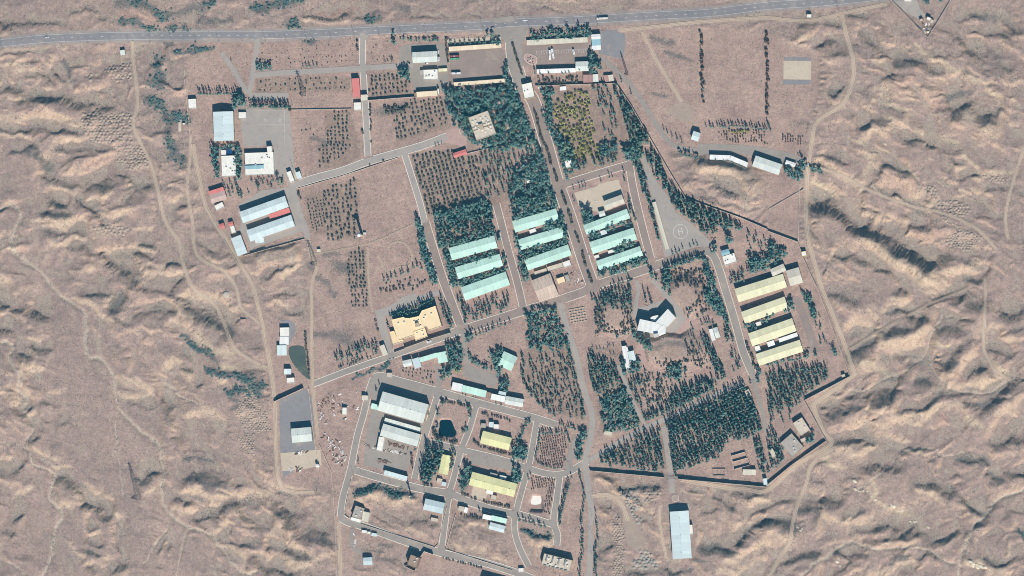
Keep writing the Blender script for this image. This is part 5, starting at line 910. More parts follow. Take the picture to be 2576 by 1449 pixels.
# ------------------------------------------------------------------ perimeter and yard walls
WALLS = [('20','240,865 650,850 1050,840 1200,1060 1420,1440',3.2,'perimeter wall from the gatehouse round the green shrub orchard'),
 ('21','1425,0 1600,300 1750,545 2300,740 2576,860',3.2,'perimeter wall behind the dense helipad trees'),('31','0,875 300,985 335,1075',3.2,'perimeter wall reaching the yellow gatehouse'),
 ('31','352,1135 450,1350 500,1449',3.0,'perimeter wall below the yellow gatehouse'),('32','500,0 680,480 825,890',2.6,'thin perimeter wall on the eastern edge beside the dirt road'),
 ('32','825,890 370,1130',4.2,'tall wall cutting in from the eastern tip'),('32','370,1140 540,1449 590,1535',2.6,'perimeter wall beside the slab roofed buildings'),
 ('33','590,88 240,332 0,530 -10,540',4.4,'tall southeastern wall along the dirt road'),('23','2560,552 1675,472',4.0,'southern wall right of the isolated warehouse lane'),('23','1532,456 785,388',4.0,'southern wall left of the isolated warehouse lane'),
 ('10','1130,1012 1560,978 1830,962',3.4,'wall between the two northern orchards'),('10','360,1105 960,1096',1.4,'low wall below the level lane'),('12','185,1146 480,1010',5.0,'tall dark shadowed wall above the western gravel yard'),
 ('13','640,130 760,400 800,900 815,1449',1.6,'low wall descending past the scrap yard'),('12','1500,606 1740,520 1960,452',5.0,'assumed wall added to shade the strip along the lane below the cream building'),  # wall below the cream building is assumed, added to cast the dark strip
 ('00','1855,690 1870,900 1925,1449',1.2,'western boundary wall beside the first orchard'),('01','1930,0 1975,320 2080,640 2300,1030 2540,1449',1.2,'western boundary wall below the red strip shed'),('12','-30,0 70,300 130,800 185,1150',1.2,'western boundary wall beside the green basin'),
 ('12','185,1160 240,1930',1.6,'wall on the left of the western gravel yard'),('12','530,1010 580,1449 640,1870',1.6,'wall on the right of the western gravel yard'),('11','2130,95 2576,-10',1.6,'whitish wall between the park and the big orchard'),
 ('30','1240,0 1610,380 1840,0',1.6,'wall enclosing the farm yard at the upper right'),('31','0,660 355,455',1.0,'low wall slanting up to the eastern dirt road'),('31','320,400 305,985',1.0,'thin straight wall left of the eastern dirt road'),
 ('13','960,480 890,830 940,870',1.4,'kerb wall left of the bare brown mound'),('13','1920,760 1830,1130 1800,1160 1060,925',1.2,'kerb wall round the lower side of the bare brown mound'),('13','2010,830 1910,1180 2576,1390',1.2,'kerb wall round the bare bank'),
 ('13','1655,1262 1700,1200 1785,1230',5.0,'splayed retaining wall right of the brown bunker'),('13','1530,1335 1500,1350 1600,1400 1612,1372',3.0,'retaining wall below the brown bunker'),
 ('11','-130,1130 250,1020 490,955',1.6,'low wall above the eroded bank south of the paired warehouses'),('F','750,474 860,443 1003,396',1.0,'low wall with young trees below the rising lane'),
 ('23','2210,240 2345,200 2400,330 2235,375 2210,240',2.6,'outer walls of the roofless ruin'),('23','2225,300 2370,260',2.4,'inner wall of the roofless ruin'),('23','2022,372 2146,372 2146,440 2022,440 2022,372',1.4,'walls of the empty beige basin near the southern wall'),
 ('22','1350,175 1370,190',1.0,'short garden wall before the white hall'),('12','1385,575 1480,540 1500,610 1395,650 1385,575',3.0,'walls of the small roofless pen at the cream building'),
 ('22','1180,290 1215,230 1190,330',2.0,'small retaining wall at the edge of the left round mound')]
def wall_run(sheet, t, h, label):
    p = P(sheet, t); zz = [zat(*q) for q in p]; root = tag(empty('boundary_wall', (p[0][0], p[0][1], zz[0])), label, 'wall'); th = 0.22
    for (a, b) in zip(p[:-1], p[1:]):
        d = Vector((b[0]-a[0], b[1]-a[1])); L = d.length; n = max(1, int(L/9)); d.normalize(); ang = math.atan2(d.y, d.x)
        for k in range(n):
            x, y = a[0]+d.x*L*(k+0.5)/n, a[1]+d.y*L*(k+0.5)/n; w = L/n; z_ = zat(x, y)
            key = (round(w, 1), h)
            if key not in WALLM:
                WALLM[key] = (MB().box(-w/2-0.06, w/2+0.06, -th/2, th/2, -1.5, h).mesh('wall_panel', 'boundary_wall'), MB().box(-w/2-0.06, w/2+0.06, -th/2-0.07, th/2+0.07, h+0.003, h+0.12).mesh('coping', 'kerbstone'), MB().box(-0.22, 0.22, -0.22, 0.22, -1.5, h+0.25).mesh('pier', 'boundary_wall'))
            m0, m1, m2 = WALLM[key]; loc = (x-root.location.x, y-root.location.y, z_-root.location.z)
            w_ = link('wall_panel', m0, root, loc, ang); link('coping', m1, w_); link('pier', m2, root, (loc[0]-d.x*w/2, loc[1]-d.y*w/2, loc[2]), ang)
WALLM = {}
for w in WALLS: wall_run(*w)
# ruined greenhouse footings
c_, u_, L_, W_ = bld_rect('22', '566,226 735,182 756,330 600,345'); root = tag(empty('ruined_footings', (c_.x, c_.y, 0), math.atan2(u_.y, u_.x)), 'grid of low ruined footings beside the long straight road', 'ruin')
for k in range(7): x = -L_/2+k*L_/6; link('footing', MB().box(-0.25, 0.25, -W_/2, W_/2, -0.5, 0.9).mesh('footing', 'concrete'), root, (x, 0, 0))
for k in range(6): y = -W_/2+k*W_/5; link('footing', MB().box(-L_/2, L_/2, -0.25, 0.25, -0.5, 0.85).mesh('footing', 'concrete'), root, (0, y, 0))
# ------------------------------------------------------------------ water, basins, fountains, planters
def sheet_at(name, sheet, t, z, mat, label, cat, kind='structure'):
    q = smooth_line(P(sheet, t), 2.0, True); return tag(link(name, MB().prism(q, z-0.3, z).mesh(name, mat)), label, cat, kind=kind)
sheet_at('pond', '12', '1855,1335 1960,1335 1998,1425 2015,1449 1985,1495 1838,1475 1845,1400', -1.2, 'pond_water', 'dark teal pond beside the grey workshops', 'pond')
sheet_at('lined_basin', '12', '335,602 400,582 470,590 500,650 505,780 548,918 470,870 382,770 336,680', 0.3, 'lined_basin', 'dark green lined basin shaped like a leaf', 'basin')
sheet_at('settling_pool', '23', '200,640 280,640 285,720 190,725', -2.6, 'pool_white', 'white floor of the pit in the sloping orchard block', 'pool')
for s, t, lb in (('10', '2480,1040', 'white ringed fountain in the upper part of the park'), ('10', '2566,1292', 'white ringed fountain in the lower part of the park')):
    x, y = P(s, t)[0]; root = tag(empty('fountain', (x, y, 0)), lb, 'fountain')
    for r0, r1, h, m, nm in ((3.0, 2.5, 0.6, 'kerbstone', 'outer_basin'), (1.9, 1.5, 1.0, 'paint_white', 'middle_basin'), (0.9, 0.6, 1.5, 'kerbstone', 'top_bowl')):
        mb = MB(); n = 24
        for k in range(n):
            a0, a1 = 2*math.pi*k/n, 2*math.pi*(k+1)/n
            mb.slab([(r1*math.cos(a0), r1*math.sin(a0), h), (r0*math.cos(a0), r0*math.sin(a0), h), (r0*math.cos(a1), r0*math.sin(a1), h), (r1*math.cos(a1), r1*math.sin(a1), h)], h+0.2)
        part(root, nm, mb, m)
    part(root, 'paving', MB().cone(0, 0, -0.2, 0.15, 4.6, 4.6, 24), 'concrete'); part(root, 'water', MB().cone(0, 0, 0.16, 0.4, 2.45, 2.45, 20), 'pond_water')
def ring_planter(s, t, r, label, mat='paving_pink'):
    x, y = P(s, t)[0]; root = tag(empty('round_planter', (x, y, zat(x, y)+0.12)), label, 'planter'); mb = MB(); n = 28
    for k in range(n):
        a0, a1 = 2*math.pi*k/n, 2*math.pi*(k+1)/n; mb.slab([((r-0.5)*math.cos(a0), (r-0.5)*math.sin(a0), .5), (r*math.cos(a0), r*math.sin(a0), .5), (r*math.cos(a1), r*math.sin(a1), .5), ((r-0.5)*math.cos(a1), (r-0.5)*math.sin(a1), .5)], 0.6)
    part(root, 'rim', mb, 'kerbstone'); part(root, 'soil', MB().cone(0, 0, 0, 0.35, r-0.5, r-0.6, 24), mat)
ring_planter('23', '1647,664', 4.6, 'round planter in the loop before the isolated warehouse', 'heap_tan'); ring_planter('10', '2075,1318', 4.0, 'round planter on the garden forecourt', 'heap_tan'); ring_planter('12', '1178,1690', 3.0, 'oval planter in the apron left of the grey warehouses', 'heap_tan') if False else None
# traffic island with monument
q = P('20', '150,538 245,572 246,640 205,655 150,630 118,580'); cx_ = sum(a for a, b in q)/6; cy_ = sum(b for a, b in q)/6; root = tag(empty('traffic_island', (cx_, cy_, 0.1)), 'paved traffic island with star shaped monument in the parking yard', 'island')
part(root, 'kerb', MB().prism([(a-cx_, b-cy_) for a, b in smooth_line(q, 2, True)], 0, 0.3), 'kerbstone'); part(root, 'paving', MB().prism([((a-cx_)*0.93, (b-cy_)*0.93) for a, b in smooth_line(q, 2, True)], 0.1, 0.34), 'paving_pink')
mm = MB()
for k in range(6): a = k*math.pi/3; mm.bar((0, 0, 0.6), (2.6*math.cos(a), 2.6*math.sin(a), 0.5), 0.25)
mm.cone(0, 0, 0.3, 3.4, 0.7, 0.2, 8); part(root, 'monument', mm, 'paint_white')
for k in range(6): a = k*1.05+0.4; part(root, 'planter_box', MB().box(3.6*math.cos(a)-0.7, 3.6*math.cos(a)+0.7, 3.6*math.sin(a)-0.4, 3.6*math.sin(a)+0.4, 0.34, 0.9), 'steel_dark')
# ------------------------------------------------------------------ painted ground markings
def ring(r0, r1, n=48):
    mb = MB()
    for k in range(n):
        a0, a1 = 2*math.pi*k/n, 2*math.pi*(k+1)/n; mb.slab([(r0*math.cos(a0), r0*math.sin(a0), 0), (r1*math.cos(a0), r1*math.sin(a0), 0), (r1*math.cos(a1), r1*math.sin(a1), 0), (r0*math.cos(a1), r0*math.sin(a1), 0)], 0.004)
    return mb
x, y = P('21', '1695,880')[0]; root = tag(empty('helipad_marking', (x, y, 0.16), math.radians(15)), 'white painted circle with letter H on the helipad apron', 'marking')
part(root, 'circle', ring(9.0, 9.35), 'paint_white'); part(root, 'letter', MB().box(-2.6, -2.1, -4, 4, 0, 0.004).box(2.1, 2.6, -4, 4, 0, 0.004).box(-2.1, 2.1, -0.25, 0.25, 0, 0.004), 'paint_white')
a_ = P('20', '245,515')[0]; b_ = P('20', '765,490')[0]; root = tag(empty('parking_bays', (a_[0], a_[1], 0.16), math.atan2(b_[1]-a_[1], b_[0]-a_[0])), 'painted parking bay lines below the grey green carport', 'marking'); Lb = math.hypot(b_[0]-a_[0], b_[1]-a_[1])
part(root, 'head_line', MB().box(0, Lb, -0.1, 0.1, 0, 0.004), 'paint_white'); bm = MB().box(-0.09, 0.09, -4.8, -0.1, 0, 0.004).mesh('bay_line', 'paint_white')
for k in range(22): link('bay_line', bm, root, (k*Lb/21, 0, 0), 0.12)
root = tag(empty('court_marking', (*P('10', '150,1250')[0], 0.17)), 'faint court lines and rings on the sports yard', 'marking')
part(root, 'court_line', MB().box(-18, 17, 0.0, 0.2, 0, 0.004).box(17, 17.2, -22, 18, 0.005, 0.009).box(-18, 17, 17.9, 18.1, 0, 0.004), 'paint_white'); link('court_ring', ring(1.5, 1.75, 24).mesh('court_ring', 'paint_white'), root, (12, 5, 0)); link('court_ring', ring(1.5, 1.7, 24).mesh('court_ring', 'paint_white'), root, (-7, 5, 0))
x, y = P('20', '143,206')[0]
root = tag(empty('crossing_marking', (x, y, 0.2), math.radians(2)), 'white road bars at the highway entrance', 'marking')
for k in range(3): link('bar', MB().box(-3.4, 3.4, -0.5, 0.5, 0, 0.004).mesh('bar', 'paint_white'), root, (k*12.2-1, 0.6*k-0.2, 0))
# ------------------------------------------------------------------ poles, lamps, pylons, tanks
def pole_proto(h):
    return (MB().cone(0, 0, -1, h, 0.17, 0.11, 8).mesh('pole', 'wood_pole'), MB().box(-1.1, 1.1, -0.07, 0.07, h-0.7, h-0.55).mesh('crossarm', 'wood_pole'), MB().cone(-0.95, 0, h-0.55, h-0.3, 0.07, 0.05, 6).cone(0.95, 0, h-0.55, h-0.3, 0.07, 0.05, 6).cone(0, 0, h, h+0.25, 0.07, 0.05, 6).mesh('insulator', 'tank_white'))
PP = {11: pole_proto(11.0), 8.5: pole_proto(8.5)}
def poles(sheet, t, h, label, group, rz=1.4):
    for x, y in P(sheet, t):
        root = tag(empty('utility_pole', (x, y, zat(x, y)), rz), label, 'pole', group)
        for nm, m in zip(('pole', 'crossarm', 'insulator'), PP[h]): link(nm, m, root)
gh = 'utility poles along the highway'; lh = 'tall wooden utility pole on the lower verge of the highway'
poles('00', '40,500 465,450 890,430 1296,432 1735,430 2203,415', 11, lh, gh); poles('10', '97,408 515,400 992,360 1460,325 1920,328 2292,305', 11, lh, gh); poles('20', '178,290 645,268 1088,235 1562,198 2015,165 2495,130', 11, lh, gh); poles('30', '425,95 712,95 700,90', 11, lh, gh)
gl = 'short poles along the highway'; ll = 'short utility pole between the taller ones on the highway verge'
poles('00', '245,468 672,425 1112,415 1510,415 1972,415 2440,415', 8.5, ll, gl); poles('10', '305,405 757,388 1240,345 1712,328 2100,310', 8.5, ll, gl); poles('20', '412,280 862,255 1335,215 1790,190 2268,150', 8.5, ll, gl); poles('30', '185,115', 8.5, ll, gl)
gw = 'poles across the western hills'; lw = 'lone utility pole beside the western dirt track'
poles('00', '1305,890 1410,1215 1190,540', 11, lw, gw); poles('01', '1520,110 1635,465 1742,810 1858,1180', 11, lw, gw); poles('02', '1968,95 2232,503 2345,685', 11, lw, gw)
gs = 'poles in the lower western yards'; ls = 'utility pole near the low wall and lower western yards'
poles('12', '60,785 100,1145', 11, ls, gs); poles('13', '135,75 180,455 615,605 215,770', 11, ls, gs); gs2 = 'poles around the bare brown mound'; ls2 = 'utility pole at the kerb around the bare mound and lower roads'
poles('13', '985,435 1355,520 1700,595 1800,1125 2005,1190 1295,1085', 11, ls2, gs2); ge = 'poles on the eastern hills'; le = 'lone utility pole on the bare eastern hills'
poles('30', '657,540 597,1050', 11, le, ge); poles('31', '533,135 453,765', 11, le, ge); poles('32', '797,1000 680,455', 11, le, ge); poles('33', '250,320 1240,455 1712,480', 11, le, ge); poles('23', '1010,790 1015,1170', 11, 'utility pole among the gravel heaps', 'poles among the gravel heaps'); poles('23', '1025,430 1400,440 1770,460 2145,510', 8.5, 'utility pole standing against the southern wall', 'poles along the southern wall'); poles('11', '370,230 405,75', 8.5, 'slim pole beside the guard huts', 'poles by the guard huts'); poles('10', '462,698 370,1055', 11, 'utility pole in the northern field rows', 'poles in the northern field')
LAMPM = (MB().cone(0, 0, -0.5, 8.0, 0.12, 0.07, 8).mesh('lamp_post', 'steel'), MB().bar((0, 0, 7.9), (1.6, 0, 8.3), 0.05).bar((0, 0, 7.9), (-1.6, 0, 8.3), 0.05).mesh('lamp_arm', 'steel'), MB().box(1.4, 2.1, -0.15, 0.15, 8.22, 8.36).mesh('lamp_head', 'steel'), MB().box(-2.1, -1.4, -0.15, 0.15, 8.22, 8.36).mesh('lamp_head', 'steel'))
def lamps(sheet, t, label, group, rz):
    for x, y in P(sheet, t):
        root = tag(empty('street_lamp', (x, y, zat(x, y)), rz), label, 'street lamp', group)
        for nm, m in zip(('lamp_post', 'lamp_arm', 'lamp_head', 'lamp_head'), LAMPM): link(nm, m, root)
lamps('21', '365,90 415,240 525,505 585,690 650,895 720,1105 790,1330', 'twin armed street lamp on the boulevard median', 'lamps on the boulevard median', 0.3); lamps('20', '215,1080 20,470 75,620', 'twin armed street lamp near the gatehouse', 'lamps near the gatehouse', 0.3)
lamps('23', '790,320 805,680 805,850 808,1030 805,1230', 'street lamp on the long straight road outside the wall', 'lamps along the straight road', 0.2); lamps('23', '590,370 245,200 125,660 945,200', 'street lamp at the corners of the square orchard and white pit', 'lamps around the square orchard', 0.2); lamps('12', '1830,1160 2060,1135 2330,1180 1760,1340 500,60', 'street lamp beside the dark pond block', 'lamps around the pond block', 0.2); lamps('22', '570,90 750,20 2440,1000', 'street lamp on the long avenue', 'lamps on the avenue', 0.2); lamps('13', '1060,420 1275,490 1480,545 1720,170 2340,330', 'street lamp beside the workshop roads', 'lamps by the workshops', 0.2)
def lattice(sheet, t, h, base, label, arms=True):
    x, y = P(sheet, t)[0]; root = tag(empty('lattice_tower', (x, y, zat(x, y))), label, 'tower'); top = 0.5; lv = [0, 0.2, 0.38, 0.54, 0.68, 0.8, 0.9, 1.0]
    r = lambda f_: base*(1-f_)+top*f_
    cs = [(-1, -1), (1, -1), (1, 1), (-1, 1)]
    for sx, sy in cs: link('leg', MB().bar((sx*base, sy*base, -1), (sx*top, sy*top, h), 0.16).mesh('leg', 'steel_dark'), root)
    mb = MB()
    for f0, f1 in zip(lv[:-1], lv[1:]):
        for k in range(4):
            a, b = cs[k], cs[(k+1) % 4]; mb.bar((a[0]*r(f0), a[1]*r(f0), f0*h), (b[0]*r(f1), b[1]*r(f1), f1*h), 0.08).bar((b[0]*r(f0), b[1]*r(f0), f0*h), (a[0]*r(f1), a[1]*r(f1), f1*h), 0.08).bar((a[0]*r(f1), a[1]*r(f1), f1*h), (b[0]*r(f1), b[1]*r(f1), f1*h), 0.07)
    part(root, 'bracing', mb, 'steel_dark')
    if arms:
        for z_ in (0.72, 0.84, 0.95): link('crossarm', MB().bar((-3.6, 0, 0), (3.6, 0, 0), 0.13).bar((-3.6, 0, 0), (0, 0, 0.9), 0.09).bar((3.6, 0, 0), (0, 0, 0.9), 0.09).mesh('crossarm', 'steel_dark'), root, (0, 0, h*z_))
lattice('03', '1395,650', 33.0, 3.6, 'steel lattice pylon on the bare southwestern plain'); lattice('11', '592,1200', 25.0, 3.0, 'steel lattice pylon at the dirt road by the eroded bank'); lattice('10', '480,945', 25.0, 3.0, 'steel lattice pylon in the northern field rows'); lattice('20', '1160,745', 24.0, 1.2, 'slim lattice mast beside the upper perimeter lane', False)
x, y = P('11', '1068,915')[0]; root = tag(empty('water_tower', (x, y, 0)), 'white water tower with broad round tank at the field corner', 'water tower')
part(root, 'shaft', MB().cone(0, 0, -1, 16.5, 1.7, 1.5, 16), 'concrete'); tk = part(root, 'tank', MB().cone(0, 0, 16.5, 18.5, 1.5, 2.9, 20).cone(0, 0, 18.5, 21.0, 2.9, 2.9, 20).cone(0, 0, 21.0, 22.0, 2.9, 0.6, 20), 'tank_white', True); part(root, 'ladder', MB().bar((1.75, 0.3, 0), (1.75, 0.3, 17), 0.06).bar((1.75, -0.3, 0), (1.75, -0.3, 17), 0.06), 'steel'); part(root, 'valve_house', MB().box(1.9, 5.4, 0.5, 3.2, -0.5, 2.4), 'wall_white')
x, y = P('13', '1566,642')[0]; root = tag(empty('water_tower', (x, y, zat(x, y))), 'slim concrete water tower at the right of the brown mound road', 'water tower')
part(root, 'shaft', MB().cone(0, 0, -1, 10.5, 0.9, 0.8, 12), 'concrete'); part(root, 'tank', MB().cone(0, 0, 10.5, 11.3, 0.8, 1.6, 14).cone(0, 0, 11.3, 13.4, 1.6, 1.6, 14).cone(0, 0, 13.4, 13.9, 1.6, 0.3, 14), 'concrete', True); part(root, 'ladder', MB().bar((0.95, 0, 0), (0.95, 0, 10.6), 0.06), 'steel')
for s, t, r_, h_, lb in (('13', '625,338', 2.2, 5.0, 'round white tank on the pale storage slab'), ('02', '2282,70', 3.9, 0.8, 'round pale platform on the western hillside'), ('01', '2198,636', 1.3, 2.6, 'round white tank behind the western pump house')):
    x, y = P(s, t)[0]; root = tag(empty('round_tank', (x, y, zat(x, y))), lb, 'tank'); part(root, 'shell', MB().cone(0, 0, -1, h_, r_, r_, 24), 'tank_white' if h_ > 1 else 'concrete'); part(root, 'lid', MB().cone(0, 0, h_+0.005, h_+0.35, r_*0.98, r_*0.3, 24), 'tank_white' if h_ > 1 else 'concrete'); part(root, 'hatch', MB().cone(r_*0.5, 0, h_+0.1, h_+0.45, 0.35, 0.35, 8), 'steel')
c_, u_, L_, W_ = bld_rect('02', '2425,318 2475,312 2480,345 2428,352'); root = tag(empty('sunken_bunker', (c_.x, c_.y, zat(c_.x, c_.y)), math.atan2(u_.y, u_.x)), 'pink sunken bunker ringed by a low bank on the western hillside', 'bunker')
part(root, 'wall', MB().box(-L_/2, L_/2, -W_/2, W_/2, -1, 1.2), 'wall_brick'); part(root, 'roof', MB().box(-L_/2-0.1, L_/2+0.1, -W_/2-0.1, W_/2+0.1, 1.205, 1.4), 'paving_pink'); part(root, 'door', MB().box(-0.5, 0.5, -W_/2-0.06, -W_/2, 0, 1.1), 'door_metal')
# ------------------------------------------------------------------ vehicles
def wheels(root, xs, w, r):
    ty = MB(); n = 12; ty.v = [(r*math.cos(2*math.pi*k/n), sy, r+r*math.sin(2*math.pi*k/n)) for sy in (-0.13, 0.13) for k in range(n)]; ty.f = [(k, (k+1) % n, n+(k+1) % n, n+k) for k in range(n)]+[tuple(range(n))[::-1], tuple(range(n, 2*n))]
    m = ty.mesh('wheel', 'rubber'); hub = MB().box(-r*0.4, r*0.4, -0.15, 0.15, r*0.6, r*1.4).mesh('rim', 'steel')
    for x in xs:
        for s in (-1, 1): o = link('wheel', m, root, (x, s*w, 0)); link('rim', hub, o)
def loft(secs):
    """body from cross sections (x, halfwidth, z0, z1)"""
    mb = MB()
    for x, hw, z0, z1 in secs: mb.v += [(x, -hw, z0), (x, hw, z0), (x, hw, (z0+z1)/2), (x, hw*0.88, z1), (x, -hw*0.88, z1), (x, -hw, (z0+z1)/2)]
    n = len(secs)
    for i in range(n-1):
        for k in range(6): a = i*6+k; b = i*6+(k+1) % 6; mb.f.append((a, b, b+6, a+6))
    mb.f += [tuple(range(6))[::-1], tuple(range((n-1)*6, n*6))]; return mb
def car(sheet, t, rz, paint, label, pickup=False):
    x, y = P(sheet, t)[0]; root = tag(empty('pickup_truck' if pickup else 'car', (x, y, zat(x, y)+0.16), math.radians(rz)), label, 'pickup' if pickup else 'car')
    part(root, 'body', loft([(-2.2, 0.75, 0.4, 0.8), (-2.05, 0.85, 0.3, 0.95), (-0.9, 0.88, 0.28, 1.0), (1.0, 0.88, 0.28, 0.98), (2.0, 0.84, 0.3, 0.85), (2.25, 0.7, 0.4, 0.65)]), paint)
    if pickup: part(root, 'cabin', loft([(-0.2, 0.8, 0.95, 1.55), (0.9, 0.8, 0.95, 1.55), (1.4, 0.75, 0.9, 1.05)]), paint); part(root, 'load_bed', MB().box(-2.1, -0.3, -0.72, 0.72, 1.0, 1.06), 'steel_dark')
    else: part(root, 'windows', loft([(-1.8, 0.72, 0.9, 1.0), (-1.3, 0.78, 0.93, 1.38), (0.3, 0.78, 0.93, 1.42), (1.15, 0.74, 0.93, 1.0)]), 'glass_dark'); part(root, 'roof', MB().box(-1.25, 0.3, -0.62, 0.62, 1.42, 1.48), paint)
    wheels(root, (-1.35, 1.4), 0.8, 0.32)
    for s in (-1, 1): part(root, 'headlight', MB().box(2.1, 2.2, s*0.6-0.14, s*0.6+0.14, 0.55, 0.7), 'tank_white')
def bus(sheet, t, rz, L, paint, label, name='bus'):
    x, y = P(sheet, t)[0]; root = tag(empty(name, (x, y, zat(x, y)+0.16), math.radians(rz)), label, 'bus'); h = L/2
    part(root, 'body', loft([(-h, 1.15, 0.5, 2.8), (-h+0.2, 1.25, 0.4, 3.05), (h-0.5, 1.25, 0.4, 3.05), (h, 1.1, 0.5, 2.7)]), paint)
    for s in (-1, 1): part(root, 'window_band', MB().box(-h+0.5, h-0.9, *sorted((s*1.2, s*1.27)), 1.5, 2.3), 'glass_dark')
    part(root, 'windscreen', MB().box(h-0.12, h+0.01, -0.95, 0.95, 1.3, 2.4), 'glass_dark'); part(root, 'air_conditioner', MB().box(-1.2, 1.2, -0.75, 0.75, 3.05, 3.3), 'car_silver')
    for k in (-0.32, 0.3): part(root, 'roof_hatch', MB().box(k*L-0.4, k*L+0.4, -0.4, 0.4, 3.05, 3.12), 'car_silver')
    wheels(root, (-h*0.55, h*0.62), 1.12, 0.48)
def truck(sheet, t, rz, label):
    x, y = P(sheet, t)[0]; root = tag(empty('articulated_truck', (x, y, zat(x, y)+0.16), math.radians(rz)), label, 'truck')
    part(root, 'cab', loft([(-7.3, 1.1, 0.6, 2.2), (-7.1, 1.22, 0.5, 3.0), (-5.6, 1.22, 0.5, 3.3), (-5.3, 1.2, 0.6, 3.2)]), 'car_white'); part(root, 'windscreen', MB().box(-7.25, -7.12, -1.0, 1.0, 1.9, 2.6), 'glass_dark'); part(root, 'chassis', MB().box(-5.4, 7.2, -0.5, 0.5, 0.7, 1.1), 'steel_dark')
    for k in range(4): part(root, 'load', MB().box(-4.6+k*2.95, -1.85+k*2.95, -1.2, 1.2, 1.15, 2.9-0.15*(k % 2)), 'scrap_white')
    wheels(root, (-6.5, -4.4, 4.2, 5.4, 6.6), 1.05, 0.5)
car('00', '475,376', 5, 'car_white', 'white car driving on the left of the highway'); truck('20', '915,186', 3, 'white loaded truck driving on the highway')
bus('20', '384,552', 92, 12.5, 'car_white', 'left of two long white buses in the parking yard'); bus('20', '414,538', 101, 12.5, 'car_white', 'right of two long white buses in the parking yard'); bus('20', '624,522', 105, 6.6, 'car_white', 'small white minibus alone in the parking yard')
bus('10', '2000,566', 3, 12, 'bus_red', 'red brown bus at the left edge of the bus park'); bus('10', '2002,592', 3, 11.5, 'bus_green', 'green and white bus below the red brown bus'); bus('10', '2017,738', 2, 11.5, 'car_white', 'white bus standing in the lower left of the bus park'); bus('12', '1745,540', 16, 6.4, 'car_white', 'white minibus on the lane below the cream building')
car('10', '1837,520', 88, 'car_white', 'white car at the right end of the northern service warehouse'); bus('10', '1841,592', 88, 5.4, 'car_white', 'white van right of the northern service warehouse', 'van'); car('10', '1718,637', 3, 'car_white', 'white pickup below the northern service warehouse', True)
car('22', '1222,352', 80, 'car_white', 'white car on the lane left of the white hall'); car('22', '1528,507', 12, 'car_silver', 'silver car in the shade behind the white hall'); car('21', '776,1118', 110, 'car_white', 'white car parked beside the boulevard'); car('21', '1200,1362', 20, 'car_dark', 'dark car by the trees below the avenue'); car('01', '2423,212', 95, 'car_white', 'white car between the white workshop and the canteen'); car('20', '80,990', 110, 'car_white', 'white car beside the gatehouse'); car('20', '152,786', 120, 'car_dark', 'dark car above the gatehouse'); car('12', '897,1318', 20, 'car_white', 'white pickup below the site container', True)
# ------------------------------------------------------------------ trees: prototypes
def crown(kind, seed, n):
    rs = random.Random(seed); v = []; f = []
    def leaf(p, s, out):
        d = Vector((rs.gauss(0, 1), rs.gauss(0, 1), rs.gauss(0, 1))).normalized(); nn = (out*0.9+d*0.8+Vector((0, 0, 0.5))).normalized(); u = nn.orthogonal().normalized(); w = nn.cross(u); a = rs.uniform(0, 6.28)
        u, w = u*math.cos(a)+w*math.sin(a), w*math.cos(a)-u*math.sin(a); b = len(v); k = rs.uniform(0.7, 1.3)*s
        for q in ((-u*0.5-w*0.3), (u*0.1-w*0.55), (u*0.6+w*0.1), (-u*0.1+w*0.5)): v.append(tuple(p+q*k))
        f.append((b, b+1, b+2, b+3))
    if kind == 'broad':
        lobes = [(Vector((rs.gauss(0, 1.05), rs.gauss(0, 1.05), 4.6+rs.gauss(0, 0.8))), rs.uniform(0.9, 1.5)) for _ in range(8)]
        for k in range(n):
            c, r = rs.choice(lobes); d = Vector((rs.gauss(0, 1), rs.gauss(0, 1), rs.gauss(0, 0.8)+0.3)).normalized(); leaf(c+d*r*rs.uniform(0.65, 1.1), 9.5/math.sqrt(n), d)
    elif kind == 'conifer':
        for k in range(n):
            t = rs.random()**0.75; a = rs.uniform(0, 6.28); r = (1-t)*1.75*(0.7+0.45*rs.random())*(0.8+0.35*math.sin(a*3+seed))+0.12; d = Vector((math.cos(a), math.sin(a), 0.35)); leaf(Vector((r*math.cos(a), r*math.sin(a), 0.9+t*6.2)), 7.2/math.sqrt(n), d)
    elif kind == 'poplar':
        for k in range(n):
            t = rs.random(); a = rs.uniform(0, 6.28); r = 1.15*math.sin(math.pi*min(1, 0.12+0.88*t)**0.8)**0.7*(0.6+0.5*rs.random()); d = Vector((math.cos(a), math.sin(a), 0.3)); leaf(Vector((r*math.cos(a), r*math.sin(a), 1.0+t*8.6)), 7.6/math.sqrt(n), d)
    else:   # small round orchard tree or shrub
        for k in range(n):
            d = Vector((rs.gauss(0, 1), rs.gauss(0, 1), rs.gauss(0, 1)*0.8+0.2)).normalized(); leaf(Vector((0, 0, 1.55))+Vector((d.x*1.25, d.y*1.25, d.z*1.0))*rs.uniform(0.55, 1.1), 5.2/math.sqrt(n), d)
    return np.array(v, np.float32), np.array(f, np.int32)
KIND = {'broad': ('broadleaf_tree', 'leaf_dark', 'broad', 4, (0.20, 3.9)), 'conifer': ('conifer_tree', 'leaf_conifer', 'conifer', 4, (0.14, 3.0)), 'poplar': ('poplar_tree', 'leaf_dark', 'poplar', 4, (0.15, 4.0)),
        'orchard': ('orchard_tree', 'leaf_orchard', 'small', 4, (0.09, 1.2)), 'green': ('fruit_bush', 'leaf_green', 'small', 3, (0.08, 1.1)), 'shrub': ('shrub', 'leaf_scrub', 'small', 3, (0.05, 0.8)), 'dry': ('dry_sapling', 'leaf_dry', 'small', 3, (0.05, 0.9))}
PROT = {}
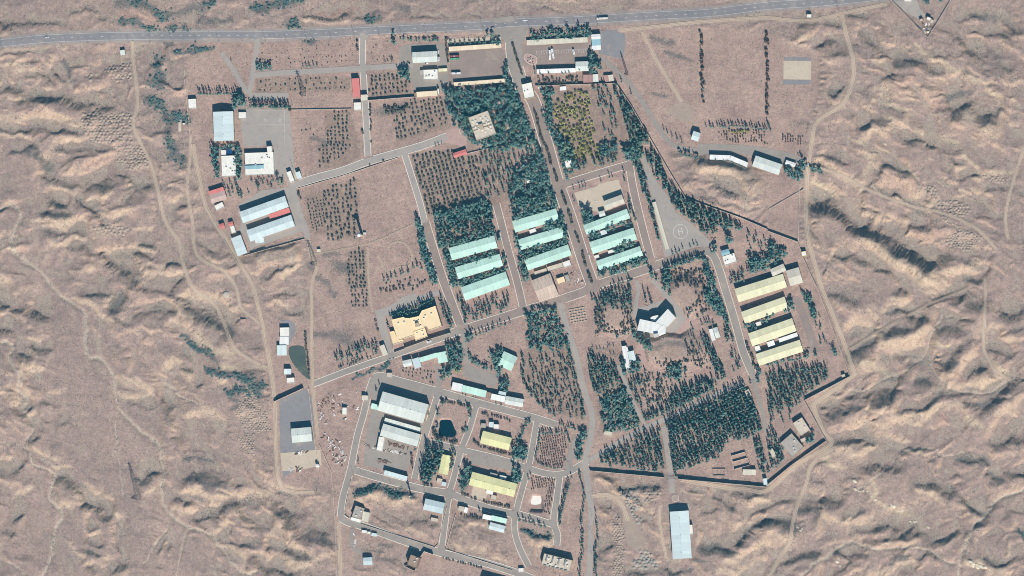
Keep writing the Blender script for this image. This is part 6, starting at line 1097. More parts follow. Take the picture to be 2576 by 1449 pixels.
for k, (nm, lm, shp, nv, (tr, th)) in KIND.items():
    hi = []; lo = []
    for s in range(nv):
        v, f = crown(shp, s*17+len(k), 84 if shp != 'small' else 44); hi.append(mesh_np('crown', v, f, lm, 4)); lo.append(crown(shp, s*17+len(k)+500, 40 if shp != 'small' else 22))
    tm = MB().cone(0, 0, -0.6, th, tr, tr*0.6, 6)
    for a in (0.4, 2.3, 4.5): tm.bar((0, 0, th*0.75), (math.cos(a)*th*0.22, math.sin(a)*th*0.22, th*1.1), tr*0.35)
    PROT[k] = (hi, lo, tm.mesh('trunk', 'bark'))
TREES = {k: [] for k in KIND}         # (x, y, scale, label)
def ok_tree(x, y, r): return rast(BUILT, x, y) < 0.5 and not any(rast(PAVE, x+a, y+b) > 0.5 for a, b in ((0, 0), (1.5, 0), (-1.5, 0), (0, 1.5), (0, -1.5))) and abs(x) < 690 and abs(y) < 395
def inside(poly, x, y):
    c = False; n = len(poly)
    for k in range(n):
        x1, y1 = poly[k]; x2, y2 = poly[(k+1) % n]
        if (y1 > y) != (y2 > y) and x < (x2-x1)*(y-y1)/(y2-y1)+x1: c = not c
    return c
def grove(kind, sheet, t, sp, prob, s0, s1, label, ang=15.0, jit=0.28, spy=None):
    poly = P(sheet, t); rs = random.Random(t); a = math.radians(ang); bald = [(f2w(1548, 800), 12), (f2w(1724, 750), 15), (f2w(1670, 878), 14), (f2w(1705, 882), 14)]; ca, sa = math.cos(a), math.sin(a); cx = sum(p[0] for p in poly)/len(poly); cy = sum(p[1] for p in poly)/len(poly); spy = spy or sp
    R = max(math.hypot(p[0]-cx, p[1]-cy) for p in poly); n = int(R/sp)+2; m = int(R/spy)+2
    for i in range(-n, n+1):
        for j in range(-m, m+1):
            if rs.random() > prob: continue
            u, w = (i+rs.gauss(0, jit))*sp, (j+rs.gauss(0, jit))*spy; x, y = cx+u*ca-w*sa, cy+u*sa+w*ca
            if any(math.hypot(x-q[0], y-q[1]) < r_ for q, r_ in bald): continue
            if inside(poly, x, y) and ok_tree(x, y, 1): TREES[kind].append((x, y, rs.uniform(s0, s1), label))
def row(kind, sheet, t, sp, s0, s1, label, jit=0.5, prob=1.0, force=False):
    pl = P(sheet, t); rs = random.Random(t+kind); carry = 0.0
    for (ax, ay), (bx, by) in zip(pl[:-1], pl[1:]):
        L = math.hypot(bx-ax, by-ay); d = carry
        while d < L:
            x = ax+(bx-ax)*d/L+rs.gauss(0, jit); y = ay+(by-ay)*d/L+rs.gauss(0, jit)
            if rs.random() < prob and (force or ok_tree(x, y, 1)): TREES[kind].append((x, y, rs.uniform(s0, s1), label))
            d += sp*rs.uniform(0.8, 1.2)
        carry = d-L
def singles(kind, sheet, t, s0, s1, label):
    rs = random.Random(t)
    for x, y in P(sheet, t): TREES[kind].append((x, y, rs.uniform(s0, s1), label))
G = grove
# northern fields and orchards
G('orchard','10','0,790 900,790 900,910 0,920',6.4,.85,.45,.85,'tiny sapling in the field rows left of the long red roof',2,.15); G('orchard','10','320,590 930,560 930,660 320,690',6.0,.6,.35,.55,'tiny sapling in the upper field rows below the highway',2,.15)
G('orchard','10','1135,745 1540,725 1560,960 1140,975',5.4,.95,.75,1.1,'small orchard tree between the red roof and the service yard',4,.12); G('orchard','10','760,1110 930,1110 945,1449 700,1449 700,1330 760,1300',4.9,.95,.7,1.0,'small orchard tree right of the sports yard',2,.12); G('orchard','11','640,0 960,0 900,110 840,160 640,240',4.9,.9,.7,1.0,'small orchard tree above the rising lane',2,.12)
G('orchard','10','1390,1180 1560,1010 1900,990 1930,1260 1420,1420',5.4,.92,.75,1.15,'orchard tree in the plot left of the park',12,.14); G('orchard','11','500,570 690,540 700,860 560,880',4.0,.95,.5,.75,'tiny tree in the tightly planted corner of the field',12,.12); G('orchard','11','650,480 800,420 1000,350 1030,680 1000,950 700,980 690,700',5.6,.85,.8,1.2,'orchard tree in the field left of the water tower',5,.14)
G('orchard','11','930,1110 1080,1020 1120,1449 920,1449',4.8,.92,.75,1.1,'orchard tree below the water tower',3,.13); G('orchard','12','940,0 1140,0 1130,200 960,240',4.8,.9,.7,1.0,'orchard tree at the lower end of the water tower field',3,.13); G('orchard','11','1560,110 1990,60 2130,150 2220,130 2300,500 1800,680 1720,720',5.5,.96,.95,1.3,'orchard tree in the big striped orchard',16,.10,5.2)
G('green','20','400,1080 560,930 760,900 800,1100 850,1449 600,1449 430,1250',4.6,.9,.8,1.25,'yellow green fruit bush in the walled shrub orchard',16,.15); G('green','21','430,0 900,0 880,150 600,150',4.4,.92,.9,1.4,'yellow green fruit bush at the lower end of the shrub orchard',16,.15); G('orchard','12','1420,800 1800,810 1800,980 1450,850',4.6,.8,.55,.8,'small tree in the slope above the biggest grey warehouse',-8,.12)
G('dry','23','300,20 540,20 550,150 520,340 260,330',2.9,.95,.55,.75,'brown sapling in the square bare orchard',10,.08,3.3); G('dry','23','205,440 450,440 465,520 390,840 320,810 345,560 190,600',2.9,.9,.55,.75,'brown sapling in the block of the white pit',10,.1,3.2); G('dry','30','150,1350 360,1360 350,1449 150,1449',3.2,.85,.6,.8,'brown sapling in the plot beside the eastern dirt road',2,.1); G('dry','20','1980,1320 2560,1300 2570,1449 2200,1430',3.4,.7,.6,.9,'brown sapling in the plot above the bent shed',3,.1)
# the park and the boulevard groves
G('broad','F','1118,222 1180,228 1300,215 1313,265 1340,350 1344,374 1290,372 1238,383 1190,360 1160,340 1145,325 1130,270',4.4,.8,.9,1.35,'dark park tree around the beige flat roofed office'); G('conifer','11','2250,60 2576,0 2576,560 2400,600 2320,560',5.2,.75,.8,1.1,'conifer in the thin grove right of the big striped orchard'); G('broad','21','60,250 300,150 400,420 460,650 0,770 0,480',4.6,.85,.9,1.3,'dark tree in the dense grove left of the boulevard'); G('conifer','21','0,0 260,0 330,180 60,250 0,400',5.4,.75,.8,1.1,'conifer thinning out towards the park beside the boulevard')
row('broad','21','255,10 330,200 400,420 455,640',3.6,1.0,1.3,'dark tree lining the left kerb of the boulevard',.8); row('broad','10','2520,760 2576,900',3.8,1,1.3,'dark tree lining the entrance side of the park',.8); row('broad','20','60,1000 130,1200 240,1449',3.6,1.0,1.3,'dark tree lining the left kerb below the gatehouse',.8)
G('broad','11','1800,700 2320,560 2390,650 2390,700 1810,820',4.2,.85,.9,1.25,'dark tree in the belt below the big striped orchard'); G('poplar','11','1820,840 2140,760 2140,890 1830,970',3.4,.9,.85,1.15,'tall slim poplar in the left bed above the mint warehouses'); G('poplar','11','2170,720 2390,670 2410,890 2190,940',3.4,.9,.9,1.2,'tall slim poplar in the right bed above the mint warehouses')
G('broad','11','1840,980 2400,890 2400,925 1940,1040 1860,1060',3.8,.85,.8,1.1,'dark tree along the north side of the left mint column'); G('broad','11','1860,1050 1930,1070 2060,1449 1990,1449',3.8,.85,.8,1.15,'dark tree along the west ends of the left mint column'); G('broad','11','1995,1190 2430,1060 2450,1105 2008,1230',3.6,.9,.75,1.05,'dark tree in the upper gap of the left mint column'); G('broad','11','2055,1375 2490,1240 2510,1285 2072,1425',3.6,.9,.75,1.05,'dark tree in the lower gap of the left mint column'); G('broad','11','2430,930 2480,940 2576,1250 2535,1290',3.8,.8,.8,1.1,'dark tree along the east ends of the left mint column')
G('poplar','21','0,560 430,470 455,570 0,650',3.5,.85,.85,1.15,'poplar in the bed above the middle mint column'); G('broad','21','280,765 470,715 515,830 300,880',4.4,.9,1.05,1.45,'large dark tree standing over the upper gap of the middle mint column'); G('broad','21','95,1075 530,945 560,1005 125,1155',3.6,.9,.75,1.1,'dark tree in the lower gap of the middle mint column'); G('broad','21','480,670 530,780 580,960 555,1000 510,850',3.8,.85,.85,1.15,'dark tree along the east ends of the middle mint column'); G('broad','21','0,850 40,900 130,1160 170,1290 140,1449 60,1100',3.8,.85,.8,1.15,'dark tree along the west ends of the middle mint column')
G('broad','21','680,660 800,650 830,735 720,800',4.2,.9,1.0,1.3,'large dark tree at the upper left of the right mint column'); G('broad','21','740,870 880,880 880,925 790,970',4.0,.9,.9,1.2,'dark tree at the left end of the upper gap in the right mint column'); G('broad','21','940,835 1195,755 1205,800 960,880',3.8,.9,.85,1.15,'dark tree in the upper gap of the right mint column'); G('broad','21','1030,1020 1240,955 1255,1010 1040,1105',3.9,.9,.95,1.3,'large dark tree in the lower gap of the right mint column'); G('broad','21','890,1285 1320,1135 1400,1200 1380,1240 900,1345 870,1310',3.8,.9,.85,1.2,'dark tree in the belt below the right mint column'); G('conifer','21','1160,600 1210,480 1250,650 1290,800 1330,1000 1400,1180 1330,1110 1270,900 1190,700',4.0,.85,.9,1.2,'conifer along the east ends of the right mint column')
G('conifer','21','1220,185 1300,170 1400,500 1540,1040 1505,1060 1380,650',3.5,.9,.95,1.3,'dense conifer in the strip left of the helipad apron'); G('conifer','21','1345,110 1440,60 1560,320 1700,540 1900,620 2130,720 2340,860 2280,880 2080,850 2000,920 1900,885 1800,775 1650,650 1560,480 1420,300',3.9,.9,1.0,1.4,'dense conifer in the broad belt right of the helipad apron'); G('conifer','21','2340,870 2576,960 2576,1100 2400,1050',5.5,.7,.7,1.0,'scattered conifer inside the eastern perimeter wall'); G('broad','21','2390,1160 2576,1130 2576,1250 2400,1320',4.2,.9,1.0,1.35,'dark tree in the dense clump above the yellow warehouses'); G('conifer','21','2200,1290 2380,1270 2350,1390 2200,1420',4.5,.85,.8,1.1,'conifer below the white house near the helipad'); G('broad','31','0,990 180,1080 200,1150 0,1210',4.6,.85,.9,1.3,'dark tree beside the yellow gatehouse yard'); singles('broad','21','2190,950 2175,965 2205,970 2050,1040 2040,1080',1.1,1.4,'round dark tree above the white house near the helipad'); row('conifer','22','2400,0 2576,-60',3.5,.8,1.0,'conifer hedge above the topmost yellow warehouse')
G('broad','21','440,20 590,20 660,240 620,360 545,360 500,150',4.3,.85,.95,1.3,'dark tree right of the boulevard beside the white flat house'); G('poplar','21','650,180 1060,70 1090,165 680,275',4.2,.8,.8,1.05,'poplar in the row above the cross street'); G('broad','21','900,0 1060,0 1050,80 900,120',4.2,.85,.85,1.2,'dark tree at the lower right of the shrub orchard'); G('broad','21','1120,40 1290,0 1330,130 1210,170 1150,160',4.0,.9,1.0,1.3,'dark tree at the narrow head of the helipad apron')
G('broad','20','290,880 430,880 400,1100 420,1300 600,1449 430,1449 340,1180',4.4,.85,.9,1.3,'dark tree on the left side of the walled shrub orchard'); G('conifer','20','1010,850 1060,850 1420,1449 1200,1449 1100,1100',4.1,.9,.95,1.35,'conifer in the dense belt along the upper perimeter wall'); G('conifer','20','780,850 950,848 960,885 800,905',4.2,.85,.9,1.2,'conifer along the top wall of the shrub orchard'); G('conifer','20','830,900 1000,960 1090,1300 1000,1449 900,1430 960,1200 830,1000',5.0,.5,.85,1.2,'scattered conifer inside the walled shrub orchard')
row('poplar','20','960,590 1050,720 1140,850 1210,950',9,.6,.85,'slim cypress on the upper bend of the perimeter lane',1.2); row('poplar','20','1340,1020 1400,1150 1480,1250 1560,1340 1640,1400 1700,1449',6,.6,.9,'slim cypress on the lower bend of the perimeter lane',1.2); row('dry','20','1905,330 1915,600 1922,800 1918,1050',3.4,1.0,1.9,'dark ragged shrub in the long line across the bare field',1.0,.8); row('conifer','20','1905,400 1920,700 1922,1040',13,.6,.9,'small conifer in the long line across the bare field',1.0); row('dry','20','2566,340 2572,800 2570,1200',3.0,1.0,1.8,'dark ragged shrub in the second line across the bare field',.8,.85); row('conifer','20','1950,1275 2250,1270 2576,1300',3.6,.7,1.0,'conifer in the row below the bare field',.8); row('conifer','30','0,1260 30,1320',3.4,.8,1.1,'conifer at the corner of the brown sapling plot',.8); row('green','20','2200,1330 2400,1320',3.2,.8,1.0,'yellow green bush below the bare field',.8)
G('broad','20','100,345 540,285 800,255 810,365 150,402',4.2,.75,.7,1.05,'dark tree in the belt between highway and grey green carport'); G('broad','20','780,560 880,560 920,680 800,735',3.8,.95,1.05,1.4,'dark tree in the clump right of the white and grey store'); singles('poplar','20','290,742 375,735 510,735 545,728 580,728 685,705 232,700 235,735',.6,.8,'slim cypress in front of the long white barrack row'); G('shrub','20','240,770 690,760 700,830 260,850',3.2,.6,.7,1.4,'shrub in the bed below the long white barrack row',3); row('shrub','20','6,440 45,570 103,750',1.9,.9,1.4,'clipped shrub on the entrance road median',.2,1,True)
for k, t in enumerate(('345,15 375,120 400,215','425,262 460,375','505,490 545,605','572,680 610,808','642,890 680,1000','708,1085 745,1228','772,1285 808,1398')): row('shrub','21',t,1.9,.9,1.6,'clipped shrub on the boulevard median',.35,1,True)
row('shrub','20','225,1100 260,1220 300,1400 320,1449',2.1,.9,1.5,'clipped shrub on the median just below the gatehouse',.35,1,True)
G('broad','21','1690,40 1730,110 1850,115 1990,135 1985,160 1800,150 1660,90',4.0,.75,.7,1.0,'dark tree along the lane left of the bent shed'); row('conifer','21','2050,155 2200,170 2300,220 2370,250',3.4,.6,.85,'conifer along the front of the bent shed',.6); G('broad','31','230,30 400,200 380,240 330,365 200,345 160,250 290,250 300,160',4.2,.85,.9,1.25,'dark tree at the end of the warehouse yard by the eastern dirt road'); row('broad','31','430,230 540,260',4,.8,1.0,'dark bush outside the eastern dirt road bend',.8)
# west
row('poplar','00','2005,945 2150,950 2400,940',2.6,.65,.95,'poplar in the row beside the white flat store',.5); G('broad','00','2350,980 2480,965 2480,1060 2350,1090',4.0,.95,1.0,1.4,'big dark tree at the fork of the approach lanes'); row('poplar','10','-40,1075 150,1080 345,1085',2.5,.8,1.1,'poplar in the dense row above the sports yard',.6); row('poplar','10','-40,1058 150,1062 345,1066',2.8,.7,1.0,'poplar in the dense row above the sports yard',.6); row('shrub','10','335,1110 350,1300 375,1449',2.6,.8,1.5,'shrub along the right side of the sports yard',.5); row('conifer','00','2235,515 2330,640 2420,800 2460,880',5.5,.55,.8,'conifer along the left forked lane',.8); row('conifer','00','2570,520 2540,650 2500,880',5.5,.6,.85,'conifer along the right forked lane',.8); G('broad','10','10,650 60,640 70,730 20,730',3,.9,.7,1.0,'dark bush clump at the start of the level lane'); G('broad','10','90,650 165,650 170,725 95,725',3,.9,.7,1.0,'second dark bush clump at the start of the level lane')
G('broad','01','2150,0 2210,60 2220,330 2180,330 2150,200',3.8,.8,.75,1.1,'dark tree left of the white flat workshop'); G('broad','01','2385,0 2430,30 2440,340 2385,380',3.8,.85,.8,1.15,'dark tree between the white flat workshop and the canteen'); G('broad','01','2215,10 2390,10 2390,40 2215,45',3.8,.8,.7,1.0,'dark tree above the white flat workshop'); G('conifer','01','2240,390 2440,350 2440,540 2320,570 2260,440',4.4,.6,.7,1.0,'conifer in the garden above the upper paired warehouse'); G('conifer','11','-60,370 240,300 280,400 20,470 -80,520',4.4,.6,.7,1.0,'conifer in the garden below the canteen'); G('broad','11','175,285 250,275 285,390 200,400',3.8,.9,.8,1.15,'dark tree beside the guard huts'); G('broad','01','2480,800 2576,760 2576,850 2500,870',3.6,.8,.7,.9,'dark tree in the gap between the paired warehouses'); G('broad','11','0,730 130,710 140,770 0,820',3.6,.9,.75,1.0,'dark bush in the gap between the paired warehouses'); row('broad','11','310,500 350,600 375,720 400,820',4,.6,.85,'dark bush along the east side of the paired warehouses',.8); row('conifer','11','60,1020 250,955 500,870',5.2,.4,.6,'young cypress along the yard edge below the paired warehouses',.4); row('shrub','F','742,472 800,453 900,424 1003,394',3.6,.7,1.3,'young tree along the rising lane',.4); row('shrub','F','742,458 850,428 915,408',5,.6,1.0,'young tree on the upper side of the rising lane',.4); row('shrub','11','420,440 500,800',3.6,.8,1.4,'shrub along the field edge below the guard huts',.6); row('conifer','11','1530,100 1700,40 1900,-10',4,.5,.7,'small conifer on the low bank above the big striped orchard',.5); row('shrub','10','1070,1120 1080,1449',3,.8,1.3,'shrub on the left kerb of the straight lane',.4,.8); row('shrub','10','1150,1040 1160,1449',3,.8,1.3,'shrub on the right kerb of the straight lane',.4,.8); row('shrub','10','1020,420 1035,560',3.6,.9,1.4,'shrub on the straight lane near the highway',.4,.8)
G('broad','11','1610,775 1650,770 1760,1100 1860,1400 1770,1400 1690,1150',3.5,.92,.9,1.25,'dark tree in the double row left of the mint warehouses'); row('conifer','11','1285,1385 1345,1350 1430,1325 1515,1285 1580,1255 1690,1235',6,.8,1.1,'dark conifer along the lower edge of the bare plot',1.5); G('orchard','11','1300,1400 1700,1310 1730,1430 1320,1470',5.2,.6,.5,.9,'small tree along the lower edge of the bare plot'); G('shrub','12','1190,20 1420,60 1800,-30 1700,-60 1300,-20',4,.4,.6,1.3,'shrub above the cream building forecourt')
# north service area
row('broad','10','1460,400 1600,405 1850,400',4.4,.55,.9,'dark tree in the row above the northern service yard',.6); G('broad','10','1515,490 1570,485 1572,635 1525,635',3.6,.9,.85,1.2,'dark tree at the left end of the northern service warehouse'); G('broad','10','1430,660 1540,650 1550,790 1450,775',4.2,.9,1.0,1.35,'big dark tree above the small orchard by the service yard'); row('broad','10','1970,432 2200,425 2330,420',6.5,.5,.8,'dark tree behind the northern cream carport',.6,1,True); G('broad','10','2330,340 2460,350 2470,440 2340,440',3.8,.85,.8,1.15,'dark tree at the right end of the northern carport'); G('broad','10','2485,570 2540,580 2560,690 2520,730 2480,640',3.6,.95,.85,1.2,'dark tree on the island at the bus park exit'); row('shrub','10','1915,400 1925,520 1935,620',2.8,.9,1.5,'shrub along the left side of the bus park',.5,1,True); row('conifer','10','2010,858 2200,850 2350,845 2500,825',6.4,.55,.75,'pointed conifer in front of the southern carport',.5,1,True); singles('broad','10','1383,335 1400,425 1390,420',.8,1.1,'round bush beside the highway above the service yard'); row('conifer','10','480,665 660,660',4.5,.6,.8,'conifer above the level lane',.5); row('conifer','10','1160,710 1360,700',4.4,.6,.8,'conifer below the level lane',.5); G('conifer','10','1290,600 1420,590 1430,625 1300,630',4.6,.8,.5,.75,'small conifer at the end of the level lane'); G('shrub','10','1280,1080 1540,1060 1520,1140 1320,1150',3.4,.7,1.0,1.9,'bush in the tangled patch of the orchard left of the park')
# cream building and surroundings
G('conifer','12','755,690 830,610 960,620 1100,540 1220,560 1230,650 1000,680 780,760',4.3,.75,.75,1.05,'dark conifer in the grove above the long lane'); G('conifer','12','820,830 950,700 1240,650 1250,700 950,800 840,845',4.0,.8,.5,.75,'small conifer between the grove and the long lane'); row('conifer','12','1285,275 1480,240 1600,195',2.6,.75,1.05,'conifer in the front row of the cream building',.5); row('conifer','12','1610,200 1700,150 1790,110',2.6,.8,1.1,'conifer at the upper right of the cream building',.5); row('conifer','12','1300,300 1350,410',3.2,.6,.9,'conifer at the left end of the cream building',.5); row('conifer','12','1330,285 1500,265 1620,240 1780,150',3.2,.7,1.0,'conifer hedge against the cream building',.5); G('conifer','12','1830,80 1900,80 1995,380 1950,445 1920,400',3.8,.85,.8,1.15,'conifer between the cream building and the street'); row('shrub','12','1190,240 1230,420 1270,540',2.8,.9,1.5,'shrub on the left edge of the cream building drive',.4); G('broad','12','1900,590 2050,565 2090,640 2080,800 1960,880 1880,960 1840,840 1930,700',4.2,.8,.8,1.2,'dark tree right of the lane side row'); G('green','12','1900,790 2060,770 2070,850 1940,880',3.6,.8,1.0,1.6,'yellow green bush right of the lane side row'); row('conifer','12','1920,570 2050,545',3.5,.7,1.0,'conifer on the lane right of the lane side row',.6)
G('conifer','12','2000,60 2060,60 2130,320 2110,370 2080,260',3.8,.85,.8,1.1,'conifer along the street right of the cream building'); G('conifer','12','2100,190 2576,40 2576,220 2140,370',4.5,.65,.8,1.1,'conifer in the plot below the left mint column'); row('conifer','12','2225,475 2400,400 2576,340',4.6,.7,1.0,'conifer along the lower kerb of the avenue',.6); row('conifer','22','0,320 200,250 430,160',4.2,.7,1.0,'conifer along the avenue above the plantation',.6); G('broad','12','2095,405 2180,425 2170,550 2110,540',3.8,.9,.85,1.1,'dark tree at the avenue corner below the cream building'); G('broad','12','2350,650 2480,620 2480,860 2440,870 2400,760',3.9,.85,.85,1.2,'dark tree left of the mint roofed house'); row('broad','12','2130,600 2165,720 2380,840 2450,890',4,.7,1.0,'dark tree on the edge of the fan shaped apron',.6); row('conifer','12','2090,1066 2300,1130 2576,1205',2.7,.6,.8,'clipped conifer in the hedge below the white row',.5); row('conifer','22','0,1215 330,1322 690,1432',2.9,.6,.85,'clipped conifer in the hedge continuing to the straight road',.6); row('shrub','12','500,450 510,620 540,880',3,.8,1.3,'shrub along the right side of the green basin',.4); G('broad','12','2440,900 2540,900 2560,1040 2470,1040',4.2,.8,.8,1.1,'dark tree behind the pale blue annexe')
singles('broad','12','1876,1155 2146,1200 2164,1285 1838,1262 1822,1385 2130,1425',.8,1.05,'round tree at the rim of the pond block'); singles('orchard','12','1922,1138 2064,1178 2160,1240 2090,1440',1.2,1.6,'bare looking small tree at the rim of the pond block'); singles('conifer','12','1245,970 1215,1030 1700,1190 1740,1180 1740,1270 1700,1330',.6,.9,'small conifer at the corners of the biggest grey warehouse')
# plantation and eastern groves
G('broad','22','150,265 440,195 560,500 600,640 480,650 300,640 165,620 145,450',4.6,.7,.85,1.2,'dark tree in the upper part of the sparse plantation'); G('conifer','22','170,720 600,660 720,1180 730,1330 480,1290 300,1180 165,950',6.0,.75,.7,1.05,'scattered conifer in the sparse plantation'); row('conifer','22','560,560 640,850 740,1300',3.4,.8,1.15,'conifer along the straight road side of the plantation',1.0); row('conifer','22','120,670 110,930 290,1180 470,1290',3.6,.8,1.15,'conifer along the left edge of the plantation',1.2); G('conifer','22','800,115 880,60 1060,0 1190,0 1250,130 1230,205 1050,215 880,205',4.0,.85,.85,1.2,'conifer in the dense clump above the left round mound'); G('conifer','22','830,210 900,200 960,440 880,440',3.6,.6,.5,.8,'small conifer on the left terraces of the round mound'); G('shrub','22','830,200 1240,200 1240,440 850,460',2.8,.6,.6,1.2,'shrub on the terraces of the left round mound'); G('shrub','21','1560,1270 1930,1250 1990,1449 1580,1449',2.8,.65,.6,1.2,'shrub on the upper terraces of the right round mound'); G('shrub','22','1640,20 1980,20 1990,240 1700,220',2.8,.6,.6,1.2,'shrub on the lower terraces of the right round mound'); G('broad','21','1520,1290 1620,1290 1610,1449 1530,1449',4,.85,.9,1.3,'dark tree left of the right round mound'); row('conifer','21','1530,1250 1700,1190 1900,1130',2.8,.85,1.15,'conifer in the hedge above the right round mound',.6); row('conifer','21','1540,1262 1710,1204 1910,1145',2.8,.85,1.15,'conifer in the hedge above the right round mound',.6); G('broad','21','1920,1140 1960,1150 2060,1449 2000,1449',3.8,.85,.8,1.15,'dark tree along the street right of the round mound'); G('broad','21','1380,1270 1440,1260 1470,1390 1400,1390',3.6,.9,.85,1.15,'dark tree at the corner of the hall drive'); row('conifer','21','890,1420 1080,1400 1190,1370',3.2,.8,1.1,'conifer along the lower side of the avenue above the hall',.6); G('broad','22','1500,30 1620,0 1620,140 1540,130',3.8,.9,.9,1.2,'dark tree right of the white hall drive'); G('broad','22','1920,0 2010,0 2100,100 2200,380 2130,310 1990,180',3.8,.85,.85,1.2,'dark tree along the street beside the hall'); G('conifer','22','1700,210 2000,240 1990,290 1780,300',4.2,.8,.6,.9,'conifer below the right round mound'); G('broad','22','1180,400 1300,420 1420,500 1385,700 1345,640 1260,520',4.0,.85,.85,1.25,'dark tree between the white hall and the white wings'); G('conifer','22','1010,440 1200,400 1190,460 1030,500',3.8,.8,.7,1.0,'conifer below the left round mound'); G('conifer','22','1660,430 1780,345 1990,295 2060,370 1800,425 1680,475',4.0,.75,.7,1.0,'conifer along the pink walk'); singles('poplar','22','1340,60 1385,70 1345,100 1395,120 1355,140 1410,150',.8,1.1,'slim cypress in the wedge before the white hall')
G('conifer','22','1890,480 1960,470 2170,880 2120,930 1990,720',3.7,.9,.9,1.25,'conifer in the thick hedge right of the terraced hill'); G('conifer','22','1780,480 1860,480 2010,820 1900,800',3.6,.6,.4,.65,'small conifer on the right flank of the terraced hill'); G('conifer','22','2200,600 2260,640 2360,860 2240,870 2200,700',4,.6,.7,1.0,'conifer between the hollow and the eastern street'); G('conifer','22','2090,270 2180,330 2230,540 2170,560',4,.8,.8,1.1,'conifer above the paired sheds in the hollow'); row('shrub','22','2200,80 2290,420 2430,720 2460,880',3.2,1,1.6,'shrub along the yellow warehouse side of the street',.6); G('conifer','22','760,650 840,700 1060,780 1120,960 830,1080 790,850',3.7,.92,.85,1.15,'conifer in the dense upper block of the plantation'); G('conifer','22','790,570 1020,570 1080,770 860,800 765,640',4.6,.55,.4,.65,'small conifer in the thin upper block of the plantation'); G('broad','22','880,1110 1150,1000 1310,1310 1280,1430 920,1449',4.2,.8,.8,1.15,'dark tree in the dense lower block of the plantation'); G('broad','22','1100,690 1330,740 1310,830 1130,885',3.9,.9,.85,1.2,'dark tree around the foot of the white wings'); G('conifer','22','1165,925 1400,835 1300,900 1250,1000 1360,1330 1310,1320',4,.8,.8,1.1,'conifer along the right side of the plantation footpath'); G('conifer','22','1230,960 1560,835 1700,860 1800,930 1640,1130 1400,1300 1300,1100',5.6,.6,.7,1.05,'scattered conifer below the terraced hill'); G('broad','22','1560,800 1700,770 1780,850 1650,930 1580,900',4,.8,.8,1.1,'dark tree in the hollow below the terraced hill'); G('conifer','22','1580,1130 1750,980 2080,885 2090,960 1900,1030 1640,1210',3.9,.9,.95,1.3,'conifer in the dense wedge above the tree lined lane'); row('conifer','22','1350,1330 1700,1180 2050,1000',3,.8,1.1,'conifer along the upper side of the tree lined lane',1.0); row('conifer','22','1365,1300 1700,1160 2060,980',3,.8,1.1,'conifer along the upper side of the tree lined lane',1.0)
G('poplar','22','1520,1350 2000,1130 2330,970 2400,1060 2540,1449 1480,1449',3.9,.92,.9,1.3,'tall poplar in the big dark wood right of the lane',26,.18); G('poplar','23','830,240 1260,45 1500,0 1560,380 1400,400 900,330',4.2,.75,.8,1.15,'poplar in the mixed wood above the southern wall',26,.2); G('poplar','23','1570,0 2450,0 2420,60 2150,130 2080,260 1900,320 1660,400 1610,350',4.0,.85,.85,1.2,'poplar in the wood right of the warehouse lane',26,.2); G('conifer','23','900,200 1500,120 1540,380 1000,370',6,.35,.5,.8,'small conifer under the mixed wood above the southern wall'); G('conifer','23','1660,200 1900,150 2080,260 1700,390',5,.5,.4,.7,'small conifer right of the warehouse lane'); row('conifer','23','1540,0 1570,300 1575,470',3.4,.8,1.1,'conifer along the left side of the warehouse lane',.6); row('conifer','23','1600,20 1640,350 1650,450',3.4,.8,1.1,'conifer along the right side of the warehouse lane',.6)
G('conifer','32','0,840 600,770 620,900 400,1060 350,1160 0,1290',4.2,.85,.85,1.2,'conifer in the dense eastern corner grove',20); G('conifer','32','380,170 500,200 600,560 530,580 450,300',4.4,.8,.5,.8,'small dark tree along the inside of the eastern wall'); G('broad','32','340,30 420,50 510,330 470,330 400,180',3.8,.8,.8,1.1,'dark tree along the yard beside the yellow warehouses'); G('broad','32','180,140 250,125 270,200 150,250 0,300 0,250',4,.88,.85,1.2,'dark tree below the second yellow warehouse'); row('broad','32','0,760 200,730 530,650',5,.8,1.05,'dark tree below the lowest yellow warehouse',.8); row('broad','22','2470,1000 2500,800',4,.8,1,'dark tree at the corner below the yellow warehouses',.8); singles('broad','32','660,620 680,650 690,670',.9,1.1,'dark tree alone by the eastern wall'); G('conifer','22','2380,920 2470,1000 2560,1300 2540,1449 2480,1200',4.2,.8,.8,1.15,'conifer along the narrow eastern lane'); G('conifer','23','2430,75 2505,85 2576,380 2510,430',3.9,.9,.9,1.2,'conifer in the row beside the slab roofed buildings'); G('conifer','33','0,20 100,20 200,280 100,350 0,420',4.0,.8,.85,1.15,'conifer around the small pale southeastern store'); G('broad','33','385,20 450,10 470,100 390,110',3.6,.9,.8,1.1,'dark tree at the southeastern wall corner'); G('conifer','32','0,1280 260,1220 220,1340 60,1449 0,1449',4.8,.55,.7,1.0,'scattered conifer above the slab roofed buildings'); row('broad','22','2440,470 2576,420',4,.8,1.05,'dark tree above the third yellow warehouse',.7); G('broad','22','2290,370 2440,330 2470,400 2350,420',3.8,.7,.8,1.0,'dark tree in the gap below the second yellow warehouse'); G('broad','22','2520,230 2576,220 2576,370 2530,330',3.8,.9,.9,1.2,'dark tree over the east half of the second yellow warehouse')
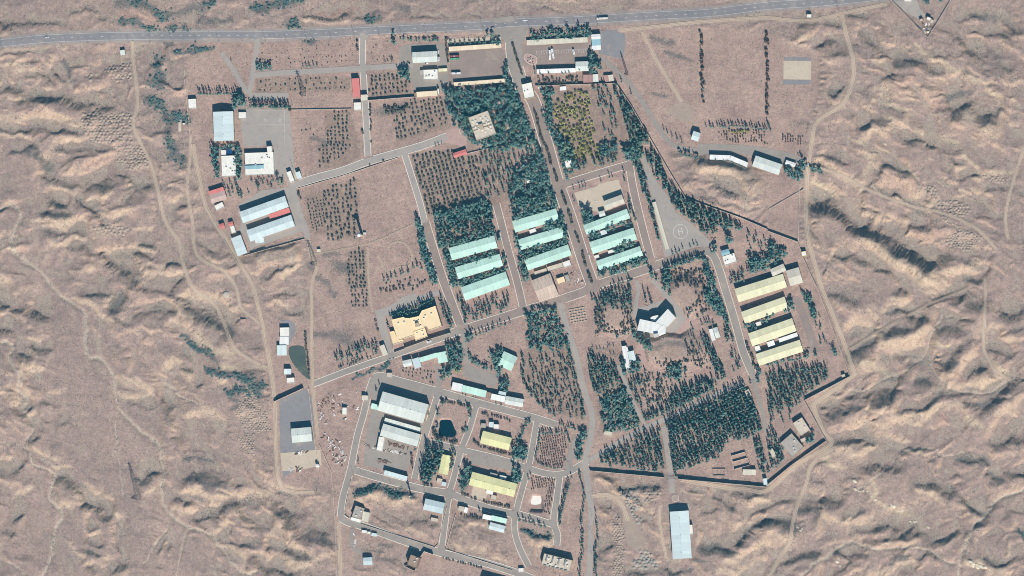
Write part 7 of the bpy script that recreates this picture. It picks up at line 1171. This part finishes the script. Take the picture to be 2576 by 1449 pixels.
# lower compound
G('poplar','13','1740,80 1880,60 1900,180 1830,400 1800,480 1680,510 1660,420 1720,250',3.8,.95,1.0,1.35,'tall poplar left of the hidden yellow green workshop'); G('poplar','13','1945,160 2070,170 2040,380 1965,570 1945,430 1975,250',3.8,.95,.95,1.3,'tall poplar right of the hidden yellow green workshop'); G('broad','13','2110,320 2170,340 2150,560 2060,600 2060,520',3.8,.9,.85,1.2,'dark tree at the left end of the longest yellow green workshop'); G('broad','13','2490,290 2576,300 2576,400 2500,400',4,.9,.9,1.2,'dark tree behind the longest yellow green workshop'); G('broad','13','2150,235 2250,240 2250,310 2160,290',3.4,.8,.6,.8,'round bush in the bed above the workshop yard'); G('broad','13','1580,60 1660,60 1650,210 1590,220',3.6,.7,.6,.9,'bush at the right end of the second big warehouse'); G('broad','23','10,150 120,140 170,200 150,285 20,270',3.6,.95,.95,1.3,'big dark tree cluster left of the square bare orchard'); G('broad','23','0,370 110,335 100,480 40,570 0,560',3.8,.85,.85,1.2,'dark tree at the right end of the longest yellow green workshop'); G('broad','23','645,0 755,0 695,285 635,285',3.6,.9,.8,1.15,'dark tree on the long island right of the square bare orchard'); row('conifer','23','290,10 560,5 590,100',2.6,.65,.95,'conifer in the top hedge of the square bare orchard',.6); row('conifer','23','280,40 240,280 300,330 430,370 520,350 570,200',2.8,.5,.75,'conifer in the hedge round the square bare orchard',.6); row('conifer','23','175,480 190,420 330,425',3,.6,.9,'conifer above the block of the white pit',.6); row('conifer','23','405,430 450,470 470,515',2.6,.7,1.0,'conifer at the right corner of the white pit block',.6); row('poplar','23','580,530 540,650 500,800 480,930',2.3,.65,.9,'poplar in the dense row right of the white pit block',.4); row('conifer','23','595,400 600,460',3,.7,1.0,'conifer at the head of the poplar row',.6); row('conifer','23','680,400 700,500 728,650 715,800 700,940',3.2,.6,.9,'conifer along the left verge of the straight road',.8); row('conifer','23','710,990 715,1200 690,1300 685,1449',3.4,.6,.9,'conifer along the lower left verge of the straight road',.8); row('conifer','23','835,770 860,950 870,1100 845,1170',3.6,.6,.9,'conifer along the right verge of the straight road',.9); row('conifer','23','840,1200 850,1320 845,1449',3.2,.7,1.0,'conifer along the lower right verge of the straight road',.9); row('conifer','23','75,890 130,900 200,920 370,950',4.2,.7,1.0,'conifer above the small bare hollow',.8); row('conifer','23','830,270 1000,250 900,330',5,.8,1.1,'conifer at the tip of the wood by the road junction',1); row('conifer','13','2120,730 2210,740 2260,820',4,.6,.9,'conifer beside the cream corner store',.8); row('shrub','13','2060,830 2300,880',3,.6,1.0,'shrub on the bank below the cream corner store',.5); row('shrub','13','2440,180 2576,240',3,.8,1.3,'shrub below the yellow green workshop',.5); row('broad','23','60,100 110,0 160,-100',4,.6,.9,'dark tree along the right side of the yellow green workshop',.6); row('shrub','13','2200,100 2260,140 2470,210',3,.8,1.4,'shrub in the bed below the yellow green workshop',.6); row('shrub','12','830,800 1100,700',4,.6,1.0,'shrub beside the long lane',.8); row('shrub','13','1890,1270 2280,1370',3.4,.7,1.1,'young tree along the bottom road',.4)
G('shrub','22','1400,560 1800,520 2000,820 1750,760 1480,800',2.9,.6,.6,1.2,'shrub on the flanks of the terraced hill'); G('shrub','22','1250,880 1560,840 1560,1150 1380,1280',3.2,.5,.6,1.1,'shrub in the thin ground below the terraced hill'); G('shrub','22','160,700 580,660 700,1280 320,1180',4,.4,.6,1.1,'shrub between the scattered conifers of the plantation')
row('shrub','12','1850,1140 1990,1160 2150,1190 2180,1290 2140,1449',3.2,.8,1.6,'shrub along the kerb of the pond block',.6); row('shrub','13','2130,60 2100,100 1990,105 1790,40 1800,-60',3.0,.8,1.6,'shrub along the lower kerb of the pond block',.6); row('shrub','12','2280,1260 2480,1310 2576,1335',3.2,.8,1.4,'shrub along the upper kerb of the yellow green workshop block',.6); row('broad','23','60,-180 180,-130 190,-60',4,.5,.8,'small dark tree at the right of the yellow green workshop block',.6); row('shrub','13','2060,620 2250,690 2450,740 2560,750',3,.8,1.4,'shrub along the lower kerb of the longest workshop block',.5); row('shrub','13','1660,430 1690,520 1850,570 1960,590',3,.9,1.5,'shrub along the kerb of the poplar grove',.5); row('conifer','13','1040,260 1030,330',4,.4,.6,'small conifer beside the bare workshop yard',.6); row('shrub','13','1560,200 1590,460',3.2,.8,1.5,'shrub along the right side of the bare workshop yard',.6); row('orchard','12','1720,1090 1760,1190 1720,1340',3.4,.9,1.3,'small tree at the right gable of the biggest grey warehouse',.6)
G('orchard','10','60,420 1000,380 1030,560 320,590 60,640',7.5,.5,.3,.5,'tiny sapling in the topmost field below the highway',2,.2); G('orchard','10','1150,420 1420,410 1430,620 1130,640',7,.5,.35,.6,'tiny sapling in the small field right of the straight lane',2,.2); G('orchard','10','380,1130 740,1120 690,1330 400,1449',7,.3,.4,.7,'scattered small tree in the bare plot right of the sports yard',2,.3)
singles('poplar','21','622,455 742,425 716,430 897,372 985,335 1012,330 1130,290 1137,370 626,570 684,440',.6,.85,'slim cypress around the beige concrete yard'); singles('conifer','21','1620,1108 1655,1092 1690,1080 1722,1050 1796,1035 1830,1010 1866,1018',.6,.85,'small conifer at the lower edge of the helipad apron'); singles('broad','30','1565,12 1590,25 1615,30 1600,8 1750,14 1735,6',.5,.8,'small dark tree in the walled farm yard'); singles('broad','31','2240,260',.01,.02,'')
TREES['broad'] = [t for t in TREES['broad'] if t[2] > 0.1]
def placed(lst):
    """say where in its stand each one is"""
    by = {}
    for t in lst: by.setdefault(t[3], []).append(t)
    out = []
    for t in lst:
        m = by[t[3]]
        if len(m) < 6 or len(t[3].split()) > 12: out.append(t); continue
        xs = [q[0] for q in m]; ys = [q[1] for q in m]; u = (t[0]-min(xs))/max(1e-6, max(xs)-min(xs)); w = (t[1]-min(ys))/max(1e-6, max(ys)-min(ys))
        a = 'upper' if w > 0.75 else 'upper middle' if w > 0.5 else 'lower middle' if w > 0.25 else 'lower'; b = 'far left' if u < 0.2 else 'left' if u < 0.4 else 'centre' if u < 0.6 else 'right' if u < 0.8 else 'far right'
        if max(xs)-min(xs) < 0.25*(max(ys)-min(ys)): b = 'part'
        elif max(ys)-min(ys) < 0.25*(max(xs)-min(xs)): a = 'towards its'
        out.append((t[0], t[1], t[2], t[3]+', '+a+' '+b))
    return out
for k in TREES: TREES[k] = [(x, y, s*{'broad': 1.10, 'conifer': 1.12, 'poplar': 1.08, 'orchard': 1.1, 'green': 1.3}.get(k, 1.0), lb) for x, y, s, lb in placed(TREES[k])]
# ------------------------------------------------------------------ plant them: the 300 largest of each kind one by one, the rest as one mass
GROUPS = {}
for k, lst in TREES.items():
    nm, lm, shp, nv, _ = KIND[k]; hi, lo, trunk = PROT[k]
    order = sorted(range(len(lst)), key=lambda i: -lst[i][2]*(0.85+0.3*random.random())); top = set(order[:300]) if len(lst) > 330 else set(order)
    V = []; F = []; base = 0
    for i, (x, y, s, lb) in enumerate(lst):
        rz = random.uniform(0, 6.28); z_ = zat(x, y); sz = s*random.uniform(0.88, 1.12)
        if i in top:
            root = tag(empty(nm, (x, y, z_), rz), lb, nm.replace('_', ' '), 'each '+lb); root.scale = (s, s, sz); link('crown', hi[i % nv], root); link('trunk', trunk, root)
        else:
            v, f = lo[i % nv]; c, sn = math.cos(rz), math.sin(rz)
            w = np.stack([(v[:, 0]*c-v[:, 1]*sn)*s+x, (v[:, 0]*sn+v[:, 1]*c)*s+y, v[:, 2]*sz+z_], -1); V.append(w); F.append(f+base); base += len(v)
    if V:
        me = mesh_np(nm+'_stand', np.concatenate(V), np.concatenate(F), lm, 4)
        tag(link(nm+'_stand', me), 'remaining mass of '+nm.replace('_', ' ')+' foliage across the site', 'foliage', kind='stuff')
# ------------------------------------------------------------------ scrub on the open ground
dens = (0.12+1.6*np.clip(A_veg, 0, 1)+0.5*A_wash)*np.where(PAVE+BUILT > 0.5, 0, 1)*(0.25+1.2*np.clip(vnoise(18, 61)+0.4, 0, 1)*np.clip(vnoise(6, 62)+0.7, 0, 1.3)); dens *= np.where(wild > 0.5, 1.0, 0.55)
dens = np.where((np.abs(xx) < 690) & (np.abs(yy) < 400), dens, 0); cdf = np.cumsum(dens.ravel()); NS = 40000
pick = np.searchsorted(cdf, RNG.random(NS)*cdf[-1]); px = GX[pick % NX]+RNG.uniform(-0.7, 0.7, NS); py = GY[np.minimum(pick//NX, NY-1)]+RNG.uniform(-0.7, 0.7, NS); pz = Z[np.minimum(pick//NX, NY-1), pick % NX]
sv = np.array([(1, 0, 0), (0.3, 0.95, 0.05), (-0.8, 0.6, 0), (-0.8, -0.6, 0.05), (0.3, -0.95, 0), (0.1, 0.05, 0.8)], np.float32); sf = np.array([(0, 1, 5), (1, 2, 5), (2, 3, 5), (3, 4, 5), (4, 0, 5)], np.int32)
sc_ = RNG.uniform(0.28, 0.85, NS)**1.0; an = RNG.uniform(0, 6.28, NS); ca, sa = np.cos(an)*sc_, np.sin(an)*sc_
w = np.stack([sv[None, :, 0]*ca[:, None]-sv[None, :, 1]*sa[:, None]+px[:, None], sv[None, :, 0]*sa[:, None]+sv[None, :, 1]*ca[:, None]+py[:, None], sv[None, :, 2]*sc_[:, None]+pz[:, None]-0.05], -1).reshape(-1, 3)
ff = (sf[None]+(np.arange(NS)*6)[:, None, None]).reshape(-1, 3)
tag(link('scrub_undergrowth', mesh_np('scrub_undergrowth', w, ff, 'leaf_scrub', 3)), 'low dry desert scrub dotted over the hills and fields', 'scrub', kind='stuff')
cdf = np.cumsum((A_thk*np.where(PAVE+BUILT > 0.5, 0, 1)*(0.3+np.clip(vnoise(9, 66)+0.3, 0, 1))).ravel()); NB = 1100
pick = np.searchsorted(cdf, RNG.random(NB)*cdf[-1]); V = []; F = []; base = 0; lo_ = PROT['shrub'][1]
for i, q in enumerate(pick):
    v, f = lo_[i % 3]; s = random.uniform(0.5, 1.3); rz = random.uniform(0, 6.28); c, sn = math.cos(rz)*s, math.sin(rz)*s; x, y = GX[q % NX]+random.uniform(-.6, .6), GY[min(q//NX, NY-1)]+random.uniform(-.6, .6)
    V.append(np.stack([v[:, 0]*c-v[:, 1]*sn+x, v[:, 0]*sn+v[:, 1]*c+y, v[:, 2]*s*0.55+zat(x, y)-0.3], -1)); F.append(f+base); base += len(v)
tag(link('thicket_undergrowth', mesh_np('thicket_undergrowth', np.concatenate(V), np.concatenate(F), 'leaf_reed', 4)), 'dark teal thicket growing along the damp hollows', 'thicket', kind='stuff')
# ------------------------------------------------------------------ tipped heaps
def heap_mesh(seed, mat):
    rs = random.Random(seed); n = 9; mb = MB(); mb.v = [(0.25*rs.gauss(0, 1), 0.25*rs.gauss(0, 1), 1.0)]
    for r, z_ in ((0.5, 0.62), (1.0, 0.12), (1.25, -0.35)):
        for k in range(n): a = 2*math.pi*k/n; q = r*rs.uniform(0.82, 1.18); mb.v.append((q*math.cos(a), q*math.sin(a), z_*rs.uniform(0.85, 1.15)))
    mb.f = [(0, 1+k, 1+(k+1) % n) for k in range(n)]
    for lv in (0, 1):
        for k in range(n): a = 1+lv*n+k; b = 1+lv*n+(k+1) % n; mb.f.append((a, a+n, b+n, b))
    return mb.mesh('heap', mat, True)
HEAPM = {m: [heap_mesh(s, m) for s in range(5)] for m in ('heap_grey', 'heap_tan')}
HEAPS = [('23','1075,600 1260,590 1310,690 1300,760 1230,790 1330,900 1260,930 1180,790 1110,670','heap_grey',4.6,'grey gravel heap in the upper field beside the haul track'),('23','1270,1190 1360,1160 1470,1310 1450,1370 1350,1400 1210,1380','heap_grey',5.2,'grey gravel heap in the round lower field'),('23','1050,860 1110,870 1140,1200 1100,1449 1010,1449 1040,1150 1010,950','heap_tan',3.6,'brown spoil heap in the strip left of the turning circle'),('23','1320,610 1500,600 1480,700 1330,700','heap_tan',4.6,'brown spoil heap right of the upper gravel field'),
 ('00','800,1130 1330,1140 1330,1430 1000,1449 880,1380 850,1250','heap_tan',4.6,'tan spoil heap in the broad field left of the western track'),('00','900,740 1320,620 1320,800 1180,820 1000,700 900,900','heap_tan',4.8,'tan spoil heap in the scattered field near the highway'),('01','1150,20 1420,0 1490,150 1500,230 1300,280 1180,170','heap_tan',4.4,'tan spoil heap at the lower end of the broad western field'),('01','940,800 1180,830 1320,830 1310,900 1060,930 960,880','heap_tan',5.0,'tan spoil heap on the western ridge flank'),('02','2350,1240 2440,1060 2576,1040 2576,1430 2470,1420','heap_tan',3.4,'small tan heap in the tight field beside the western yard'),('12','0,1080 60,1150 170,1449 0,1449','heap_tan',3.4,'small tan heap against the western patrol track'),('03','2390,30 2576,0 2576,230 2480,240','heap_tan',3.4,'small tan heap at the foot of the tight western field'),
 ('31','1710,570 1900,580 2050,650 2040,720 1850,720 1720,640','heap_tan',4.4,'tan spoil heap in the eastern valley above the track'),('31','1800,920 1950,850 2150,930 2130,1020 2000,1090 1790,1010','heap_tan',4.0,'tan spoil heap in the rounded field below the eastern track'),('31','1490,420 1640,420 1740,500 1720,540 1600,500','heap_tan',4.4,'tan spoil heap at the upper end of the eastern valley'),('31','2160,320 2400,330 2440,380 2250,380','heap_tan',4.0,'tan spoil heap near the far right track'),('31','1710,725 1900,790 1960,850 1800,800','heap_tan',3.8,'tan spoil heap lining the eastern track')]
hp = {'heap_grey': [], 'heap_tan': []}
for sheet, t, m, sp, lb in HEAPS:
    poly = P(sheet, t); rs = random.Random(lb); xs = [p[0] for p in poly]; ys = [p[1] for p in poly]; y = min(ys); j = 0
    while y < max(ys):
        x = min(xs)+(sp*0.5 if j % 2 else 0)
        while x < max(xs):
            a, b = x+rs.gauss(0, sp*0.14), y+rs.gauss(0, sp*0.14)
            if inside(poly, a, b) and rs.random() < 0.93 and rast(PAVE, a, b) < 0.5: hp[m].append((a, b, sp*rs.uniform(0.38, 0.56), lb))
            x += sp
        y += sp*0.82; j += 1
for m, lst in hp.items():
    lst = sorted(placed(lst), key=lambda q: -q[2]); nmn = 'gravel_heap' if m == 'heap_grey' else 'spoil_heap'; V = []; F = []; base = 0
    for i, (x, y, s, lb) in enumerate(lst):
        me = HEAPM[m][i % 5]; z_ = zat(x, y)-0.1; rz = random.uniform(0, 6.28); hz = s*random.uniform(0.42, 0.62)
        if i < 300:
            o = tag(link(nmn, me, None, (x, y, z_), rz), lb, 'heap', 'each '+lb); o.scale = (s, s, hz)
        else:
            v = np.array([q.co[:] for q in me.vertices]); c, sn = math.cos(rz)*s, math.sin(rz)*s; V.append(np.stack([v[:, 0]*c-v[:, 1]*sn+x, v[:, 0]*sn+v[:, 1]*c+y, v[:, 2]*hz+z_], -1)); F += [tuple(q+base for q in p.vertices) for p in me.polygons]; base += len(v)
    if V: tag(link(nmn+'_mass', mesh_from(nmn+'_mass', np.concatenate(V).tolist(), F, m, True)), 'remaining tan spoil heaps in the fields', 'heaps', kind='stuff')
# ------------------------------------------------------------------ boulders, scrap, odds and ends
def boulder(sheet, t, s, label):
    rs = random.Random(t)
    for x, y in P(sheet, t):
        n = 7; mb = MB(); a0 = rs.random()
        for r, z_ in ((1.0, -0.3), (0.95, 0.35), (0.55, 0.6)):
            for k in range(n): a = 2*math.pi*(k+a0)/n; q = r*rs.uniform(0.7, 1.15); mb.v.append((q*math.cos(a)*1.2, q*math.sin(a)*0.8, z_*rs.uniform(0.8, 1.2)))
        for lv in (0, 1):
            for k in range(n): a = lv*n+k; b = lv*n+(k+1) % n; mb.f.append((a, b, b+n, a+n))
        mb.f.append(tuple(2*n+k for k in range(n))); o = tag(link('boulder', mb.mesh('boulder', 'rock_pale'), None, (x, y, zat(x, y)), -0.6), label, 'boulder', 'each '+label); q = s*rs.uniform(0.7, 1.2); o.scale = (q, q, q*0.7)
boulder('33','875,495 880,575 1080,680 1260,745',2.6,'large pale boulder on the smooth southeastern slope'); boulder('33','910,595 935,600 960,590 975,545 1000,595 1040,650 1330,800 1350,790 1430,900 1470,905 1490,900 1600,955 1615,965',1.6,'pale boulder in the rock line down the southeastern slope'); boulder('33','330,990 300,960 290,940 345,975',1.8,'pale boulder beside the descending southeastern dirt road'); boulder('33','2040,1300 2070,1320 2100,1330 2130,1345 2160,1350 2190,1360 2060,1340 2110,1360',2.6,'pale slab of the rock outcrop near the lower right corner'); boulder('33','720,1345 695,1305',2.2,'pale boulder in the lower hills left of the stream bed'); boulder('31','1180,0 640,520 560,500',1.8,'pale boulder near the eastern dirt road bend')
def scrap(sheet, t, n, label, mats=('scrap_white', 'scrap_brown')):
    poly = P(sheet, t); rs = random.Random(label); xs = [p[0] for p in poly]; ys = [p[1] for p in poly]; k = 0
    while k < n:
        x, y = rs.uniform(min(xs), max(xs)), rs.uniform(min(ys), max(ys))
        if not inside(poly, x, y): continue
        k += 1; a, b, c = rs.uniform(0.6, 2.6), rs.uniform(0.3, 0.9), rs.uniform(0.2, 0.9); mb = MB().box(-a, a, -b, b, -0.2, c)
        mb.v = [(p[0]*rs.uniform(0.85, 1.1), p[1]*rs.uniform(0.8, 1.1), p[2]) for p in mb.v]
        tag(link('scrap_piece', mb.mesh('scrap_piece', rs.choice(mats)), None, (x, y, zat(x, y)), rs.uniform(0, 3.14)), label, 'scrap', 'each '+label)
scrap('12','620,1160 760,1080 1000,1010 1060,1100 1000,1300 760,1300 660,1449',46,'scrap piece in the junk yard left of the biggest grey warehouse'); scrap('13','650,20 750,10 930,150 900,330 800,360 700,220',52,'scrap piece in the junk strip below the white site container'); scrap('13','400,200 520,195 520,225 400,230',12,'scrap piece along the upper edge of the pale storage slab'); scrap('13','310,370 450,340 460,400 330,410',12,'scrap piece along the lower edge of the pale storage slab'); scrap('13','1320,95 1530,150 1530,175 1320,130',30,'brown stacked item behind the second big warehouse',('scrap_brown',)); scrap('13','1080,120 1220,150 1530,215 1530,235 1300,190 1080,140',34,'white stacked item along the workshop yard edge'); scrap('13','1210,265 1350,295 1350,320 1215,295',14,'brown stacked item in the bare workshop yard',('scrap_brown',)); scrap('30','1540,220 1660,240 1650,310 1580,330',16,'brown junk item beside the farmhouse',('scrap_brown', 'scrap_white')); scrap('21','680,580 860,540 850,650 760,640',6,'loose item lying on the beige concrete yard'); scrap('13','980,1020 1000,1010 1000,1170 980,1170',9,'white crate beside the curving lane at the bottom',('scrap_white',))
scrap('21','590,1280 680,1260 720,1400 640,1420',12,'debris item in the yard right of the grey walled pen')
# ------------------------------------------------------------------ air
hz = newmat('haze_air'); hz.n.remove(hz.bsdf); pv = hz.new('ShaderNodeVolumePrincipled'); pv.inputs['Color'].default_value = (0.06, 0.60, 0.95, 1); pv.inputs['Density'].default_value = 1.35e-5
hz.l.new(pv.outputs[0], hz.n['Material Output'].inputs['Volume'])
tag(link('haze', MB().box(-13600, 13600, -13600, 13600, -30, 6060).mesh('haze', 'haze_air')), 'thin blue air between the viewer and the ground', 'haze', kind='stuff')
